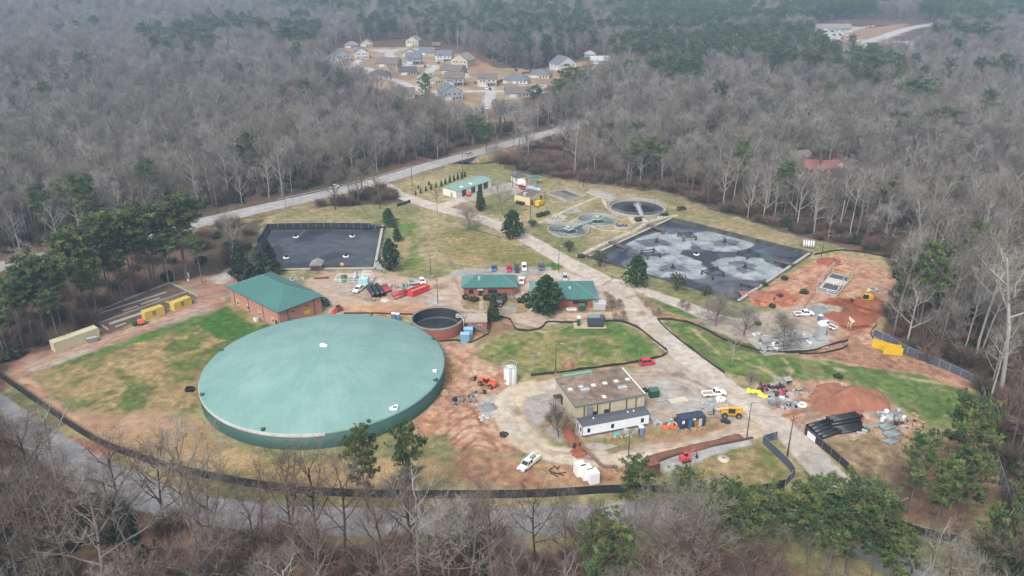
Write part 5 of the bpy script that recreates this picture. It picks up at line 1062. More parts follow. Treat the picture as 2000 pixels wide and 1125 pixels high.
for s in (3.5,4.1): m.cyl((s,-.7,0),(s,-.1,2.0),.05,n=4)
for i in range(6): m.cyl((3.5,-.6+.09*i,.3+.3*i),(4.1,-.6+.09*i,.3+.3*i),.04,n=4)
tt=thing('step_ladder','yellow step ladder leaning on the navy container','ladder',t.location,t.rotation_euler[2]); m.build('rails',YEL,tt)
m=MB().box(0,6.6,0,2.8,2.703,2.72)
# ------------------------------------------------------------------ green roofed shed, blower house, canopies
o,a,L,W=rect((892,373),(960,351),(864,366),3.4)
t=thing('metal_shed','long white metal shed with green low gable roof and dark doors','building',o,a)
MB().box(0,L,0,W,-.2,3.4).build('wall',mat('white_ribbed_wall',S(226,222,210,.75),rough=.5,var=.06,stripe=(0,.5,.2)),t)
m=MB().add([(-.3,-.3,3.402),(L+.3,-.3,3.402),(L+.3,W+.3,3.402),(-.3,W+.3,3.402),(-.3,W/2,4.35),(L+.3,W/2,4.35)],[(0,1,5,4),(2,3,4,5),(1,2,5),(3,0,4),(3,2,1,0)])
m.build('roof',mat('faded_green_roof',S(142,180,170,.6),rough=.5,var=.15,sc=.6,stripe=(0,.8,.3)),t)
for x in (4.6,10.6): slab(t,'roller_door',x,0,0,2.6,2.8,'y-',mat('dark_teal_door',S(50,74,78,.7)))
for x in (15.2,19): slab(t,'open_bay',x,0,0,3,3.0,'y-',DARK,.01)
for x in (5,11): MB().box(x-.5,x+.5,.9,W/2-.9,3.72,4.02).build('roof_light',WHITE,t)
slab(t,'door',0,3.2,0,1,2.1,'x-',GREYM); MB().box(-.06,-.003,-.06,.1,0,3.3).build('corner_trim',DARK,t)
tt=thing('reel','orange cable reel machine in front of the green roofed shed','machine',G(916,383)); m=MB().lathe([(.05,-.3),(.9,-.3),(.9,-.2),(.4,-.2),(.4,.2),(.9,.2),(.9,.3),(.05,.3)],16); m2=MB(); m2.tf(Matrix.Translation((0,0,1))@Matrix.Rotation(PI/2,4,'X')); m2.lathe([(.05,-.5),(.95,-.5),(.95,-.4),(.4,-.4),(.4,.4),(.95,.4),(.95,.5),(.05,.5)],16); m2.build('drum',mat('orange_paint',S(214,96,48,.75)),tt); MB().box(-1,1,-.7,.7,.0,.25).build('base',DARK,tt)
o,a,L,W=rect((1035,386),(1062.5,373.5),(1009,378),3.6)
t=thing('blower_house','tan flat roofed block building beside the yellow generator','building',o,a)
MB().box(0,L,0,W,-.2,3.3).build('wall',mat('tan_block_wall',S(222,200,160,.75),rough=.85,var=.08),t); MB().box(.25,L-.25,.25,W-.25,3.303,3.4).build('roof',mat('dark_gravel_roof',S(120,108,98,.6),rough=.9,var=.25,dirt=.4),t)
m=MB().box(0,L,0,.25,3.3,3.6).box(0,L,W-.25,W,3.3,3.6).box(0,.25,.25,W-.25,3.3,3.6).box(L-.25,L,.25,W-.25,3.3,3.6); m.build('parapet',CONCM,t)
MB().cbox(2.5,4,3.4,1.5,1.4,1.1).build('roof_unit',LGREY,t); slab(t,'door',1.6,0,0,1.0,2.1,'y-',BROWN); slab(t,'door',L-2.5,0,0,1.6,2.3,'y-',DARK)
tt=thing('generator','yellow enclosed generator on a pad by the tan flat roofed building','generator',G(1052,404.5),a); MB().box(0,4.6,0,1.9,.35,2.3).build('casing',YEL,tt); MB().box(-.05,4.65,-.05,1.95,0,.35).build('fuel_base',DARK,tt); MB().box(2.6,4.4,.3,1.6,2.303,2.6).build('exhaust',mat('rusty_exhaust',S(134,84,60,.7)),tt)
p=G(1006,357); t=thing('pump_house','small dark roofed house with white walls by the fuel tanks','building',p,math.radians(28)); MB().box(0,5.5,0,4,0,2.6).build('wall',mat('pale_wall',S(220,214,200,.75)),t); m=MB(); hip(m,6.1,4.6,2.6,1.3,0,seam=50); m.build('roof',[ASPHR,ASPHR],t,loc=(-.3,-.3,0)); slab(t,'door',1,0,0,1,2,'y-',WOOD)
p=G(1036,362); t=thing('canopy','open sided green canopy on posts beside the small dark roofed house','canopy',p,math.radians(20)); m=MB(); hip(m,5.4,3.6,3.3,.7,0,seam=.8); m.build('roof',[TEAL,TEALS],t)
for x in (.3,5.1):
    for y in (.3,3.3): MB().cyl((x,y,0),(x,y,3.15),.09,n=5).build('post',LGREY,t)
tt=thing('pump_skid','pump set standing under the green canopy','pump',p+Vector((2,1.6,0))); MB().box(-.9,.9,-.6,.6,0,1.2).build('casing',GREYM,tt); MB().cyl((-.9,0,.7),(-1.8,0,.7),.2,n=8).build('pipe',GREYM,tt)
for (u,v,l) in ((1037,372.5,'left of two blue grey horizontal fuel tanks'),(1050,376,'right of two blue grey horizontal fuel tanks')):
    tt=thing('fuel_tank',l,'tank',G(u,v),math.radians(-24)); m2=MB().tf(Matrix.Rotation(PI/2,4,'Y')); m2.lathe([(.01,-2.1),(.7,-2.05),(1.05,-1.8),(1.05,1.8),(.7,2.05),(.01,2.1)],16,c=(-1.35,0,0)); m2.build('shell',mat('blue_grey_tank',S(150,172,190,.7),rough=.35,var=.08),tt)
    for x in (-1.2,1.2): MB().box(x-.15,x+.15,-.8,.8,0,.55).build('saddle',CONCM,tt)
# ------------------------------------------------------------------ treatment basins
o,a,L,W=rect((1067.5,380),(1105,395),(1095,369))
t=thing('aeration_basin','rectangular concrete basin divided by parallel channel walls','basin',o,a)
m=MB(); m.box(0,L,0,.4,0,1.1).box(0,L,W-.4,W,0,1.1).box(0,.4,.4,W-.4,0,1.1).box(L-.4,L,.4,W-.4,0,1.1); m.build('outer_wall',CONCM,t)
for i in range(1,5): y=W*.62*i/5+.3; MB().box(.4,L-.4,y,y+.35,0,1.0).build('channel_wall',CONCD,t)
MB().box(.4,L-.4,.4,W-.4,.02,.25).build('water',mat('basin_water',S(84,82,78,.6),rough=.3,var=.4),t)
m=MB(); rail(m,[(0,W-.2,1.1),(L,W-.2,1.1)],1,.04); rail(m,[(L-.2,0,1.1),(L-.2,W,1.1)],1,.04); m.build('railing',LGREY,t)
tt=thing('walkway_rack','long row of low pale handrails on a concrete walk behind the large clarifier','walkway',G(1146,375),math.atan2(*(lambda d:(d.y,d.x))(G(1195,390)-G(1146,375)))); ll=(G(1195,390)-G(1146,375)).length; m=MB()
for y in (0,1.6,3.2): rail(m,[(0,y,0.2),(ll,y,0.2)],1,.05)
m.build('railing',LGREY,tt); MB().box(0,ll,-.3,3.5,0,.2).build('deck',CONCM,tt)
def clarifier(c,R,hw,label,name='clarifier'):
    t=thing(name,label,'clarifier',c); MB().ring(R-.5,R,-2.2,hw,72).build('wall',CONCM,t)
    return t
BC=Vector((53.43,324.45,0)); R=12.54
t=clarifier(BC,R,.8,'largest round clarifier with dark water and a pale half bridge')
MB().lathe([(R-1.5,-.75),(.01,-.75)],64).build('water',mat('black_water',S(52,56,66,.6),rough=.15,var=.7,sc=.35),t)
MB().ring(R-1.5,R-1.2,-1.6,-.35,72).build('weir_ring',CONCD,t); MB().ring(R-1.2,R-.502,-1.6,-.6,72).build('launder_trough',CONCM,t)
m=MB(); pts=[(math.cos(i*2*PI/40)*(R-.17),math.sin(i*2*PI/40)*(R-.17),.8) for i in range(41)]; rail(m,pts,1.05,.045,step=5); m.build('railing',LGREY,t)
d=G(1255,420,.8)-G(1246,399,.8); aa=math.atan2(d.y,d.x); ll=R+1.2
m=MB().tf(Matrix.Rotation(aa,4,'Z')); m.box(-.4,ll,-.75,.75,.95,1.1); rail(m,[(0,-.7,1.1),(ll,-.7,1.1)],1.0,.05); rail(m,[(0,.7,1.1),(ll,.7,1.1)],1.0,.05); m.build('bridge',LGREY,t)
m=MB().lathe([(1.6,1.12),(1.6,1.25),(.01,1.25)],16); rail(m,[(1.5*math.cos(i*PI/4),1.5*math.sin(i*PI/4),1.25) for i in range(9)],1.0,.04); m.cyl((0,0,-1),(0,0,1.1),.5,n=10); m.cyl((.1,.1,1.2),(.1,.1,2.2),.4,n=8); m.build('drive_platform',LGREY,t)
GPM=mat('pale_green_steel',S(168,188,180,.66),rough=.55,var=.15,dirt=.2)
SWAT=mat('green_grey_water',S(112,122,126,.6),rough=.3,var=.5,sc=.5)
CA=Vector((22.29,296.18,0)); CB=Vector((34.88,308.44,0)); dd=CB-CA; aa=math.atan2(dd.y,dd.x)
for c,s,l in ((CA,1,'nearer of two small round clarifiers joined by a pale green walkway'),(CB,-1,'farther of two small round clarifiers joined by a pale green walkway')):
    R=8.34; t=clarifier(c,R,.5,l)
    MB().lathe([(R-.51,-.7),(.01,-.7)],48).build('water',SWAT,t)
    MB().ring(R-1.3,R-1.15,-1.0,-.4,60).build('weir_ring',GPM,t); MB().ring(R*.42,R*.42+.12,-1.0,-.2,40).build('inner_ring',GPM,t)
    m=MB()
    for k in range(4): m.tf(Matrix.Rotation(aa+.5+k*PI/2,4,'Z')); m.box(.5,R-1.4,-.16,.16,-.6,-.3)
    m.build('scraper_arm',mat('dark_arm',(.05,.06,.06)),t)
    m=MB().tf(Matrix.Rotation(aa,4,'Z')); m.box(-1.6,1.6,-1.8,1.8,.7,.9); m.cyl((0,0,.9),(0,0,2.0),.9,n=12); m.cyl((0,0,-1),(0,0,.7),.6,n=10); m.cbox(1.2*s,1,.9,.9,.7,.9); m.build('drive_platform',GPM,t)
    m=MB(); rail(m,[(math.cos(i*2*PI/36)*(R-.17),math.sin(i*2*PI/36)*(R-.17),.5) for i in range(37)],1.0,.035,step=5); m.build('railing',LGREY,t)
t=thing('footbridge','pale green truss walkway joining the two small clarifiers','walkway',CA,aa); ll=dd.length
MB().box(1.65,ll-1.65,-.7,.7,.72,.88).build('deck',GPM,t); m=MB(); rail(m,[(1.7,-.65,.88),(ll-1.7,-.65,.88)],1,.05); rail(m,[(1.7,.65,.88),(ll-1.7,.65,.88)],1,.05); m.build('railing',GPM,t)
# pump plinth between the clarifiers and the lagoon, gravel pad with valves
t=thing('pump_station','cluster of dark blue pumps and pipes on a sandy pad by the lagoon','pump',G(1214,443)); MB().box(-2.6,2.6,-1.6,1.6,0,.12).build('pad',CONCM,t)
for k,(x,y) in enumerate(((-1.7,.5),(-.6,-.3),(.6,.4),(1.7,-.2))): MB().cyl((x,y,.12),(x,y,1.0),.45,n=10).cyl((x-.7,y,.5),(x+.7,y,.5),.18,n=8).build('pump',mat('slate_blue_pump',S(86,100,124,.7)),t)
t=thing('valve_pad','gravelled pad with valves, covers and low pipes left of the small clarifiers','valve pad',G(1084,428)); MB().box(-2.5,2.5,-2,2,0,.15).build('pad',CONCM,t)
for k in range(6): x=-2+k*.8; y=(-1)**k*.9; MB().cyl((x,y,.15),(x,y,.8),.22,n=8).cyl((x-.35,y,.75),(x+.35,y,.75),.1,n=6).build('valve',CONCD,t)
t=thing('round_cover','round concrete chamber cover by the lagoon walk','cover',G(1289,425)); MB().lathe([(1.3,0),(1.3,.6),(.01,.65)],20).build('chamber',CONCM,t); MB().lathe([(.4,.65),(.4,.8),(.01,.8)],12).build('hatch',DARK,t)
# ------------------------------------------------------------------ lagoon fittings
TIMB=mat('weathered_deck',S(110,104,100,.6),rough=.9,var=.25,sc=2)
fr=None
for i,(u,v,l) in enumerate(((1342,461,'dark square tube frame farthest back in the large lagoon'),(1271,495,'dark square tube frame on the left in the large lagoon'),(1461,495,'dark square tube frame on the right in the large lagoon'),(1392,533,'dark square tube frame nearest the camera in the large lagoon'))):
    p=G(u,v,.0)
    if fr is None:
        fr=thing('mooring_frame',l,'frame',p,math.radians(12),'square frames in the large lagoon'); s=2.6
        for x in (-s,s): MB().cyl((x,-s,.35),(x,s,.35),.2,n=8).build('beam',DARK,fr); MB().cyl((-s,x,.35),(s,x,.35),.2,n=8).build('beam',DARK,fr)
        for x in (-s,s):
            for y in (-s,s): MB().cyl((x,y,-1.6),(x,y,.75),.3,n=8).build('leg',DARK,fr)
        MB().cyl((-s,s*.3,.3),(s,s*.3,.3),.1,n=6).build('brace',DARK,fr)
    else: dup(fr,p,math.radians(12+i*7),l)
for (A,B,l) in (((1264,438),(1297,450),'deck pier at the far left corner of the large lagoon'),((1190,471),(1224,485),'deck pier on the left side of the large lagoon'),((1513,506),(1550,517),'deck pier at the right corner of the large lagoon'),((1446,550),(1482,558),'deck pier near the front right of the large lagoon')):
    p=G(*A,.6);q=G(*B,.6); d=q-p; ll=d.length; t=thing('pier',l,'pier',(p.x,p.y,0),math.atan2(d.y,d.x)); MB().box(0,ll,-.8,.8,.45,.6).build('deck',TIMB,t)
    m=MB(); rail(m,[(0,-.75,.6),(ll,-.75,.6)],1.0,.06); rail(m,[(0,.75,.6),(ll,.75,.6)],1.0,.06); m.build('railing',TIMB,t)
    for x in (.4,ll/2,ll-.4): 
        for y in (-.7,.7): MB().cyl((x,y,-2.2),(x,y,.45),.12,n=6).build('pile',DARK,t)
m=None
for i,(u,v,l) in enumerate(((1282,470,'splashing aerator at the back left of the large lagoon'),(1415,470,'splashing aerator at the back right of the large lagoon'),(1314,521,'splashing aerator at the front left of the large lagoon'),(1455,520,'splashing aerator at the front right of the large lagoon'))):
    p=G(u,v+3,-1)
    if m is None:
        m=thing('splash_aerator',l,'aerator',p,0,'splash aerators in the large lagoon'); MB().lathe([(.9,.0),(1.0,.25),(.5,.35),(.01,.35)],16).build('float',DARK,m); MB().lathe([(.42,.35),(.42,1.3),(.3,1.5),(.01,1.55)],12).build('motor',BLACK,m)
    else: dup(m,p,i,l)
m=None
for i,(u,v,l) in enumerate(((1360,497,'white ringed floating aerator in the middle of the large lagoon'),(578,463,'white ringed aerator at the back left of the left lagoon'),(688,461.5,'white ringed aerator at the back right of the left lagoon'),(559,503.5,'white ringed aerator at the front left of the left lagoon'),(675.5,501,'white ringed aerator at the front right of the left lagoon'))):
    p=G(u,v,-1)
    if m is None:
        m=thing('floating_aerator',l,'aerator',p,0,'floating aerators'); MB().lathe([(.7,.0),(1.1,.0),(1.15,.2),(1.0,.32),(.7,.3)],24).build('float',WHITE,m); MB().lathe([(.5,.3),(.45,1.0),(.3,1.4),(.01,1.45)],12).build('motor',BLACK,m); MB().box(-1.1,-.3,-.15,.15,.4,.8).build('junction_box',DARK,m)
    else: dup(m,p,i*1.1,l)
# shed and box by the left lagoon
p=G(606,529); t=thing('pump_shed','small grey gabled shed on the near edge of the left lagoon','shed',p,.02); L=3.9;W=4.6
MB().box(0,L,0,W,0,2.0).build('wall',mat('grey_brown_siding',S(112,100,96,.62),var=.12,stripe=(2,.25,.3)),t); m=MB().add([(-.25,-.25,1.95),(L+.25,-.25,1.95),(L+.25,W+.25,1.95),(-.25,W+.25,1.95),(L/2,-.25,2.95),(L/2,W+.25,2.95)],[(1,2,5,4),(3,0,4,5),(0,1,4),(2,3,5),(3,2,1,0)]); m.build('roof',mat('grey_shed_roof',S(156,150,146,.62),var=.12),t); slab(t,'door',L/2,0,0,2.6,1.9,'y-',mat('dark_brown_door',S(74,62,58,.6)))
p=G(735,526); t=thing('control_cabinet','pale grey blue box at the near right corner of the left lagoon','cabinet',p,.0); MB().box(0,3.1,0,1.6,0,2.0).build('casing',mat('pale_slate_box',S(172,186,196,.66)),t); MB().box(-.1,3.2,-.1,1.7,2.003,2.15).build('lid',LGREY,t)
t=thing('marker','round orange marker on the near edge of the left lagoon','marker',G(669,523)); m=MB().tf(Matrix.Rotation(PI/2,4,'X')); m.lathe([(.01,-.05),(.7,-.05),(.7,.05),(.01,.05)],16,c=(0,1.2,0)); m.build('disc',mat('orange_disc',S(222,170,70,.75)),t); MB().cyl((0,.1,0),(0,.1,1.2),.05,n=4).build('post',DARK,t)
# ------------------------------------------------------------------ highway bridge
p=G(865,326.5);q=G(1035,271); 
hw=[Vector((x,y,0)) for x,y in HWY]
def near(u,v):
    g=G(u,v); return min(range(len(hw)),key=lambda i:(hw[i]-g).length)
i0,i1=near(838,323),near(1050,266); seg=hw[i0:i1+1]
t=thing('highway_bridge','concrete road bridge carrying the highway over the creek','bridge',seg[0])
m=MB();mr=MB();md=MB()
for a_,b_ in zip(seg[:-1],seg[1:]):
    d=(b_-a_).normalized(); n=Vector((-d.y,d.x,0)); a2=a_-seg[0]; b2=b_-seg[0]
    def strip(mm,o0,o1,z0,z1): mm.add([a2+n*o0+Vector((0,0,z0)),a2+n*o1+Vector((0,0,z0)),b2+n*o1+Vector((0,0,z0)),b2+n*o0+Vector((0,0,z0)),a2+n*o0+Vector((0,0,z1)),a2+n*o1+Vector((0,0,z1)),b2+n*o1+Vector((0,0,z1)),b2+n*o0+Vector((0,0,z1))],[(3,2,1,0),(4,5,6,7),(0,1,5,4),(2,3,7,6)])
    strip(m,-5.2,5.2,-.9,.03); strip(mr,-5.2,-4.85,.033,.75); strip(mr,4.85,5.2,.033,.75)
m.build('deck',mat('bridge_concrete',S(168,162,158,.66),rough=.85,var=.15,sc=.4),t)
for k in (-5.03,5.03):
    mr=MB()
    for a_,b_ in zip(seg[:-1],seg[1:]):
        d=(b_-a_).normalized(); n=Vector((-d.y,d.x,0)); a2=a_-seg[0]; b2=b_-seg[0]; strip(mr,k-.17,k+.17,.033,.8)
    mr.build('parapet',CONCM,t)
for j in range(4,len(seg)-2,max(1,(len(seg)-5)//4)):
    d=(seg[j]-seg[j-1]).normalized(); n=Vector((-d.y,d.x,0)); c=seg[j]-seg[0]
    pr_=MB()
    for s in (-3.4,0,3.4): pr_.cyl(c+n*s+Vector((0,0,-5)),c+n*s+Vector((0,0,-1.4)),.45,n=8)
    pr_.tf(Matrix.Translation(c)@Matrix.Rotation(math.atan2(n.y,n.x),4,'Z')); pr_.box(-4.6,4.6,-.5,.5,-1.4,-.903); pr_.build('pier',CONCD,t)
# ------------------------------------------------------------------ drying beds
for i,(A,B,l) in enumerate((((186,610),(332,553),'far concrete wall of the drying beds'),((188,634),(366,570),'middle concrete divider of the drying beds'),((332,553),(388,580),'right end wall of the drying beds'),((184,627),(212,645),'left end wall of the drying beds'))):
    p=G(*A);q=G(*B);d=q-p; t=MB().box(0,d.length,-.15,.15,0,.45).build('bed_wall',CONCM,None,(p.x,p.y,0),math.atan2(d.y,d.x)); tag(t,l,'wall')
for i,(A,B) in enumerate((((195,612),(325,571)),((214,634),(305,604)),((214,632),(290,607)),((240,607),(270,598)),((226,639),(246,632)),((275,595),(312,583)))):
    p=G(*A);q=G(*B);d=q-p; t=MB().box(0,d.length,-.35,.35,.0,.16+.02*i).build('concrete_runner',CONCM,None,(p.x,p.y,0),math.atan2(d.y,d.x)); tag(t,'pale concrete runner strip lying in the drying beds','concrete strip','runner strips in the drying beds')
p=G(325,590); t=thing('access_plank','wide pale timber ramp laid across the right drying bed','ramp',p,math.radians(-38)); MB().box(0,4.6,-.6,.6,.3,.42).build('deck',WOOD,t); MB().box(.2,.5,-.5,.5,0,.297).build('support',WOOD,t)
# ------------------------------------------------------------------ vehicles
TYRE=mat('tyre_rubber',(.018,.018,.019),rough=.85,var=.2); RIMM=mat('wheel_rim',S(170,170,172,.6),rough=.35,metal=.5)
LAMPW=mat('headlight_lens',(.8,.8,.78),rough=.1); LAMPR=mat('tail_light',(.35,.02,.02),rough=.2)
PAINT={}
def paint(n,c,r=.28): 
    if n not in PAINT: PAINT[n]=mat('car_paint_'+n,c,rough=r,var=.05)
    return PAINT[n]
PW=paint('white',(.78,.78,.77)); PR=paint('red',S(196,44,62,.9)); PB=paint('blue',S(58,92,140,.8)); PD=paint('dark_blue',S(46,56,76,.8)); PG=paint('grey',S(86,92,100,.8)); PS=paint('silver',S(190,194,198,.75)); PK=paint('black',(.02,.02,.024)); PO=paint('olive',S(70,78,62,.7)); PC=paint('crimson',S(176,40,52,.9))
def wheel(par,x,y,r,w,name='wheel'):
    s=1 if y>0 else -1
    m=MB().tf(Matrix.Translation((x,y,r))@Matrix.Rotation(-PI/2*s,4,'X')); m.lathe([(r*.55,-w/2),(r*.92,-w/2),(r,-w*.3),(r,w*.3),(r*.92,w/2),(r*.55,w/2)],14); o=m.build(name,TYRE,par)
    m=MB().tf(Matrix.Translation((x,y,r))@Matrix.Rotation(-PI/2*s,4,'X')); m.lathe([(r*.55,w*.5),(r*.5,w*.35),(r*.15,w*.42),(.01,w*.42)],12); m.build('rim',RIMM,o); return o
def loft(mb,secs,m=0):
    """secs: (x, half width bottom, half width top, z0, z1) stations along x"""
    vs=[];fs=[]
    for x,a,b,z0,z1 in secs: vs+=[(x,-a,z0),(x,a,z0),(x,b,z1),(x,-b,z1)]
    for i in range(len(secs)-1):
        o=i*4
        for k in range(4): fs.append((o+k,o+(k+1)%4,o+4+(k+1)%4,o+4+k))
    fs.append((3,2,1,0)); o=(len(secs)-1)*4; fs.append((o,o+1,o+2,o+3)); return mb.add(vs,[f[::-1] for f in fs],m)
def cabin(t,p,x0,x1,x2,x3,zb,zt,wb,wt):
    """greenhouse: x0..x3 base, x1..x2 roof (front is +x); glass all round under a painted roof"""
    MB().add([(x0,-wb,zb),(x0,wb,zb),(x3,wb,zb),(x3,-wb,zb),(x1,-wt,zt),(x1,wt,zt),(x2,wt,zt),(x2,-wt,zt)],[(0,3,7,4),(2,1,5,6),(3,2,6,7),(1,0,4,5)]).build('window',GLS,t)
    m=MB(); loft(m,[(x1-.06,wt+.03,wt-.02,zt,zt+.05),(x2+.06,wt+.03,wt-.02,zt,zt+.05)])
    for sx,tx in ((x0,x1),(x3,x2)):
        for s in (-1,1): m.tube([(sx,s*wb,zb),(tx,s*wt,zt)],.06,4)
    mid=(x0+x3)/2-.1
    for s in (-1,1): m.tube([(mid,s*(wb+.005),zb),(mid,s*(wt+.01),zt)],.05,4)
    m.build('roof',p,t)
def lights(t,xf,xr,y,zf,zr):
    for s in (-1,1): MB().cbox(xf,s*y,zf,.12,.34,.2).build('headlight',LAMPW,t); MB().cbox(xr,s*y,zr,.1,.2,.3).build('tail_light',LAMPR,t)
def pose(A,B):
    p=G(*A);q=G(*B); return p.lerp(q,.5),math.atan2(q.y-p.y,q.x-p.x)
def pickup(A,B,p,label,rack=False,util=False,crew=True,load=None,L=5.8):
    c,a=pose(A,B); t=thing('pickup_truck',label,'pickup truck',c,a)
    m=MB(); h=L/2; xc=-.55 if crew else -.1
    loft(m,[(xc-.02,.93,.95,.45,1.12),(1.15,.95,.95,.42,1.12),(1.3,.95,.9,.42,1.14),(2.2,.93,.84,.42,1.06),(h-.12,.9,.8,.45,.98),(h,.82,.74,.5,.9)]); m.build('body',p,t)
    b=MB(); zb=1.05; bm_=[(-h,-.95,-.87),(-h,.87,.95)]
    b.box(-h,xc-.05,-.95,.95,.55,.72); b.box(-h,xc-.05,-.95,-.87,.72,zb).box(-h,xc-.05,.87,.95,.72,zb).box(-h,-h+.08,-.87,.87,.72,zb).box(xc-.13,xc-.05,-.87,.87,.72,zb); b.build('bed',p,t)
    MB().box(-h+.1,xc-.15,-.86,.86,.722,.75).build('bed_liner',mat('bed_liner',S(120,112,104,.5)) if load is None else load,t)
    cabin(t,p,xc,xc+.3,1.0,1.62,1.12,1.82,.9,.74); lights(t,h-.06,-h-.02,.72,.68,.72)
    MB().box(h-.02,h+.08,-.88,.88,.38,.6).build('bumper',LGREY if p is PW else DARK,t); MB().box(h-.04,h+.02,-.5,.5,.62,.86).build('grille',DARK,t)
    for x in (-h+1.15,h-1.05):
        for y in (-.84,.84): wheel(t,x,y,.4,.28)
    if util:
        for s in (-1,1): MB().box(-h+.05,xc-.1,*sorted((s*.62,s*1.04)),.62,1.5).build('tool_box',p,t)
    if rack:
        m=MB(); 
        for s in (-.85,.85):
            for x in (-h+.2,xc-.2,1.1): m.cyl((x,s,1.1 if x<xc else 1.85),(x,s,2.2),.04,n=4)
            m.cyl((-h+.1,s,2.2),(1.5,s,2.2),.05,n=4)
        for x in (-h+.2,-h+1.2,xc-.2,1.1): m.cyl((x,-.85,2.2),(x,.85,2.2),.05,n=4)
        m.build('ladder_rack',LGREY,t)
    return t
def car(A,B,p,label,kind='sedan',L=4.5,name=None,cat='car'):
    c,a=pose(A,B); t=thing(name or ('parked_car' if cat=='car' else cat),label,cat,c,a); h=L/2; m=MB()
    tall=kind in('suv','van'); zh=1.0 if tall else .86; zt=1.72 if tall else 1.42
    loft(m,[(-h,.76,.72,.42,zh-.1),(-h+.15,.86,.84,.3,zh),(-.6,.9,.88,.24,zh),(.9,.9,.86,.24,zh),(h-.6,.87,.78,.26,zh-.14),(h-.1,.8,.7,.32,zh-.22),(h,.7,.62,.4,zh-.32)]); m.build('body',p,t)
    if kind=='sedan': cabin(t,p,-h+.75,-h+1.35,.35,1.15,zh-.02,zt,.82,.62)
    else: cabin(t,p,-h+.12,-h+.45,.45,1.25,zh-.02,zt,.83,.68)
    lights(t,h-.12,-h,.62,.55,.68)
    for x in (-h+.8,h-.85):
        for y in (-.79,.79): wheel(t,x,y,.33,.22)
    return t
pickup((711,561),(693,574),PW,'white crew cab pickup parked in the yard beside the brick hall')
pickup((628,586),(641,599),PK,'dark pickup parked at the right end of the brick hall',load=DARK)
pickup((1371,774),(1416,770),PW,'white pickup with pale load bed beside the shop yard gravel',crew=False,load=mat('sandy_bed',S(196,180,156,.55)),L=6.2)
pickup((1046,898),(1018,921),PW,'white utility truck with ladder rack and side boxes near the bottom fence',rack=True,util=True,L=6.4)
pickup((1551,617),(1588,615),PW,'white pickup parked beside the grey gravel heap',load=mat('brown_bed_load',S(130,100,80,.55)),L=6.0)
pickup((1628,644),(1604,634),PW,'white work truck with pipe rack behind the white silo in the pipe yard',rack=True,crew=False,L=5.8)
pickup((984,587),(974,600),PK,'dark pickup half hidden behind the small cedar at the first office',load=DARK)
pickup((1019,545),(1018,559),PW,'white pickup parked between the two brick offices',L=5.4)
car((965,522),(964,531),PB,'blue car, leftmost in the gravel lot behind the offices')
car((994,523),(994,533),PR,'red car parked in the gravel lot behind the offices','suv')
car((1009,524),(1010,534),PD,'dark blue hatchback parked next to the white van','suv')
car((1023,518.5),(1024.5,532),PW,'white van in the gravel lot behind the offices','van',5.0)
car((1056,518),(1057,531),PG,'dark grey car, rightmost in the gravel lot behind the offices','suv',4.8)
car((1103,541),(1104,550),PS,'silver car mostly hidden behind the second office roof','suv')
car((1250,713),(1279,709.5),PR,'bright red hatchback at the corner of the middle lawn','suv',4.3)
car((1322,412),(1341,408),PO,'olive off-road vehicle standing by the far fence','suv',4.6,'off_road_car')
car((906,306),(927,300),PS,'silver car driving across the highway bridge','suv',4.8,'moving_car')
car((664,364),(643,370),PW,'white car on the highway behind the left lagoon','sedan',4.6,'moving_car')
car((180,484),(200,479),PW,'white car on the highway behind the left pines','suv',4.8,'moving_car')
car((1017,367),(1023,371),PC,'red car by the fuel tanks','suv',4.2)
# white box truck by the small dark roofed house, flatbed by the red skip
def box_truck(A,B,label,L=6,flat=False):
    c,a=pose(A,B); t=thing('flatbed_truck' if flat else 'box_truck',label,'truck',c,a); h=L/2; m=MB(); loft(m,[(h-1.9,1.0,1.0,.5,1.5),(h-.3,1.0,1.0,.5,1.5),(h,.95,.9,.5,1.2)]); m.build('cab',PW,t)
    cabin(t,PW,h-1.9,h-1.8,h-.75,h-.35,1.5,2.25,.98,.86)
    if flat: MB().box(-h,h-2.0,-1.1,1.1,.85,1.0).build('flatbed',LGREY,t); MB().cbox(-h+1.2,.2,1.003,1.1,.9,.9).build('toolbox',GREYM,t)
    else: MB().box(-h,h-2.0,-1.1,1.1,.7,2.9).build('cargo_box',WHITE,t)
    MB().box(-h+.1,h-2,-.5,.5,.45,.7 if not flat else .85).build('chassis',DARK,t)
    for x in (-h+1,h-1):
        for y in (-.9,.9): wheel(t,x,y,.42,.28)
    lights(t,h,-h-.03,.8,.65,.62); return t
box_truck((1022,366),(1012,360),'white box truck near the small dark roofed house')
box_truck((803,557),(825,555),'white flatbed truck behind the red skip',flat=True)
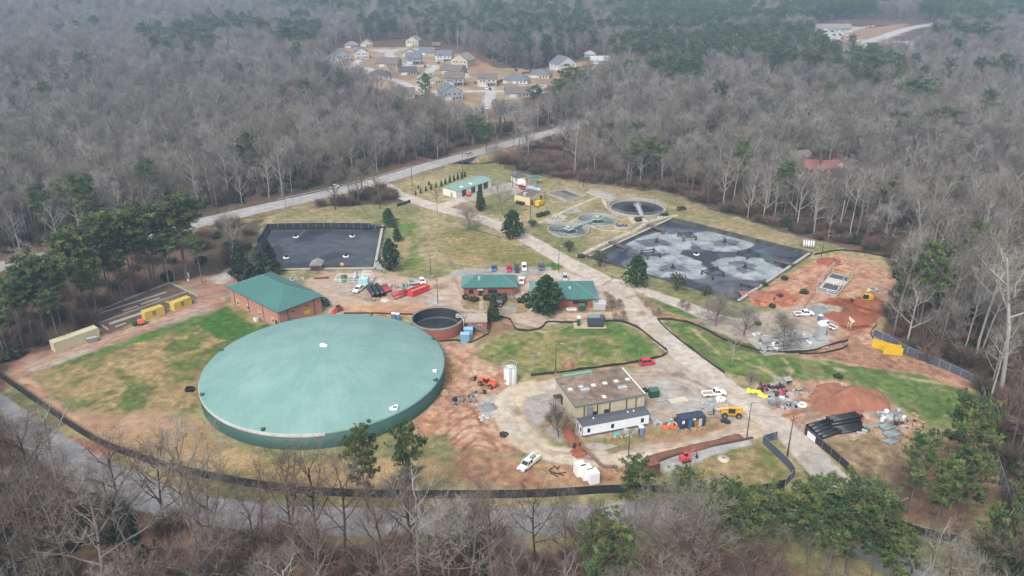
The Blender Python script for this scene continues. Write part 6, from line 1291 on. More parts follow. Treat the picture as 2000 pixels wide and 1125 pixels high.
# ------------------------------------------------------------------ plant machines
def tracks(t,L,w,gap,h,m=None):
    for s in (-1,1):
        mb=MB(); y0=s*gap-w/2; pr=[(-L/2+.15,0),(L/2-.15,0),(L/2,h*.35),(L/2-.1,h*.8),(L/2-.35,h),(-L/2+.35,h),(-L/2+.1,h*.8),(-L/2,h*.35)]; mb.xprism(pr,y0,y0+w); mb.build('track',mat('steel_track',S(84,72,66,.5),rough=.8,var=.3),t)
def excavator(A,rz,p,label,s=1.0,reach=1.0,name='excavator',swing=0.0):
    t=thing(name,label,'excavator',G(*A),rz); t.scale=(s,s,s); tracks(t,3.6,.6,1.15,.85)
    b=MB(); b.prism([(-1.9,-1.3),(1.2,-1.3),(1.5,-.9),(1.5,1.3),(-1.9,1.3),(-2.2,.7),(-2.2,-.7)],.95,1.35); b.box(-2.0,-.3,-1.25,1.25,1.353,2.2); b.box(-.3,1.3,-1.25,-.35,1.353,1.9); b.build('house',p,t)
    MB().cyl((-.2,0,.6),(-.2,0,.947),.7,n=12).build('turntable',DARK,t)
    MB().add([(-.25,.25,1.353),(1.45,.25,1.353),(1.45,1.25,1.353),(-.25,1.25,1.353),(-.15,.3,2.9),(1.0,.3,2.9),(1.0,1.2,2.9),(-.15,1.2,2.9)],[(0,1,5,4),(1,2,6,5),(2,3,7,6),(3,0,4,7),(3,2,1,0)]).build('cab',GLS,t); MB().box(-.25,1.1,.22,1.28,2.903,3.02).build('cab_roof',p,t)
    r=reach
    def arm(nm,pts,ws,hs,mm):
        mb=MB(); vs=[];fs=[]
        for (x,z),w,hh in zip(pts,ws,hs): vs+=[(x,-w,z-hh),(x,w,z-hh),(x,w,z+hh),(x,-w,z+hh)]
        for i in range(len(pts)-1):
            o=i*4
            for k in range(4): fs.append((o+k,o+(k+1)%4,o+4+(k+1)%4,o+4+k))
        fs+= [(0,1,2,3),(len(vs)-1,len(vs)-2,len(vs)-3,len(vs)-4)]; return mb.add(vs,fs).build(nm,mm,t)
    arm('boom',[(1.2,1.5),(2.4*r,3.2),(3.6*r,3.75),(5.4*r,3.3)],[.22]*4,[.3,.4,.35,.22],p); arm('stick',[(5.0*r,3.75),(5.5*r,3.2),(6.2*r,1.2)],[.18]*3,[.2,.28,.16],p)
    mb=MB(); mb.cyl((1.4,.3,1.6),(3.0*r,.3,3.1),.09,n=6); mb.cyl((3.2*r,0,4.1),(4.9*r,0,3.9),.09,n=6); mb.cyl((5.6*r,0,3.3),(6.4*r,0,1.9),.07,n=6); mb.build('hydraulic_ram',LGREY,t)
    mb=MB(); mb.xprism([(6.1*r,1.25),(6.5*r,1.1),(6.6*r,.4),(6.2*r,.05),(5.6*r,.1),(5.5*r,.3),(5.95*r,.5)],-.5,.5); mb.build('bucket',DARK,t); return t
CATY=mat('machine_yellow',S(222,170,58,.75),rough=.45,var=.12,dirt=.25)
ORG=mat('machine_orange',S(222,110,72,.75),rough=.45,var=.12,dirt=.25); PINKR=mat('machine_faded_red',S(206,70,84,.8),rough=.45,var=.1,dirt=.15)
excavator((1690,588),math.radians(186),CATY,'yellow tracked excavator digging in the red soil on the right',.95,.78)
excavator((1338,900),math.radians(22),PINKR,'small red mini excavator beside the trench near the front gate',.62,.8,'mini_excavator')
excavator((1522,582),math.radians(215),mat('dark_red_machine',S(130,44,48,.8),dirt=.2),'dark red mini excavator on the dug bank beside the lagoon',.55,.75,'mini_excavator')
def telehandler(A,rz,p,label,s=1.0):
    t=thing('telehandler',label,'telehandler',G(*A),rz); t.scale=(s,s,s)
    b=MB(); loft(b,[(-2.6,.75,.7,.7,1.5),(-2.2,.8,.75,.6,1.65),(1.9,.8,.75,.6,1.35),(2.3,.7,.6,.7,1.2)]); b.build('chassis',p,t)
    MB().add([(-.7,.25,1.35),(.8,.25,1.35),(.8,1.1,1.35),(-.7,1.1,1.35),(-.6,.3,2.55),(.5,.3,2.55),(.5,1.05,2.55),(-.6,1.05,2.55)],[(0,1,5,4),(1,2,6,5),(2,3,7,6),(3,0,4,7)]).build('cab',GLS,t); MB().box(-.7,.6,.22,1.12,2.553,2.66).build('cab_roof',p,t)
    MB().box(-1.0,1.0,-1.15,-.75,.7,1.5).build('engine_cover',p,t)
    m=MB(); m.tube([(-2.5,-.25,2.1),(1.8,-.25,1.75),(3.4,-.25,1.4)],[.3,.27,.2],4); m.build('boom',p,t); m=MB(); m.tube([(3.3,-.25,1.4),(4.0,-.25,.9)],.16,4); m.box(3.9,4.05,-.9,.5,.4,1.4); m.build('carriage',DARK,t)
    for y in (-.7,.3): MB().box(4.05,5.3,y,y+.14,.4,.48).build('fork',DARK,t)
    for x in (-1.6,1.6):
        for y in (-1.05,1.05): wheel(t,x,y,.68,.48)
    return t
telehandler((952,753),math.radians(148),ORG,'orange telescopic handler on the red ground beside the white silo',1.0)
telehandler((1427,812),math.radians(176),CATY,'yellow telescopic handler near the navy container',1.05)
def skid(A,rz,p,label):
    t=thing('skid_steer',label,'loader',G(*A),rz); b=MB(); b.box(-1.3,.6,-.6,.6,.4,1.2); b.build('body',p,t); m=MB()
    for s in (-.72,.72): m.tube([(-1.3,s,1.6),(.6,s,1.3),(1.4,s,.5)],.12,4)
    m.build('lift_arm',p,t); MB().box(-.6,.5,-.55,.55,1.203,1.95).build('cab',DARK,t); MB().xprism([(1.3,.1),(2.1,.05),(2.1,.2),(1.5,.3),(1.4,.8),(1.25,.8)],-.9,.9).build('bucket',p,t)
    for x in (-.8,.4):
        for y in (-.78,.78): wheel(t,x,y,.38,.3)
    return t
skid((661,608),math.radians(220),mat('red_loader',S(190,60,50,.8),dirt=.2),'red compact loader in the yard right of the brick hall')
# ------------------------------------------------------------------ skips, trench boxes, compressor trailer
def skip(A,B,W,H,m,label,full=None,name='skip'):
    p=G(*A);q=G(*B);d=q-p;L=d.length; t=thing(name,label,'skip',p,math.atan2(d.y,d.x)); b=MB()
    b.box(0,L,0,W,.15,.3).box(0,L,0,.1,.3,H).box(0,L,W-.1,W,.3,H).box(0,.1,.1,W-.1,.3,H).box(L-.1,L,.1,W-.1,.3,H)
    n=int(L/.9)
    for i in range(n+1): x=i*(L-.1)/n; b.box(x,x+.1,-.1,-.003,.15,H-.003)
    b.box(-.05,L+.05,-.12,.12,H+.003,H+.12).box(-.05,L+.05,W-.12,W+.12,H+.003,H+.12); b.build('shell',m,t)
    if full: MB().box(.12,L-.12,.12,W-.12,.31,H*.7).build('rubble',full,t)
    return t
skip((806,581),(839,568),2.4,2.0,mat('skip_red',S(212,52,56,.85),rough=.5,var=.1,dirt=.15),'bright red open skip full of rubble in the north yard',mat('rubble_fill',S(190,168,150,.6),var=.4,sc=3,bump=.8))
def trench_box(A,B,label,H=2.3,W=1.6):
    p=G(*A);q=G(*B);d=q-p;L=d.length; t=thing('trench_box',label,'trench box',p,math.atan2(d.y,d.x))
    for y in (0,W): MB().box(0,L,y-.08,y+.08,0,H).build('side_panel',YEL,t)
    for x in (.3,L-.3):
        for z in (.5,H-.4): MB().cyl((x,.082,z),(x,W-.082,z),.09,n=6).build('spreader',YEL,t)
    return t
trench_box((1702,677),(1752,690),'longer yellow steel trench shield standing by the right fence',1.9,1.2)
trench_box((1724,691),(1762,694),'nearer shorter yellow steel trench shield by the right fence',2.2,1.9)
t=thing('compressor_trailer','orange compressor on a dark trailer parked by the yellow containers','trailer',G(276,634),math.radians(22)); MB().box(-2.4,1.2,-1,1,.55,.7).build('deck',DARK,t); MB().box(-.9,1.1,-.8,.8,.703,1.6).build('compressor',ORG,t); MB().box(-2.2,-1.2,-.7,.7,.703,1.5).build('toolbox',DGREEN,t); MB().cyl((1.2,0,.6),(2.6,0,.55),.07,n=5).build('drawbar',DARK,t)
for y in (-1,1): wheel(t,-.3,y,.36,.25)
# ------------------------------------------------------------------ white silo, toilets, green box etc
p=G(997,746); t=thing('chemical_silo','white vertical chemical tank with railing on top beside the red ground','tank',p)
MB().lathe([(1.75,0),(1.75,4.3),(1.6,4.45),(.01,4.75)],28).build('shell',mat('white_tank_shell',S(222,222,220,.75),rough=.5,var=.08,sc=.8,dirt=.25,dcol=(.3,.28,.26)),t)
m=MB(); rail(m,[(1.7*math.cos(i*PI/7),1.7*math.sin(i*PI/7),4.4) for i in range(15)],1.1,.05); m.build('railing',LGREY,t); m=MB()
for s in (-.2,.2): m.cyl((s,-1.85,0),(s,-1.85,5.3),.035,n=4)
for i in range(12): m.cyl((-.2,-1.85,.4*i+.3),(.2,-1.85,.4*i+.3),.025,n=4)
m.build('ladder',DARK,t); m=MB().tf(Matrix.Translation((-1.3,-1.2,1.1))@Matrix.Rotation(.8,4,'Z')@Matrix.Rotation(PI/2,4,'X')); m.lathe([(.4,-.1),(.4,.15),(.01,.15)],12); m.build('manway',GREYM,t)
def toilet(A,label,m,rz=.3):
    t=thing('portable_toilet',label,'portable toilet',G(*A),rz); MB().box(-.56,.56,-.56,.56,.08,2.1).build('cabin',m,t); MB().add([(-.6,-.6,2.103),(.6,-.6,2.103),(.6,.6,2.103),(-.6,.6,2.103),(-.3,-.3,2.35),(.3,-.3,2.35),(.3,.3,2.35),(-.3,.3,2.35)],[(0,1,5,4),(1,2,6,5),(2,3,7,6),(3,0,4,7),(4,5,6,7),(3,2,1,0)]).build('roof',WHITE,t); MB().box(-.45,.45,-.6,-.563,.15,2.0).build('door',mat('pale_blue_door',S(120,150,200,.7)),t); return t
toilet((769,624),'left of two blue portable toilets beside the open tank',NAVY); toilet((777,625),'right of two blue portable toilets beside the open tank',NAVY); toilet((1251.5,848),'single blue portable toilet at the white trailer corner',NAVY,.1); toilet((1601,628),'grey portable toilet by the white pickup in the pipe yard',mat('grey_toilet',S(112,116,124,.7)))
t=thing('green_tank','dark green box shaped tank at the right end of the tan workshop','container',G(1270,779),.2); MB().box(0,2.4,0,1.7,.15,2.0).build('casing',DGREEN,t); MB().add([(-.05,-.05,2.003),(2.45,-.05,2.003),(2.45,1.75,2.3),(-.05,1.75,2.3),(-.05,1.75,2.003),(2.45,1.75,2.003)],[(0,1,2,3),(0,3,4),(1,5,2),(3,2,5,4)]).build('lid',mat('mid_green_lid',S(60,112,88,.7)),t); slab(t,'hatch',2.4,.8,.6,.9,.8,'x+',BLACK)
t=thing('black_drum_pile','black plastic barrels stacked behind the green box tank','barrels',G(1261,766),.4)
for x in (0,.9): MB().tf(Matrix.Rotation(PI/2,4,'Y')).cyl((-.4,x,-.6),(-.4,x,.7),.4,n=10).build('barrel',BLACK,t)
t=thing('concrete_trough','long pale concrete slab with open trough end in the shop yard','trough',G(1293,794),math.atan2(*(lambda d:(d.y,d.x))(G(1345,784)-G(1293,794)))); LL=(G(1345,784)-G(1293,794)).length
MB().box(2.6,LL,0,2.0,0,.35).build('slab',mat('cream_concrete',S(216,206,186,.66)),t); m=MB().box(0,2.59,0,.25,0,.5).box(0,2.59,1.75,2,0,.5).box(0,.25,.25,1.75,0,.5).box(2.3,2.59,.25,1.75,0,.5).box(1.1,1.3,.25,1.75,0,.45); m.build('trough',CONCM,t)
for (u,v,l,k) in ((1136,932,'rear left of three white wrapped cube pallets',0),(1149,939,'middle of three white wrapped cube pallets',1),(1162,947,'front right of three white wrapped cube pallets',2)):
    t=thing('wrapped_cube',l,'pallet load',G(u,v),.35); MB().box(-1.05,1.05,0,2.1,.14,2.9).build('wrapped_load',mat('white_shrink_wrap',(.76,.77,.77),rough=.35,var=.05,sc=3,bump=.1),t); MB().box(-1,1,.05,2.05,0,.137).build('pallet',WOOD,t)
t=thing('rusty_box','small rust brown box behind the foreground pine by the trench','container',G(1268,925),.4); MB().box(0,2.6,0,2,0,1.9).build('casing',mat('rust_brown',S(120,72,58,.65),var=.25,dirt=.3),t); MB().box(-.05,2.65,-.05,2.05,1.903,2.0).build('lid',mat('rust_brown_lid',S(140,92,76,.65)),t)
t=thing('manhole','round pale concrete manhole cover in the grass triangle','manhole',G(1413,897)); MB().lathe([(1.3,0),(1.3,.35),(.01,.38)],24).build('slab',mat('pale_manhole',S(222,204,180,.66),dirt=.2),t); MB().lathe([(.4,.38),(.4,.46),(.01,.46)],14).build('cover',GREYM,t)
t=thing('boulder','large reddish boulder on the lower edge of the middle lawn','boulder',G(1112,716))
def rock(seed,a,b,c,m,par,name,n=3):
    bm=bmesh.new(); bmesh.ops.create_icosphere(bm,subdivisions=n,radius=1); rng=random.Random(seed); ph=[rng.uniform(0,9) for _ in range(9)]
    for v in bm.verts:
        d=v.co.normalized(); k=1+.16*math.sin(d.x*3+ph[0])+.13*math.sin(d.y*4+ph[1])+.1*math.sin(d.z*5+ph[2])+.07*math.sin(d.x*9+d.y*7+ph[3]); v.co=Vector((d.x*a*k,d.y*b*k,max(-.05,d.z*c*k+c*.45)))
    me=bpy.data.meshes.new(name); bm.to_mesh(me); bm.free(); me.materials.append(m); o=bpy.data.objects.new(name,me); COL.objects.link(o); o.parent=par; return o
rock(3,1.5,1.1,1.0,mat('red_boulder',S(176,126,104,.6),var=.3,sc=1.5,bump=.6,dirt=.3),t,'stone')
# heaps
def heap(u,v,rx,ry,h,m,label,name='soil_heap',seed=0,pw=1.0,cat='heap'):
    p=G(u,v); n=44; X,Y=np.meshgrid(np.linspace(-1.25,1.25,n),np.linspace(-1.25,1.25,n)); X=X.ravel();Y=Y.ravel()
    r=np.hypot(X,Y)+(fbm(X,Y,.6,seed+30)-.5)*1.0; z=h*np.clip(1-r,0,1)**pw+ (fbm(X,Y,.22,seed+9)-.5)*.4*h*sst(1.05,.7,r)-.06-.5*sst(.98,1.1,r)
    i,j=np.meshgrid(np.arange(n-1),np.arange(n-1)); a=(j*n+i).ravel(); q=np.stack([a,a+1,a+n+1,a+n],1)
    o=npmesh(name,np.stack([X*rx,Y*ry,z],1),q,m); o.data.shade_smooth(); o.location=p; return tag(o,label,cat)
REDS=mat('red_soil',S(168,112,88,.58),rough=.95,var=.3,sc=.8,bump=.8,dirt=.25,dcol=S(206,160,134,.55)); DRED=mat('dark_red_soil',S(160,94,68,.6),rough=.95,var=.3,sc=1,bump=.9)
GRYG=mat('grey_gravel',S(146,152,154,.58),rough=.95,var=.22,sc=2.5,bump=.5)
heap(1661,783,9.0,8.2,3.7,REDS,'big mound of reddish soil in the lay-down yard',seed=1,pw=.8)
heap(1596,607,3.8,3.4,1.9,GRYG,'cone of grey gravel beside the white pickup',seed=2,name='gravel_heap'); heap(953,796,2.2,2.0,1.5,GRYG,'small grey gravel heap near the loop drive',seed=3,name='gravel_heap')
heap(1620,512,4.6,3.6,1.6,DRED,'red soil heap behind the steel frame',seed=4); heap(1500,578,6.5,4.2,1.5,REDS,'dug red soil bank by the near right lagoon corner',seed=5,pw=.7); heap(1660,622,7.5,5,1.3,DRED,'dark dug red soil below the yellow excavator',seed=6,pw=.6); heap(1700,592,5.5,5.0,1.2,DRED,'dark red soil under the excavator tracks',seed=7,pw=.6)
heap(1130,886,2.2,1.6,.8,DRED,'dark red soil heap at the loop drive edge',seed=9,pw=.7); heap(1720,795,2.3,1.4,.8,GRYG,'flat dark gravel heap right of the big mound',seed=10,name='gravel_heap'); heap(1170,872,4.0,1.5,1.0,mat('broken_concrete_rubble',S(176,166,156,.58),var=.4,sc=3,bump=1),'bank of grey rubble in front of the trailer',seed=11,name='rubble_bank')
def ridge(pts,w,h,m,label,seed):
    P=smooth(gp(pts),5); o=Vector((*P[0],0)); X=[];n=11
    for i,p in enumerate(P):
        a_=np.array(P[min(i+1,len(P)-1)])-np.array(P[max(i-1,0)]); a_=a_/np.hypot(*a_); nn=np.array((-a_[1],a_[0])); e=min(1,i/3,(len(P)-1-i)/3)
        for k in range(n):
            f=k/(n-1)*2-1; wx=w*(.8+.5*fbm(np.array([i*.9]),np.array([k*.1]),2.,seed)[0]); q=np.array(p)+nn*f*wx-np.array(P[0]); zz=h*(1-f*f)*(.5+1.0*fbm(np.array([q[0]+50]),np.array([q[1]]),1.1,seed)[0])*e; X.append((q[0],q[1],zz-.04))
    i,j=np.meshgrid(np.arange(n-1),np.arange(len(P)-1)); a=(j*n+i).ravel(); ob=npmesh('spoil_ridge',np.array(X),np.stack([a,a+1,a+n+1,a+n],1),m); ob.location=o; ob.data.shade_smooth(); tag(ob,label,'heap')
ridge([(1262,899),(1300,888),(1350,877),(1400,865),(1430,856),(1450,852)],1.15,.9,mat('brown_spoil',S(140,94,72,.58),rough=.95,var=.45,sc=1.6,bump=.9,dirt=.35),'long red brown spoil ridge along the trench by the front gate',3)
ridge([(1105,832),(1112,848),(1122,864),(1140,882)],1.3,.8,DRED,'dark red spoil ridge at the trailer end',5)
heap(752,587,1.6,1.3,.9,mat('pale_sand',S(216,206,194,.6)),'small pale sand heap in the north yard',seed=14,name='sand_heap')
# pipe stacks
def pipes(A,B,n,r,m,label,name='pipe_stack',rows=1,hollow=True,cat='pipes'):
    p=G(*A);q=G(*B);d=q-p;L=d.length; t=thing(name,label,cat,p,math.atan2(d.y,d.x)); rng=random.Random(int(A[0]))
    for j in range(rows):
        for i in range(n-j):
            y=(i+j*.5)*2.05*r; z=r+j*1.75*r; o0=rng.uniform(-.3,.3); b=MB().tf(Matrix.Translation((o0,y,z))@Matrix.Rotation(PI/2,4,'Y')); b.lathe([(r*.86,0),(r,0),(r,L),(r*.86,L),(r*.86,0)],12); b.build('pipe',m,t)
    return t
BPIPE=mat('black_pipe',(.02,.021,.024),rough=.4,var=.3); RPIPE=mat('red_brown_pipe',S(168,72,72,.75),rough=.55,var=.15)
pipes((750,579),(736,560),3,.75,BPIPE,'three wide black pipes in the north yard','black_pipe_stack'); pipes((764,571),(755,559),3,.4,RPIPE,'short red pipes next to the black ones','red_pipe_stack'); pipes((768,579),(797,571),3,.35,RPIPE,'long red brown pipes lying in front of the red skip, rear bundle','red_pipe_stack'); pipes((772,585),(795,577),2,.35,RPIPE,'red brown pipes lying loose, front bundle','red_pipe_stack')
pipes((612,545),(641,543.5),1,.35,mat('rust_pipe',S(134,84,74,.7)),'single rust coloured pipe lying on the dirt by the left lagoon','loose_pipe')
pipes((1590,848),(1624,838),3,.6,BPIPE,'wide black pipes behind the gate sign','black_pipe_stack'); pipes((1602,858),(1640,846),2,.5,BPIPE,'black pipes nearest the dark fence','black_pipe_stack'); pipes((1626,838),(1683,828),5,.38,BPIPE,'tall stack of long black pipes in the lay-down yard','black_pipe_stack',3); pipes((1640,848),(1690,840),6,.32,BPIPE,'flat layer of black pipes before the tall stack','black_pipe_stack',1)
pipes((1646,640),(1668,633),1,.55,mat('cream_pipe',S(226,200,160,.75)),'large cream pipe section on the red soil','loose_pipe'); t=bpy.data.objects['loose_pipe.001'] if 'loose_pipe.001' in bpy.data.objects else None
if t: q0=G(1654,620);q1=G(1668,635); t.location=q1; d=q0-q1; t.rotation_euler[2]=math.atan2(d.y,d.x)
pipes((1665,862),(1705,838),3,.12,WOOD,'long timber planks lying by the pipe stacks','timber_planks',cat='planks')
GP=mat('grey_green_bundle',S(150,162,160,.6),var=.4,sc=3)
for i,(A,B,n,r,l) in enumerate((((1726,842),(1750,836),4,.28,'pale green wrapped pipe bundle in the lay-down yard'),((1732,855),(1764,849),4,.26,'grey pipe bundle behind the white roll'),((1735,870),(1757,862),4,.22,'pale pipe bundle nearest the corner pines'),((1695,838),(1728,830),3,.2,'pale grey channel bundle right of the pipe stacks'))): pipes(A,B,n,r,GP,l,'pipe_bundle')
# heaps of small material, each a stack of crates, drums and fittings
def clutter(u,v,items,label,name='material_pile',cat='materials'):
    t=thing(name,label,cat,G(u,v),.3); rng=random.Random(int(u*7+v))
    for kind,x,y,s,m in items:
        if kind=='crate': MB().tf(Matrix.Translation((x,y,0))@Matrix.Rotation(rng.uniform(0,3),4,'Z')).box(-s/2,s/2,-s*.4,s*.4,.02,s*.7).box(-s*.55,s*.55,-s*.45,s*.45,s*.703,s*.78).build('crate',m,t)
        elif kind=='drum': MB().lathe([(s*.4,.02),(s*.42,s*.5),(s*.4,s),(.01,s)],10,c=(x,y,0)).build('drum',m,t)
        elif kind=='coil':
            b=MB(); b.lathe([(s*.55+s*.2*math.cos(k*PI/4),s*.2+s*.2*math.sin(k*PI/4)) for k in range(9)],14,c=(x,y,.02)); b.build('coil',m,t)
        elif kind=='bar': MB().tf(Matrix.Translation((x,y,0))@Matrix.Rotation(rng.uniform(0,3),4,'Z')).box(-s,s,-.1,.1,.02,.2).build('bar',m,t)
        elif kind=='rock': o_=rock(rng.randint(0,99),s*.6,s*.5,s*.4,m,t,'lump',2); o_.location=(x,y,0)
    return t
RM=[GREYM,LGREY,BLACK,WOOD,CONCD,RPIPE]
def rnd(n,seed,sx,sy,kinds,ms,smin=.5,smax=1.1):
    rng=random.Random(seed); n=int(n*1.5); return [(rng.choice(kinds),rng.uniform(-sx,sx),rng.uniform(-sy,sy),rng.uniform(smin,smax),rng.choice(ms)) for _ in range(n)]
YT=mat('yellow_tarp',S(226,222,70,.8),rough=.6,var=.2,sc=2,bump=.5)
clutter(1478,768,[('rock',-1.6,1.2,1.3,YT),('rock',-.4,.6,1.5,YT),('rock',.6,-.2,1.4,YT),('rock',.2,-1.6,1.6,YT),('rock',.9,-2.4,1.2,YT),('coil',-1.2,2.2,.8,LGREY),('coil',1.9,-3,.9,BLACK)],'bright yellow plastic sacks heaped in the lay-down yard','sack_pile','sacks')
clutter(905,785,rnd(14,1,3,1.3,['crate','coil','drum'],[DARK,GREYM,CONCD]),'pile of grey valve fittings on the red ground by the tank')
clutter(930,772,rnd(8,2,2.2,1.2,['crate','coil','drum'],[LGREY,GREYM,DARK]),'pale and dark fittings piled near the orange handler')
clutter(980,850,rnd(4,3,.9,.7,['coil','crate'],[BLACK,DARK]),'small black tyre pile on the brown verge')
clutter(1505,757,rnd(16,4,3.6,1.6,['coil','drum','crate'],[BLACK,DARK,RPIPE]),'black pipe fittings heaped behind the yellow sheeting')
clutter(1528,770,rnd(9,5,2,1.5,['coil','drum'],[BLACK,DARK,RPIPE]),'row of black and red valves in the lay-down yard')
clutter(1515,785,rnd(6,6,2.2,1,['crate'],[WHITE,LGREY,GREYM],.8,1.6),'pale wrapped crates in the middle of the lay-down gravel')
clutter(1545,792,rnd(12,7,3.6,1.2,['drum','coil','crate'],[GREYM,DARK,RPIPE,LGREY]),'mixed grey drums and coils at the lay-down yard edge')
clutter(1740,815,rnd(14,8,3.6,1.8,['crate','drum'],[LGREY,GREYM,WHITE],.8,1.5),'shrink wrapped grey pallets right of the big mound'); clutter(1772,825,rnd(18,9,4,2.4,['bar','rock','crate'],[WOOD,BROWN,CONCM]),'heap of broken boards beside the corner pines'); clutter(1782,840,rnd(12,10,3,1.8,['rock','bar'],[CONCM,WOOD,RPIPE]),'pale rubble heap under the corner pines')
clutter(1207,851,rnd(10,11,3.2,1.2,['bar','crate','bar'],[WOOD,LGREY,mat('turquoise_pipe',S(96,200,196,.75))]),'stacked lumber and turquoise pipe before the trailer')
clutter(1310,830,rnd(10,12,2.2,1.4,['crate','coil','rock'],[BLACK,DARK,LGREY]),'black sacks and boxes left of the navy container'); clutter(1310,838,rnd(6,13,1.6,.8,['crate','rock'],[ORG,mat('orange_net',S(230,104,72,.8))]),'orange netting heap left of the navy container'); clutter(1355,842,rnd(10,14,3.2,.5,['bar','crate'],[WOOD]),'wooden pallets before the navy container'); clutter(1275,826,rnd(8,15,1.4,1.6,['rock','crate'],[CONCM,LGREY]),'pale stone pile at the right end of the trailer')
clutter(1390,790,rnd(14,16,3.6,1.2,['bar','crate','bar'],[LGREY,CONCM]),'pale scaffold parts behind the yellow handler'); clutter(1412,826,rnd(4,17,1,.6,['crate'],[DARK]),'dark steel bucket attachment beside the yellow handler')
clutter(1125,872,rnd(3,18,.8,.5,['coil','drum'],[BLACK,GREYM]),'dark generator parts on the rubble island'); clutter(1080,915,rnd(2,19,1.2,.6,['bar'],[DARK]),'dark steel offcuts beside the white utility truck'); clutter(1095,925,rnd(2,20,1.6,.5,['bar'],[DARK,BROWN],1.0,1.8),'long dark pipe pieces between truck and white cubes')
clutter(780,560,rnd(14,21,3.4,1.4,['crate','bar','drum'],[LGREY,GREYM,WOOD]),'grey scaffold and tools behind the red pipes'); clutter(735,586,rnd(6,22,1.6,.8,['crate','rock'],[CONCD,WOOD]),'broken blocks below the black pipes'); clutter(580,546,rnd(8,23,2.5,.9,['bar','crate'],[LGREY]),'pale panels stacked behind the brick hall')
clutter(1705,568,rnd(8,24,2.2,1,['crate','rock','coil'],[mat('pale_yellow_tarp',S(226,210,130,.75)),BLUE,DARK]),'yellow tarps and a blue drum beside the excavator'); clutter(365,548,rnd(3,25,.8,.6,['crate','drum'],[mat('faded_red_can',S(170,60,66,.7)),WHITE]),'red tank and white drum by the left wood edge'); clutter(400,547,rnd(2,26,.8,.4,['bar'],[YEL]),'small yellow tool on the dirt left of the brick hall')
t=thing('white_drum','white barrel standing at the left wood edge','barrel',G(366,542)); MB().lathe([(.7,0),(.72,1.6),(.01,1.65)],14).build('shell',WHITE,t); MB().lathe([(.25,1.65),(.25,1.75),(.01,1.75)],10).build('cap',GREYM,t)
t=thing('round_trough','round white trough at the top of the lay-down gravel','trough',G(1521,747)); MB().ring(1.1,1.35,0,.9,24).build('ring',CONCM,t); t=thing('precast_box','open white concrete box beside the round trough','precast box',G(1537,751),.2); m=MB().box(-1,1,.9,1,0,1.8).box(-1,-.85,-1,.9,0,1.8).box(.85,1,-1,.9,0,1.8).box(-.85,.85,-1,.9,1.65,1.8); m.build('shell',CONCM,t); MB().box(-.84,.84,-.98,.89,0,.1).build('floor',CONCD,t)
t=thing('hose_reel','white ring coil at the edge of the lay-down yard','coil',G(1566,793)); MB().lathe([(.9+.35*math.cos(k*PI/4),.35+.35*math.sin(k*PI/4)) for k in range(9)],18).build('coil',WHITE,t); MB().cbox(0,0,0,.5,.5,.3).build('hub',DARK,t)
t=thing('mixer_tub','white round tub beside the scaffold parts','tub',G(1407,784)); MB().lathe([(1.0,0),(1.25,.9),(1.2,.95),(.01,.8)],20).build('tub',WHITE,t); MB().cyl((0,0,.8),(0,0,1.1),.2,n=8).build('lid_knob',GREYM,t)
# ribbed horizontal tank by the far fence
t=thing('ribbed_tank','grey horizontal tank banded with white ribs by the far fence','tank',G(1578,483),math.radians(-14)); m=MB().tf(Matrix.Rotation(PI/2,4,'Y')); m.lathe([(.01,-2.3),(.9,-2.25),(1.3,-2.0),(1.3,2.0),(.9,2.25),(.01,2.3)],20,c=(-1.3,0,0)); m.build('shell',GREYM,t)
for i in range(5): m=MB().tf(Matrix.Translation((-1.7+i*.85,0,0))@Matrix.Rotation(PI/2,4,'Y')); m.ring(1.3,1.42,-.16,.16,20,c=(-1.3,0,0)); m.build('band',WHITE,t)
# ------------------------------------------------------------------ steel frame over the concrete pit
o,a,L,W=rect((1593,569),(1635,579),(1637,537))
t=thing('concrete_pit','rectangular concrete pit with steel post frame around it on the red soil','pit',o,a)
m=MB(); m.box(0,L,0,.4,0,.6).box(0,L,W-.4,W,0,.6).box(0,.4,.4,W-.4,0,.6).box(L-.4,L,.4,W-.4,0,.6).box(.4,L-.4,W*.5-.15,W*.5+.15,0,.6); m.build('kerb',CONCM,t); MB().box(.4,L-.4,.4,W-.4,.02,.1).build('pit_floor',mat('pit_shadow',S(96,98,100,.6),var=.4),t); MB().box(.4,L-.4,W*.52,W*.72,.4,.55).build('cover_slab',mat('pale_cover',S(214,206,194,.66)),t)  # pit floor is a mottled grey, darker than the kerb
m=MB(); rail(m,[(.9,1.2,.1),(L-.9,1.2,.1),(L-.9,W*.42,.1),(.9,W*.42,.1),(.9,1.2,.1)],1.1,.08); m.build('pipe_loop',WHITE,t)
for x in (.2,L-.2):
    for y in (.2,W*.34,W*.67,W-.2): MB().cyl((x,y,.6),(x,y,4.2),.12,n=6).build('post',LGREY,t)
    MB().cyl((x,.2,4.25),(x,W-.2,4.25),.14,n=6).build('beam',LGREY,t)
m=MB(); rail(m,[(.2,W+.2,0),(L-.2,W+.2,0),(L+.2,W-3,0)],2.2,.1); m.build('guard_rail',mat('yellow_guard',S(222,180,80,.75)),t)
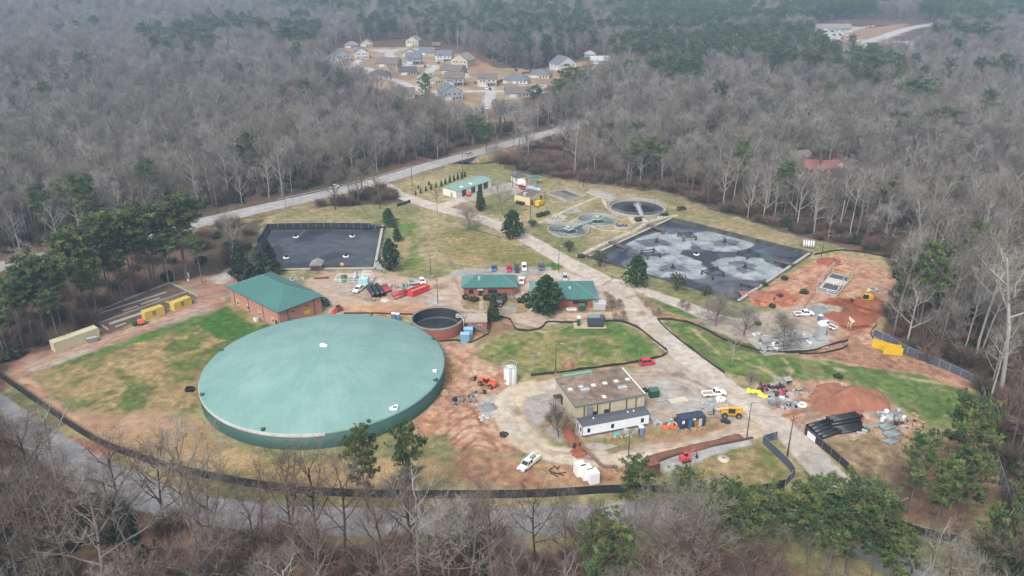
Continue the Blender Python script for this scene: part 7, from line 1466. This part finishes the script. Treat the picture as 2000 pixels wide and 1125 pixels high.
# ------------------------------------------------------------------ grey pipe yard
t=thing('pipe_manifold','dense rack of pale grey pipes and platforms behind bare trees','pipework',G(1545,672),math.radians(14)); m=MB().box(-11,9,-4.5,6,.0,.25); m.build('slab',CONCM,t)
rg=random.Random(4)
for i in range(11):
    x=-10+i*1.8+rg.uniform(-.5,.5); y0=rg.uniform(-3.8,-1); y1=y0+rg.uniform(1.5,5); z=rg.uniform(.6,1.4); m=MB(); m.cyl((x,y0,z),(x,y1,z),rg.uniform(.14,.28),n=8); m.cyl((x,y0,.25),(x,y0,z+.6),.22,n=8); m.cyl((x,y1,.25),(x,y1,z+1.2),.24,n=8); m.cyl((x-.6,y1,z+1.1),(x+.6,y1,z+1.1),.18,n=8); m.build('pipe_run',(LGREY,GREYM,WHITE)[i%3],t)
for i in range(4):
    y=-3+i*2.3; x=rg.uniform(-9,-2); m=MB().cyl((x,y,.7),(x+rg.uniform(4,9),y,.7),.22,n=8); m.build('header_pipe',(GREYM,LGREY)[i%2],t)
for i in range(5): MB().cbox(rg.uniform(-9,8),rg.uniform(-3,5),.25,rg.uniform(.8,1.8),rg.uniform(.7,1.3),rg.uniform(.6,1.5)).build('valve_box',(WHITE,GREYM,CONCM)[i%3],t)
m=MB(); rail(m,[(-11,-4.4,.25),(9,-4.4,.25),(9,6,.25),(-11,6,.25),(-11,-4.4,.25)],1.6,.06); rail(m,[(-6,0,1.9),(5,0,1.9)],1.2,.06); m.build('railing',LGREY,t); MB().box(-6,5,-.6,.6,1.75,1.9).build('catwalk',LGREY,t)
t=thing('white_silo','white square filter tower on a slab beside the pipe yard','tower',G(1602,657),.2); MB().box(-1.0,1.0,-.9,.9,.3,3.7).build('casing',LGREY,t); MB().box(-.8,1.2,-1.0,1.0,3.703,4.3).build('head',WHITE,t); MB().box(-3,3,-2.4,2.4,0,.3).build('slab',CONCM,t); MB().cyl((1.9,0,.3),(1.9,0,3.8),.25,n=8).build('pipe',LGREY,t)
for (u,v,l,A_,B_,H_) in ((1576,672,'low grey tank block in front of the white tower',5.6,2.4,1.0),(1548,678,'pale concrete trough at the front of the pipe yard',4.6,2.6,.9)):
    t=thing('settling_box',l,'tank',G(u,v),-.2); m=MB().box(0,A_,0,.2,0,H_).box(0,A_,B_-.2,B_,0,H_).box(0,.2,.2,B_-.2,0,H_).box(A_-.2,A_,.2,B_-.2,0,H_); m.build('shell',LGREY,t); MB().box(.2,A_-.2,.2,B_-.2,.0,H_*.8).build('water',mat('pale_water',S(186,190,192,.6),rough=.2),t)
# left lagoon plant: pump skid with tanks
t=thing('treatment_skid','railed skid with white tank, green drum and pipes by the left lagoon','plant',G(696,551)); MB().box(-7,5.5,-1.2,3.2,0,.25).build('slab',CONCM,t); m=MB(); rail(m,[(-7,-1.2,.25),(5.5,-1.2,.25),(5.5,3.2,.25),(-7,3.2,.25),(-7,-1.2,.25)],1.3,.06); m.build('railing',WHITE,t)
MB().lathe([(1.0,.25),(1.0,2.4),(.01,2.6)],14,c=(-4,0,0)).build('green_drum',DGREEN,t); m=MB().tf(Matrix.Translation((-.5,1.2,1.9))@Matrix.Rotation(PI/2,4,'X')@Matrix.Rotation(.3,4,'X')); m.lathe([(.01,-1.6),(.8,-1.4),(.8,1.4),(.01,1.6)],14); m.build('sloped_tank',LGREY,t); MB().box(-2.2,3.4,.2,1.6,.25,1.0).build('pump_frame',GREYM,t); m=MB(); rail(m,[(2,1.5,1),(5,1.5,1),(5,2.8,1),(2,2.8,1)],2.2,.06); m.build('stair_frame',WHITE,t)
t=thing('water_tank','pale turquoise box tank in front of the railed skid','tank',G(711,558)); MB().box(-1.5,1.5,-1.2,1.2,.1,2.8).build('casing',mat('pale_turquoise',S(170,214,222,.72)),t); MB().lathe([(.4,2.8),(.4,2.95),(.01,2.95)],10).build('lid',WHITE,t)
# dark generator house on the lawn corner
t=thing('standby_generator','dark grey enclosed generator on a concrete pad at the top of the middle lawn','generator',G(1147,637)); MB().box(-4,5.6,-1.6,2.4,0,.2).build('pad',mat('tan_pad',S(206,186,158,.62)),t); MB().box(0,4.8,-1.2,1.4,.9,3.2).build('casing',mat('slate_casing',S(74,82,94,.66),rough=.5),t); MB().box(.1,4.7,-1.1,1.3,.2,.897).build('fuel_base',DARK,t); MB().box(-.1,3.6,-1.0,1.2,3.203,3.4).build('roof_panel',GREYM,t); MB().box(4.805,5.1,-1.0,1.2,1.6,3.1).build('exhaust_hood',DARK,t)
t=thing('control_cabinet','narrow green control cabinet left of the dark generator','cabinet',G(1130,637)); MB().box(-.45,.45,-.35,.35,.0,2.6).build('casing',DGREEN,t); MB().box(-.5,.5,-.4,.4,2.603,3.2).build('cap',WHITE,t)
# tiny figures of people on the works
def person(u,v,rz,shirt,label):
    t=thing('person',label,'person',G(u,v),rz); me=bpy.data.meshes.new('body'); pts=[(0,0,.95),(0,0,1.2),(0,0,1.45),(0,0,1.56),(0,0,1.72),(.18,0,1.42),(.27,.04,1.15),(.25,.16,.93),(-.18,0,1.42),(-.27,0,1.15),(-.26,.1,.92),(.1,0,.9),(.11,.06,.5),(.11,0,.06),(.11,.14,.04),(-.1,0,.9),(-.11,-.06,.5),(-.11,-.12,.06),(-.11,.02,.04)]
    ed=[(0,1),(1,2),(2,3),(3,4),(2,5),(5,6),(6,7),(2,8),(8,9),(9,10),(0,11),(11,12),(12,13),(13,14),(0,15),(15,16),(16,17),(17,18)]; ra=[.16,.17,.15,.06,.11,.07,.05,.045,.07,.05,.045,.1,.075,.05,.05,.1,.075,.05,.05]
    me.from_pydata(pts,ed,[]); me.materials.append(shirt); o=bpy.data.objects.new('body',me); COL.objects.link(o); o.parent=t; md=o.modifiers.new('skin','SKIN'); 
    for i,r in enumerate(ra): me.skin_vertices[0].data[i].radius=(r,r)
    me.skin_vertices[0].data[0].use_root=True; o.modifiers.new('sub','SUBSURF').levels=1
    MB().lathe([(.16,1.74),(.15,1.82),(.09,1.89),(.01,1.91)],10).build('hard_hat',WHITE,t)
HV=mat('pale_work_clothes',S(196,196,170,.6)); DKC=mat('dark_work_clothes',S(76,70,74,.6))
person(1655,641,1,HV,'worker in pale clothes standing on the red soil by the cream pipe, left of two'); person(1660,643,2,HV,'worker in pale clothes standing on the red soil by the cream pipe, right of two')

t=thing('inlet_box','black fabric wrapped inlet box in the tan field beside the big tank','inlet box',G(369,766)); m=MB().box(-.9,.9,-.06,.06,0,1.0).box(-.9,-.78,.061,1.5,0,.95).box(.78,.9,.061,1.5,0,1.05).box(-.77,.77,1.4,1.5,0,.9); m.build('fabric_screen',BLACK,t)
for x in (-.95,.95): MB().cyl((x,-.1,0),(x,-.1,1.3),.04,n=5).build('stake',DARK,t)

clutter(800,564,rnd(10,31,3,1,['bar','crate','drum'],[LGREY,RPIPE,GREYM]),'scrap metal and crates piled left of the flatbed truck'); clutter(1565,765,rnd(8,32,2.5,1.5,['coil','drum','crate'],[GREYM,CONCM,BLACK]),'grey drums and coils between gravel and big mound'); clutter(1690,845,rnd(7,33,2,1,['bar','crate'],[WOOD,LGREY]),'loose boards right of the pipe stacks'); clutter(1480,655,rnd(7,34,2,1,['crate','bar'],[LGREY,WHITE]),'pale boxes at the left end of the pipe yard'); clutter(1330,815,rnd(6,35,2,1,['bar','crate'],[CONCM,WOOD]),'planks and blocks between trough and navy container'); clutter(950,815,rnd(7,36,1.6,1.2,['rock'],[CONCM,LGREY],.5,1.0),'pale broken concrete beside the loop drive')
# ------------------------------------------------------------------ far houses
HR={'blue':mat('blue_grey_shingle',S(116,121,130,.6),rough=.85,var=.15),'grey':mat('grey_shingle',S(150,144,138,.6),rough=.85,var=.15),'brown':mat('brown_grey_shingle',S(124,114,108,.6),rough=.85,var=.15),'white':mat('white_sheet_roof',(.36,.37,.38),rough=.5,var=.05),'red':mat('red_sheet_roof',S(170,108,102,.5),rough=.6,var=.15),'dark':mat('dark_shingle',S(88,90,98,.6),rough=.85,var=.15)}
HW={'white':mat('white_siding',(.46,.46,.46),rough=.6,var=.05),'cream':mat('cream_siding',S(220,210,188,.55),rough=.6,var=.06),'blue':mat('pale_blue_siding',S(184,190,200,.5),rough=.6,var=.06),'grey':mat('pale_grey_siding',S(186,186,186,.5),rough=.6,var=.06),'tan':mat('tan_siding',S(196,178,152,.5),rough=.6,var=.06),'frame':mat('bare_sheathing',S(150,104,76,.65),rough=.8,var=.2)}
def house(u,v,W,D,st,roof,wall,label,rz=0,gable='x',porch=False,name='house'):
    if W<22: W*=1.14; D*=1.1
    t=thing(name,label,'house',G(u,v),math.radians(rz)); H=2.9*st; rm=HR[roof]; wm=HW[wall]
    b=MB().box(-W/2,W/2,0,D,-.5,H); rise=.32*(D if gable=='x' else W)
    if gable=='x': b.add([(-W/2,0,H),(-W/2,D,H),(-W/2,D/2,H+rise-.12),(W/2,0,H),(W/2,D,H),(W/2,D/2,H+rise-.12)],[(0,1,2)[::-1],(3,4,5)])
    elif gable=='y': b.add([(-W/2,0,H),(W/2,0,H),(0,0,H+rise-.12),(-W/2,D,H),(W/2,D,H),(0,D,H+rise-.12)],[(0,1,2),(3,4,5)[::-1]])
    b.build('wall',wm,t); o=.4; r=MB()
    if gable=='x': 
        A=[(-W/2-o,-o,H-.1),(W/2+o,-o,H-.1),(W/2+o,D/2,H+rise),(-W/2-o,D/2,H+rise),(W/2+o,D+o,H-.1),(-W/2-o,D+o,H-.1)]; A+= [(x,y,z-.14) for x,y,z in A]
        r.add(A,[(0,1,2,3),(3,2,4,5),(7,6,9,8),(8,9,11,10),(0,6,7,1),(5,4,10,11),(0,3,9,6),(3,5,11,9),(1,7,8,2),(2,8,10,4)])
    elif gable=='y':
        A=[(-W/2-o,-o,H-.1),(-W/2-o,D+o,H-.1),(0,D+o,H+rise),(0,-o,H+rise),(W/2+o,D+o,H-.1),(W/2+o,-o,H-.1)]; A+= [(x,y,z-.14) for x,y,z in A]
        r.add(A,[(1,0,3,2),(2,3,5,4),(6,7,8,9),(9,8,10,11),(0,6,9,3),(3,9,11,5),(0,1,7,6),(4,5,11,10),(1,2,8,7),(2,4,10,8)])
    else: hip(r,W+.8,D+.8,H,.24*min(W,D)+.6,0,seam=99,ms=0)
    ro=r.build('roof',rm,t)
    if gable=='hip': ro.location=(-W/2-.4,-.4,0)
    if gable!='y' and st>1:
        g=MB().add([(-W*.42,-.9,H-.4),(-W*.02,-.9,H-.4),(-W*.22,-.9,H+1.5),(-W*.42,D*.35,H-.4),(-W*.02,D*.35,H-.4),(-W*.22,D*.35,H+1.5)],[(0,3,5,2),(1,2,5,4),(0,2,1)[::-1]]); g.build('front_gable',[rm],t)
        MB().box(-W*.41,-W*.03,-.8,-.003,0,H-.41).build('front_bay',wm,t)
    y=-.8 if (gable!='y' and st>1) else 0
    slab(t,'garage_door',-W*.22,y,0,min(4.6,W*.34),2.3,'y-',HW['white'] if wall!='white' else HW['grey'])
    slab(t,'door',W*.08,0,0,1.0,2.1,'y-',DARK)
    for x in (W*.24,W*.38): slab(t,'window',x,0,.8,1.1,1.4,'y-',GLS)
    if st>1:
        slab(t,'window',-W*.3,y,3.7,1.1,1.3,'y-',GLS); slab(t,'window',-W*.14,y,3.7,1.1,1.3,'y-',GLS)
        for x in (W*.12,W*.34): slab(t,'window',x,0,3.7,1.1,1.3,'y-',GLS)
    for yy in (D*.3,D*.7): slab(t,'window',W/2,yy,.9 if st==1 else 3.6,1.0,1.2,'x+',GLS); slab(t,'window',-W/2,yy,.9 if st==1 else 3.6,1.0,1.2,'x-',GLS)
    if porch: 
        p_=MB().box(0,W*.46,-2.2,-.05,2.5,2.65).build('porch_roof',rm,t)
        for x in (.2,W*.44): MB().box(x-.1,x+.1,-2.1,-1.9,0,2.497).build('porch_post',HW['white'],p_)
    return t
for q in ((670,120,12,11,2,'blue','blue','two storey pale blue house leftmost on the far street',18,'y'),(707,115,11,11,2,'blue','white','two storey white house right of the leftmost pair of the far street',14,'y'),(686,94,12,10,1,'grey','grey','low grey roofed house behind the leftmost pair',5,'hip'),(716,91,11,10,1,'grey','cream','low cream house behind the leftmost pair',5,'y'),
  (805,91,12,11,2,'grey','cream','cream house at the top of the cul de sac',-14,'y'),(800,111,13,11,1,'grey','cream','cream gabled house behind the blue fronted house',6,'y'),(832,108,14,11,1,'blue','cream','cream house with slate blue roof right of the cul de sac',-12,'x'),(807,126,12,11,2,'blue','blue','blue fronted two storey house in the middle of the street',0,'x',True),(755,131,17,13,1,'brown','tan','large brown grey roofed house on the left of the street',-10,'x'),
  (741,154,14,11,1,'dark','white','low house with dark slate roof among the bare trees',4,'hip'),(679,161,14,11,1,'brown','tan','low tan house half veiled by trees on the left',4,'hip'),(638,133,14,11,1,'grey','cream','pale cream house at the far left of the street',8,'x'),(606,138,12,10,1,'grey','cream','hazy cream house left of all the others',8,'x'),(866,121,13,11,2,'blue','white','two storey white house with blue roof on the upper right',-8,'x',True),
  (897,131,14,15,2,'grey','cream','tall cream house with a wide blank gable end',-24,'y'),(878,145,17,12,1,'brown','tan','long low house with brown grey roof below the tall cream house',-22,'x'),(850,164,12,11,1,'grey','cream','cream house with its gable towards the street',24,'y'),(887,168,13,11,2,'brown','grey','grey two storey house with dark shutters',0,'x',True),(951,169,13,10,2,'brown','cream','cream two storey house with a drive and parked van',0,'x',True),
  (1006,164,17,12,1,'blue','white','single storey white house with slate blue hipped roof',-10,'hip'),(1052,153,15,12,1,'blue','cream','single storey cream house with slate blue roof on the right',-14,'hip'),(884,196,13,12,2,'blue','blue','pale blue two storey house with its gable towards the woods',20,'y'),(1012,190,15,11,1,'brown','grey','pale grey house veiled by bare trees below the street',8,'x'),(992,228,16,11,2,'brown','grey','grey roofed house lowest of the far street',6,'x'),(905,240,13,11,2,'grey','cream','pale house behind the yellow green pine',6,'y'),
  (787,192,14,11,1,'brown','cream','pale house behind bare trees below the street',4,'x'),(797,147,13,10,1,'dark','tan','dark roofed house behind the brown roofed one',8,'x'),(1108,138,16,13,2,'blue','white','white house with blue roof by the right hand pines',30,'y'),(1152,112,9,8,1,'white','white','small white roofed pavilion on the far right of the street',0,'hip'),(1172,125,15,10,1,'white','grey','low white roofed house far right of the street',0,'x'),(852,100,7,7,2,'brown','frame','unfinished house of bare brown sheathing',0,'x'),
  (1606,341,14,9,1,'red','white','white house with faded red roof in the right hand wood',-8,'x'),(1640,340,9,8,1,'red','white','red roofed wing right of the red roofed house',-8,'y'),(1548,322,20,9,1,'grey','tan','long grey roofed house in the right hand wood',12,'x'),(1500,345,11,7,1,'brown','tan','small brown roofed shed in the right hand wood',5,'x'),(1710,296,14,9,1,'grey','grey','hazy grey roofed house behind trees right of the red roofed one',0,'x'),(1600,367,5,5,1,'grey','white','tiny grey shed in front of the red roofed house',0,'y'),
  (1795,104,46,22,1,'white','cream','wide white roofed hall by the far road',-6,'x'),(1628,60,44,14,1,'grey','grey','long pale roofed building beside the far car park',0,'x'),(1245,14,26,16,2,'grey','white','white house at the top edge of the picture',0,'x'),(1920,150,16,12,1,'grey','grey','grey house hidden in the far right wood',10,'x')):
    house(*q)
vans=None
for i,(u,v,p,l) in enumerate(((957,176,PD,'dark car on the drive of the cream two storey house'),(950,168+6,PW,'white van on the drive of the cream two storey house'),(830,131,PK,'black car on the drive of the upper right houses'),(840,130,PS,'silver car on the drive of the upper right houses'),(748,101,PW,'white car parked in the cul de sac'),(856,124,PD,'dark car beside the white two storey house'),(725,147,PS,'silver car beside the brown roofed house'),(950,212,PW,'pale car on the road below the far houses'),(985,160,PS,'silver car beside the blue roofed single storey house'))):
    car((u,v-.8),(u+.6,v+.8),p,l,'suv',4.6)
for i in range(16):
    r,c=divmod(i,6); u=1600+c*12+r*4; v=62+r*7
    car((u,v),(u+3,v+.6),(PW,PW,PS,PW,PK,PG)[(i*5+r)%6],'small car parked in rows on the far car park','suv',4.6).__setitem__('group','cars on the far car park')
for (u,v,l) in ((1688,54,'left of three white cars at the far edge of the car park'),(1696,52.5,'middle of three white cars at the far edge of the car park'),(1705,52,'right of three white cars at the far edge of the car park'),(1757,91,'white car beside the far white roofed hall'),(1748,92,'silver car left of the far white roofed hall')):
    car((u-1.5,v),(u+1.5,v-.3),PW if 'white car' in l[:22] or 'three' in l else PS,l,'suv',4.7)
for (A,B,l) in (((868,160),(905,163),'brown privacy fence between the grey and the cream two storey houses'),((925,163),(945,166),'short brown fence left of the cream two storey house'),((965,165),(985,158),'brown fence right of the cream two storey house'),((850,118),(870,112),'brown fence beside the upper right houses'),((1020,145),(1050,142),'brown fence between the two slate blue roofed houses')):
    p=G(*A);q=G(*B);d=q-p; t=thing('privacy_fence',l,'fence',p,math.atan2(d.y,d.x)); MB().box(0,d.length,-.05,.05,0,1.8).build('board_panel',mat('brown_fence_boards',S(124,82,62,.6),var=.2),t)
    for x in np.arange(0,d.length,4): MB().box(x-.06,x+.06,.053,.17,0,1.9).build('post',BROWN,t)
# ------------------------------------------------------------------ fences
SCRN=mat('black_fence_screen',(.018,.018,.02),rough=.85,var=.35,sc=.6); SCRG=mat('blue_grey_fence_screen',S(92,100,116,.6),rough=.7,var=.2,sc=.6); STAKE=mat('grey_stake',S(120,110,98,.6),rough=.9)
def fence(pts,h,label,m=SCRN,step=3.0,rail_=True,name='fence',pm=LGREY,pw=.045,lean=0.0,screen=True,k=3,wob=0.0):
    W_=[Vector((x,y,0)) for x,y in smooth(gp(pts),k)]; o=W_[0].copy(); t=thing(name,label,'fence',o)
    P=[W_[0]]; 
    for q in W_[1:]:
        if (q-P[-1]).length>.6: P.append(q)
    b=MB();r=MB(); acc=0;posts=[P[0]]; rng=random.Random(len(pts))
    nrm=[]
    for i in range(len(P)):
        d=(P[min(i+1,len(P)-1)]-P[max(i-1,0)]).normalized(); nrm.append(Vector((-d.y,d.x,0)))
    hs=[h*(1-wob*rng.random()) for _ in P]
    if screen:
        vs=[]
        for p,n,hh in zip(P,nrm,hs):
            q=p-o; ln=n*lean*hh; vs+=[q+n*.02+Vector((0,0,.03)),q+n*.02+ln+Vector((0,0,hh)),q-n*.02+ln+Vector((0,0,hh)),q-n*.02+Vector((0,0,.03))]
        fs=[]
        for i in range(len(P)-1):
            for e in range(4): fs.append((i*4+e,i*4+(e+1)%4,i*4+4+(e+1)%4,i*4+4+e))
        b.add(vs,fs).build('screen',m,t)
    L=sum((b_-a_).length for a_,b_ in zip(P[:-1],P[1:])); step=max(step,L/95); nxt=0;run=0
    if rail_: 
        for zz in ((h+.03,) if screen else (h,h*.55,.15)): r.tube([p-o+Vector((0,0,zz)) for p in P],.035 if screen else .03,4)
        r.build('rail',pm,t)
    post=None
    for a_,b_ in zip(P[:-1],P[1:]):
        s=(b_-a_).length
        while nxt<=run+s:
            p=a_.lerp(b_,(nxt-run)/s)-o; d=(b_-a_).normalized(); n=Vector((-d.y,d.x,0))
            if post is None:
                pm_=MB().cyl((0,0,-.2),(0,0,h+.12),pw,n=5); post=pm_.build('post',pm,t); post.location=p+n*(-.05-pw)
            else:
                c=post.copy(); COL.objects.link(c); c.parent=t; c.location=p+n*(-.05-pw)
            nxt+=step
        run+=s
    return t
fence([(-40,708),(0,738),(50,773),(100,808),(150,843),(210,876),(280,901),(350,923),(430,940),(500,953),(580,963),(650,969),(800,973),(1000,973),(1100,969),(1190,963),(1250,964),(1330,963),(1420,966),(1490,962),(1532,952)],2.1,'long black screened perimeter fence along the bottom road',pm=DARK)
fence([(1532,952),(1551,931),(1540,915),(1522,897),(1489,866),(1517,858)],2.2,'grey screened fence wrapping the grass left of the site gate',SCRG,k=1)
fence([(1571,848),(1587,861),(1622,890),(1655,920),(1672,941),(1690,966),(1712,998),(1745,1026),(1800,1047),(1875,1063)],2.1,'dark screened fence running from the gate to the lower right',pm=GREYM)
t=thing('site_sign','blank white sign panel on the dark fence by the gate','sign',G(1577,854),math.atan2(*(lambda d:(d.y,d.x))(G(1587,861)-G(1572,848)))); MB().box(0,2.8,-.22,-.17,.3,1.9).build('panel',WHITE,t); 
for x in (.3,2.5): MB().box(x-.03,x+.03,-.165,-.12,.1,1.95).build('batten',GREYM,t)
fence([(1705,656),(1735,670),(1765,688),(1825,713),(1870,733),(1898,747),(1917,768),(1922,795),(1922,828),(1932,868),(1945,905),(1962,962),(1975,1000)],2.2,'blue grey screened perimeter fence along the right hand wood',SCRG)
fence([(1060,350),(1150,363),(1230,372),(1300,382),(1360,402),(1420,427),(1500,450),(1560,470),(1650,492)],1.9,'thin chain link boundary fence along the far wood',screen=False,pm=GREYM,pw=.04)
fence([(503,476),(516,460),(524,446),(620,444),(724,445)],2.0,'black screen fence along the back of the left lagoon',k=1)
fence([(733,447),(752,447)],1.2,'short black screen piece behind the far lagoon evergreen',k=1)
fence([(775,404),(790,400),(802,396)],1.5,'short black screen fence by the driveway mouth',k=1)
fence([(1135,503),(1180,482),(1240,452),(1290,430)],1.2,'thin railing along the left edge of the large lagoon',screen=False,pm=GREYM)
SB=dict(step=2.4,rail_=False,name='silt_fence',pm=STAKE,pw=.03,wob=.42)
fence([(950,619),(992,623),(1001,634),(1009,645),(1032,647),(1057,642),(1070,630),(1100,631),(1127,631)],.85,'black silt fence bending round the bare earth above the middle lawn',**SB)
fence([(1182,629),(1210,629),(1245,641),(1275,664),(1300,684),(1303,690),(1290,698),(1250,707),(1200,715),(1150,721),(1090,729),(1037,735)],.9,'black silt fence round the right and lower edge of the middle lawn',**SB)
fence([(1284,625),(1325,627),(1370,641),(1412,664),(1450,677),(1500,689),(1575,688),(1625,674),(1656,667)],.9,'black silt fence along the top of the right hand green slope',**SB)
fence([(1284,625),(1310,651),(1350,682),(1382,706),(1415,730)],.9,'black silt fence beside the driveway at the right hand slope',**SB)
fence([(1590,499),(1635,490),(1675,493),(1720,500),(1745,506)],1.0,'black silt fence curving behind the red excavation',**SB)
fence([(1656,676),(1640,684),(1600,691),(1560,692)],.7,'loose black silt fence by the pipe yard corner',**SB)
fence([(1705,662),(1700,650),(1712,636)],.8,'black silt fence stub at the right tree line',**SB)
fence([(672,613),(740,613),(812,616)],.6,'low black silt fence behind the big tank',**SB)
fence([(857,668),(890,666),(918,670),(940,660),(955,650),(958,630)],.7,'black silt fence round the blue cabinets',**SB)
fence([(1905,748),(1918,775),(1920,800)],1.0,'sagging black silt fence inside the right fence bend',**SB)
# kerb of the trench by the loop drive
def kerb(pts,w,h,m,name,label,cat='kerb'):
    P=[Vector((x,y,0)) for x,y in smooth(gp(pts),3)]; o=P[0].copy(); vs=[];fs=[]
    for i,p in enumerate(P):
        d=(P[min(i+1,len(P)-1)]-P[max(i-1,0)]).normalized(); n=Vector((-d.y,d.x,0))*w/2; q=p-o; vs+=[q-n,q-n+Vector((0,0,h)),q+n+Vector((0,0,h)),q+n]
    for i in range(len(P)-1):
        for e in range(4): fs.append((i*4+e,i*4+4+e,i*4+4+(e+1)%4,i*4+(e+1)%4))
    b=MB().add(vs,fs+[(0,1,2,3),(len(vs)-1,len(vs)-2,len(vs)-3,len(vs)-4)]).build(name,m,None,o); return tag(b,label,cat)
kerb([(1119,831),(1114,848),(1128,864),(1147,882),(1162,897),(1178,912),(1206,913)],.7,.5,mat('mud_grey_berm',S(150,126,106,.55),var=.3,bump=.6),'trench_berm','grey brown berm of the trench running round the trailer end','berm')
kerb([(1045,787),(1075,782)],.35,.3,CONCM,'concrete_kerb','pale concrete kerb beam lying before the tan workshop')
kerb([(1275,906),(1335,884),(1400,870),(1470,856)],.5,.35,mat('trench_edge',S(96,80,70,.55),var=.3),'trench_edge','dark edge of the long trench by the front gate','berm')
kerb([(925,449),(950,456),(978,464)],.3,.25,mat('drain_edge',S(110,96,84,.55)),'drain_edge','narrow drain edge on the lawn beside the driveway','drain')
for pts,l in (([(747.5,440),(732,523)],'concrete walk kerb on the right side of the left lagoon'),([(487,527),(732,524)],'concrete kerb along the near side of the left lagoon'),([(1152,500),(1312,426)],'concrete kerb on the left side of the large lagoon'),([(1442,588),(1581,495)],'concrete kerb on the right side of the large lagoon')): kerb(pts,1.0,.25,CONCM,'lagoon_kerb',l)
# gate leaves
for (A,B,l) in (((1517,858),(1541,850),'open chain link gate leaf left of the site entrance'),((1571,847),(1556,842),'open chain link gate leaf right of the site entrance')):
    p=G(*A);q=G(*B);d=q-p; t=thing('site_gate',l,'gate',p,math.atan2(d.y,d.x)); Lg=d.length; m=MB()
    for x in (0,Lg/2,Lg): m.cyl((x,0,.1),(x,0,2.1),.045,n=5)
    for z in (.15,1.1,2.1): m.cyl((0,0,z),(Lg,0,z),.04,n=5)
    m.build('gate_frame',LGREY,t); m=MB()
    for i in range(int(Lg*4)): m.cyl((i*.25,0,.15),(i*.25,0,2.1),.008,n=3)
    m.build('wire_infill',LGREY,t)
# guard rails of the highway
for s,l in ((1,'far'),(-1,'near')):
    P=[];
    for i in range(near(560,396),near(828,327)):
        d=(hw[i+1]-hw[i-1]).normalized(); P.append(hw[i]+Vector((-d.y,d.x,0))*5.3*s)
    t=thing('guard_rail','galvanised guard rail on the %s side of the highway before the bridge'%l,'guard rail',P[0]); MB().tube([p-P[0]+Vector((0,0,.65)) for p in P],.13,4).build('rail',LGREY,t)
    for p in P[::2]: MB().box(-.08,.08,-.08,.08,0,.7).build('post',GREYM,t,p-P[0])
# ------------------------------------------------------------------ poles
POLEW=mat('weathered_pole',S(122,108,96,.6),rough=.9,var=.2,sc=1.5); POLED=mat('dark_lamp_pole',S(72,68,66,.6),rough=.6)
def lamp(u,v,vt,label,az=0,m=POLED,arm=1.2):
    h=htop(u,v,vt); t=thing('lamp_post',label,'lamp post',G(u,v),az); MB().cyl((0,0,-.2),(0,0,h-.15),.13,.08,8).build('pole',m,t); MB().tube([(0,0,h-.3),(arm*.6,0,h-.05),(arm,0,h-.02)],.05,5).build('arm',m,t); MB().box(arm-.1,arm+.6,-.16,.16,h-.08,h+.06).build('lamp_head',LGREY,t); MB().cyl((0,0,0),(0,0,.35),.3,n=10).build('footing',CONCM,t); return t
for u,v,vt,l,az in ((842,544,497,'lamp post at the lawn edge behind the flatbed truck',0),(855,593,540,'lamp post on the gravel circle beside the red skip',3),(1091,532,484,'lamp post on the lawn corner where the office drive meets the main drive',1),(1097,481,447,'lamp post by the nearer small clarifier',0),(1036,429,385,'lamp post in front of the yellow generator',0),(1001,367,334,'lamp post beside the small dark roofed pump house',0),(1139,367,330,'lamp post by the far fence behind the concrete basin',0),(1277,422,385,'lamp post in front of the largest clarifier',2),(1085,729,671,'lamp post at the lower edge of the middle lawn',0),(1604,503,460,'lamp post by the ribbed horizontal tank',0),(474,500,467,'lamp post behind the bushy cedars at the left lagoon',2),(1458,856,786,'tall leaning lamp pole beside the trench, left of the gate',0),(1227,896,838,'brown lamp pole at the road in front of the white trailer',0)): lamp(u,v,vt,l,az)
TOPS=[]
def upole(u,v,vt,label,az=.4,tr=False,cross=True):
    h=htop(u,v,vt); g=G(u,v); t=thing('utility_pole',label,'utility pole',g,az); MB().cyl((0,0,-.3),(0,0,h),.19,.12,8).build('pole',POLEW,t)
    if cross:
        c=MB().box(-1.3,1.3,-.16,-.04,h-.75,h-.6).build('cross_arm',POLEW,t); m=MB()
        for x in (-1.2,-.5,.5,1.2): m.cyl((x,-.1,h-.6),(x,-.1,h-.38),.06,n=6)
        m.build('insulator',WHITE,c)
    if tr: MB().cyl((.35,.1,h-2.6),(.35,.1,h-1.5),.32,n=10).build('transformer',LGREY,t)
    TOPS.append(g+Vector((0,0,h-.5))); return t
upole(1537,893,812,'wooden utility pole at the site gate',.5); upole(1750,1030,972,'wooden utility pole with transformer in the lower right corner',.5,True); upole(904,347,297,'utility pole standing before the highway bridge',.2); upole(805,364,322,'utility pole between the highway and the young conifers',.2); upole(1780,1118,1085,'short pole at the bottom right by the road',.5,False); upole(1690,75,38,'pole at the far road junction',0,False,False); upole(742,408,352,'bare pole beside the highway behind the left lagoon',.2,False,False)
def wire(a,b,sag,label):
    P=[a.lerp(b,i/12)-Vector((0,0,sag*4*(i/12)*(1-i/12)))-a for i in range(13)]; o=MB().tube(P,.022,4).build('power_line',BLACK,None,a); tag(o,label,'power line')
for k,l in ((-.5,'upper'),(.5,'lower')): wire(TOPS[0]+Vector((k,0,k*.2)),TOPS[1]+Vector((k,0,k*.2)),1.2,'%s power line from the gate pole to the corner pole'%l); wire(TOPS[1]+Vector((k,0,0)),TOPS[4]+Vector((k,0,0)),.5,'%s power line from the corner pole to the bottom edge'%l)
wire(TOPS[0],Vector((31.4,163.5,5.2)),.8,'service line from the gate pole to the tan workshop')
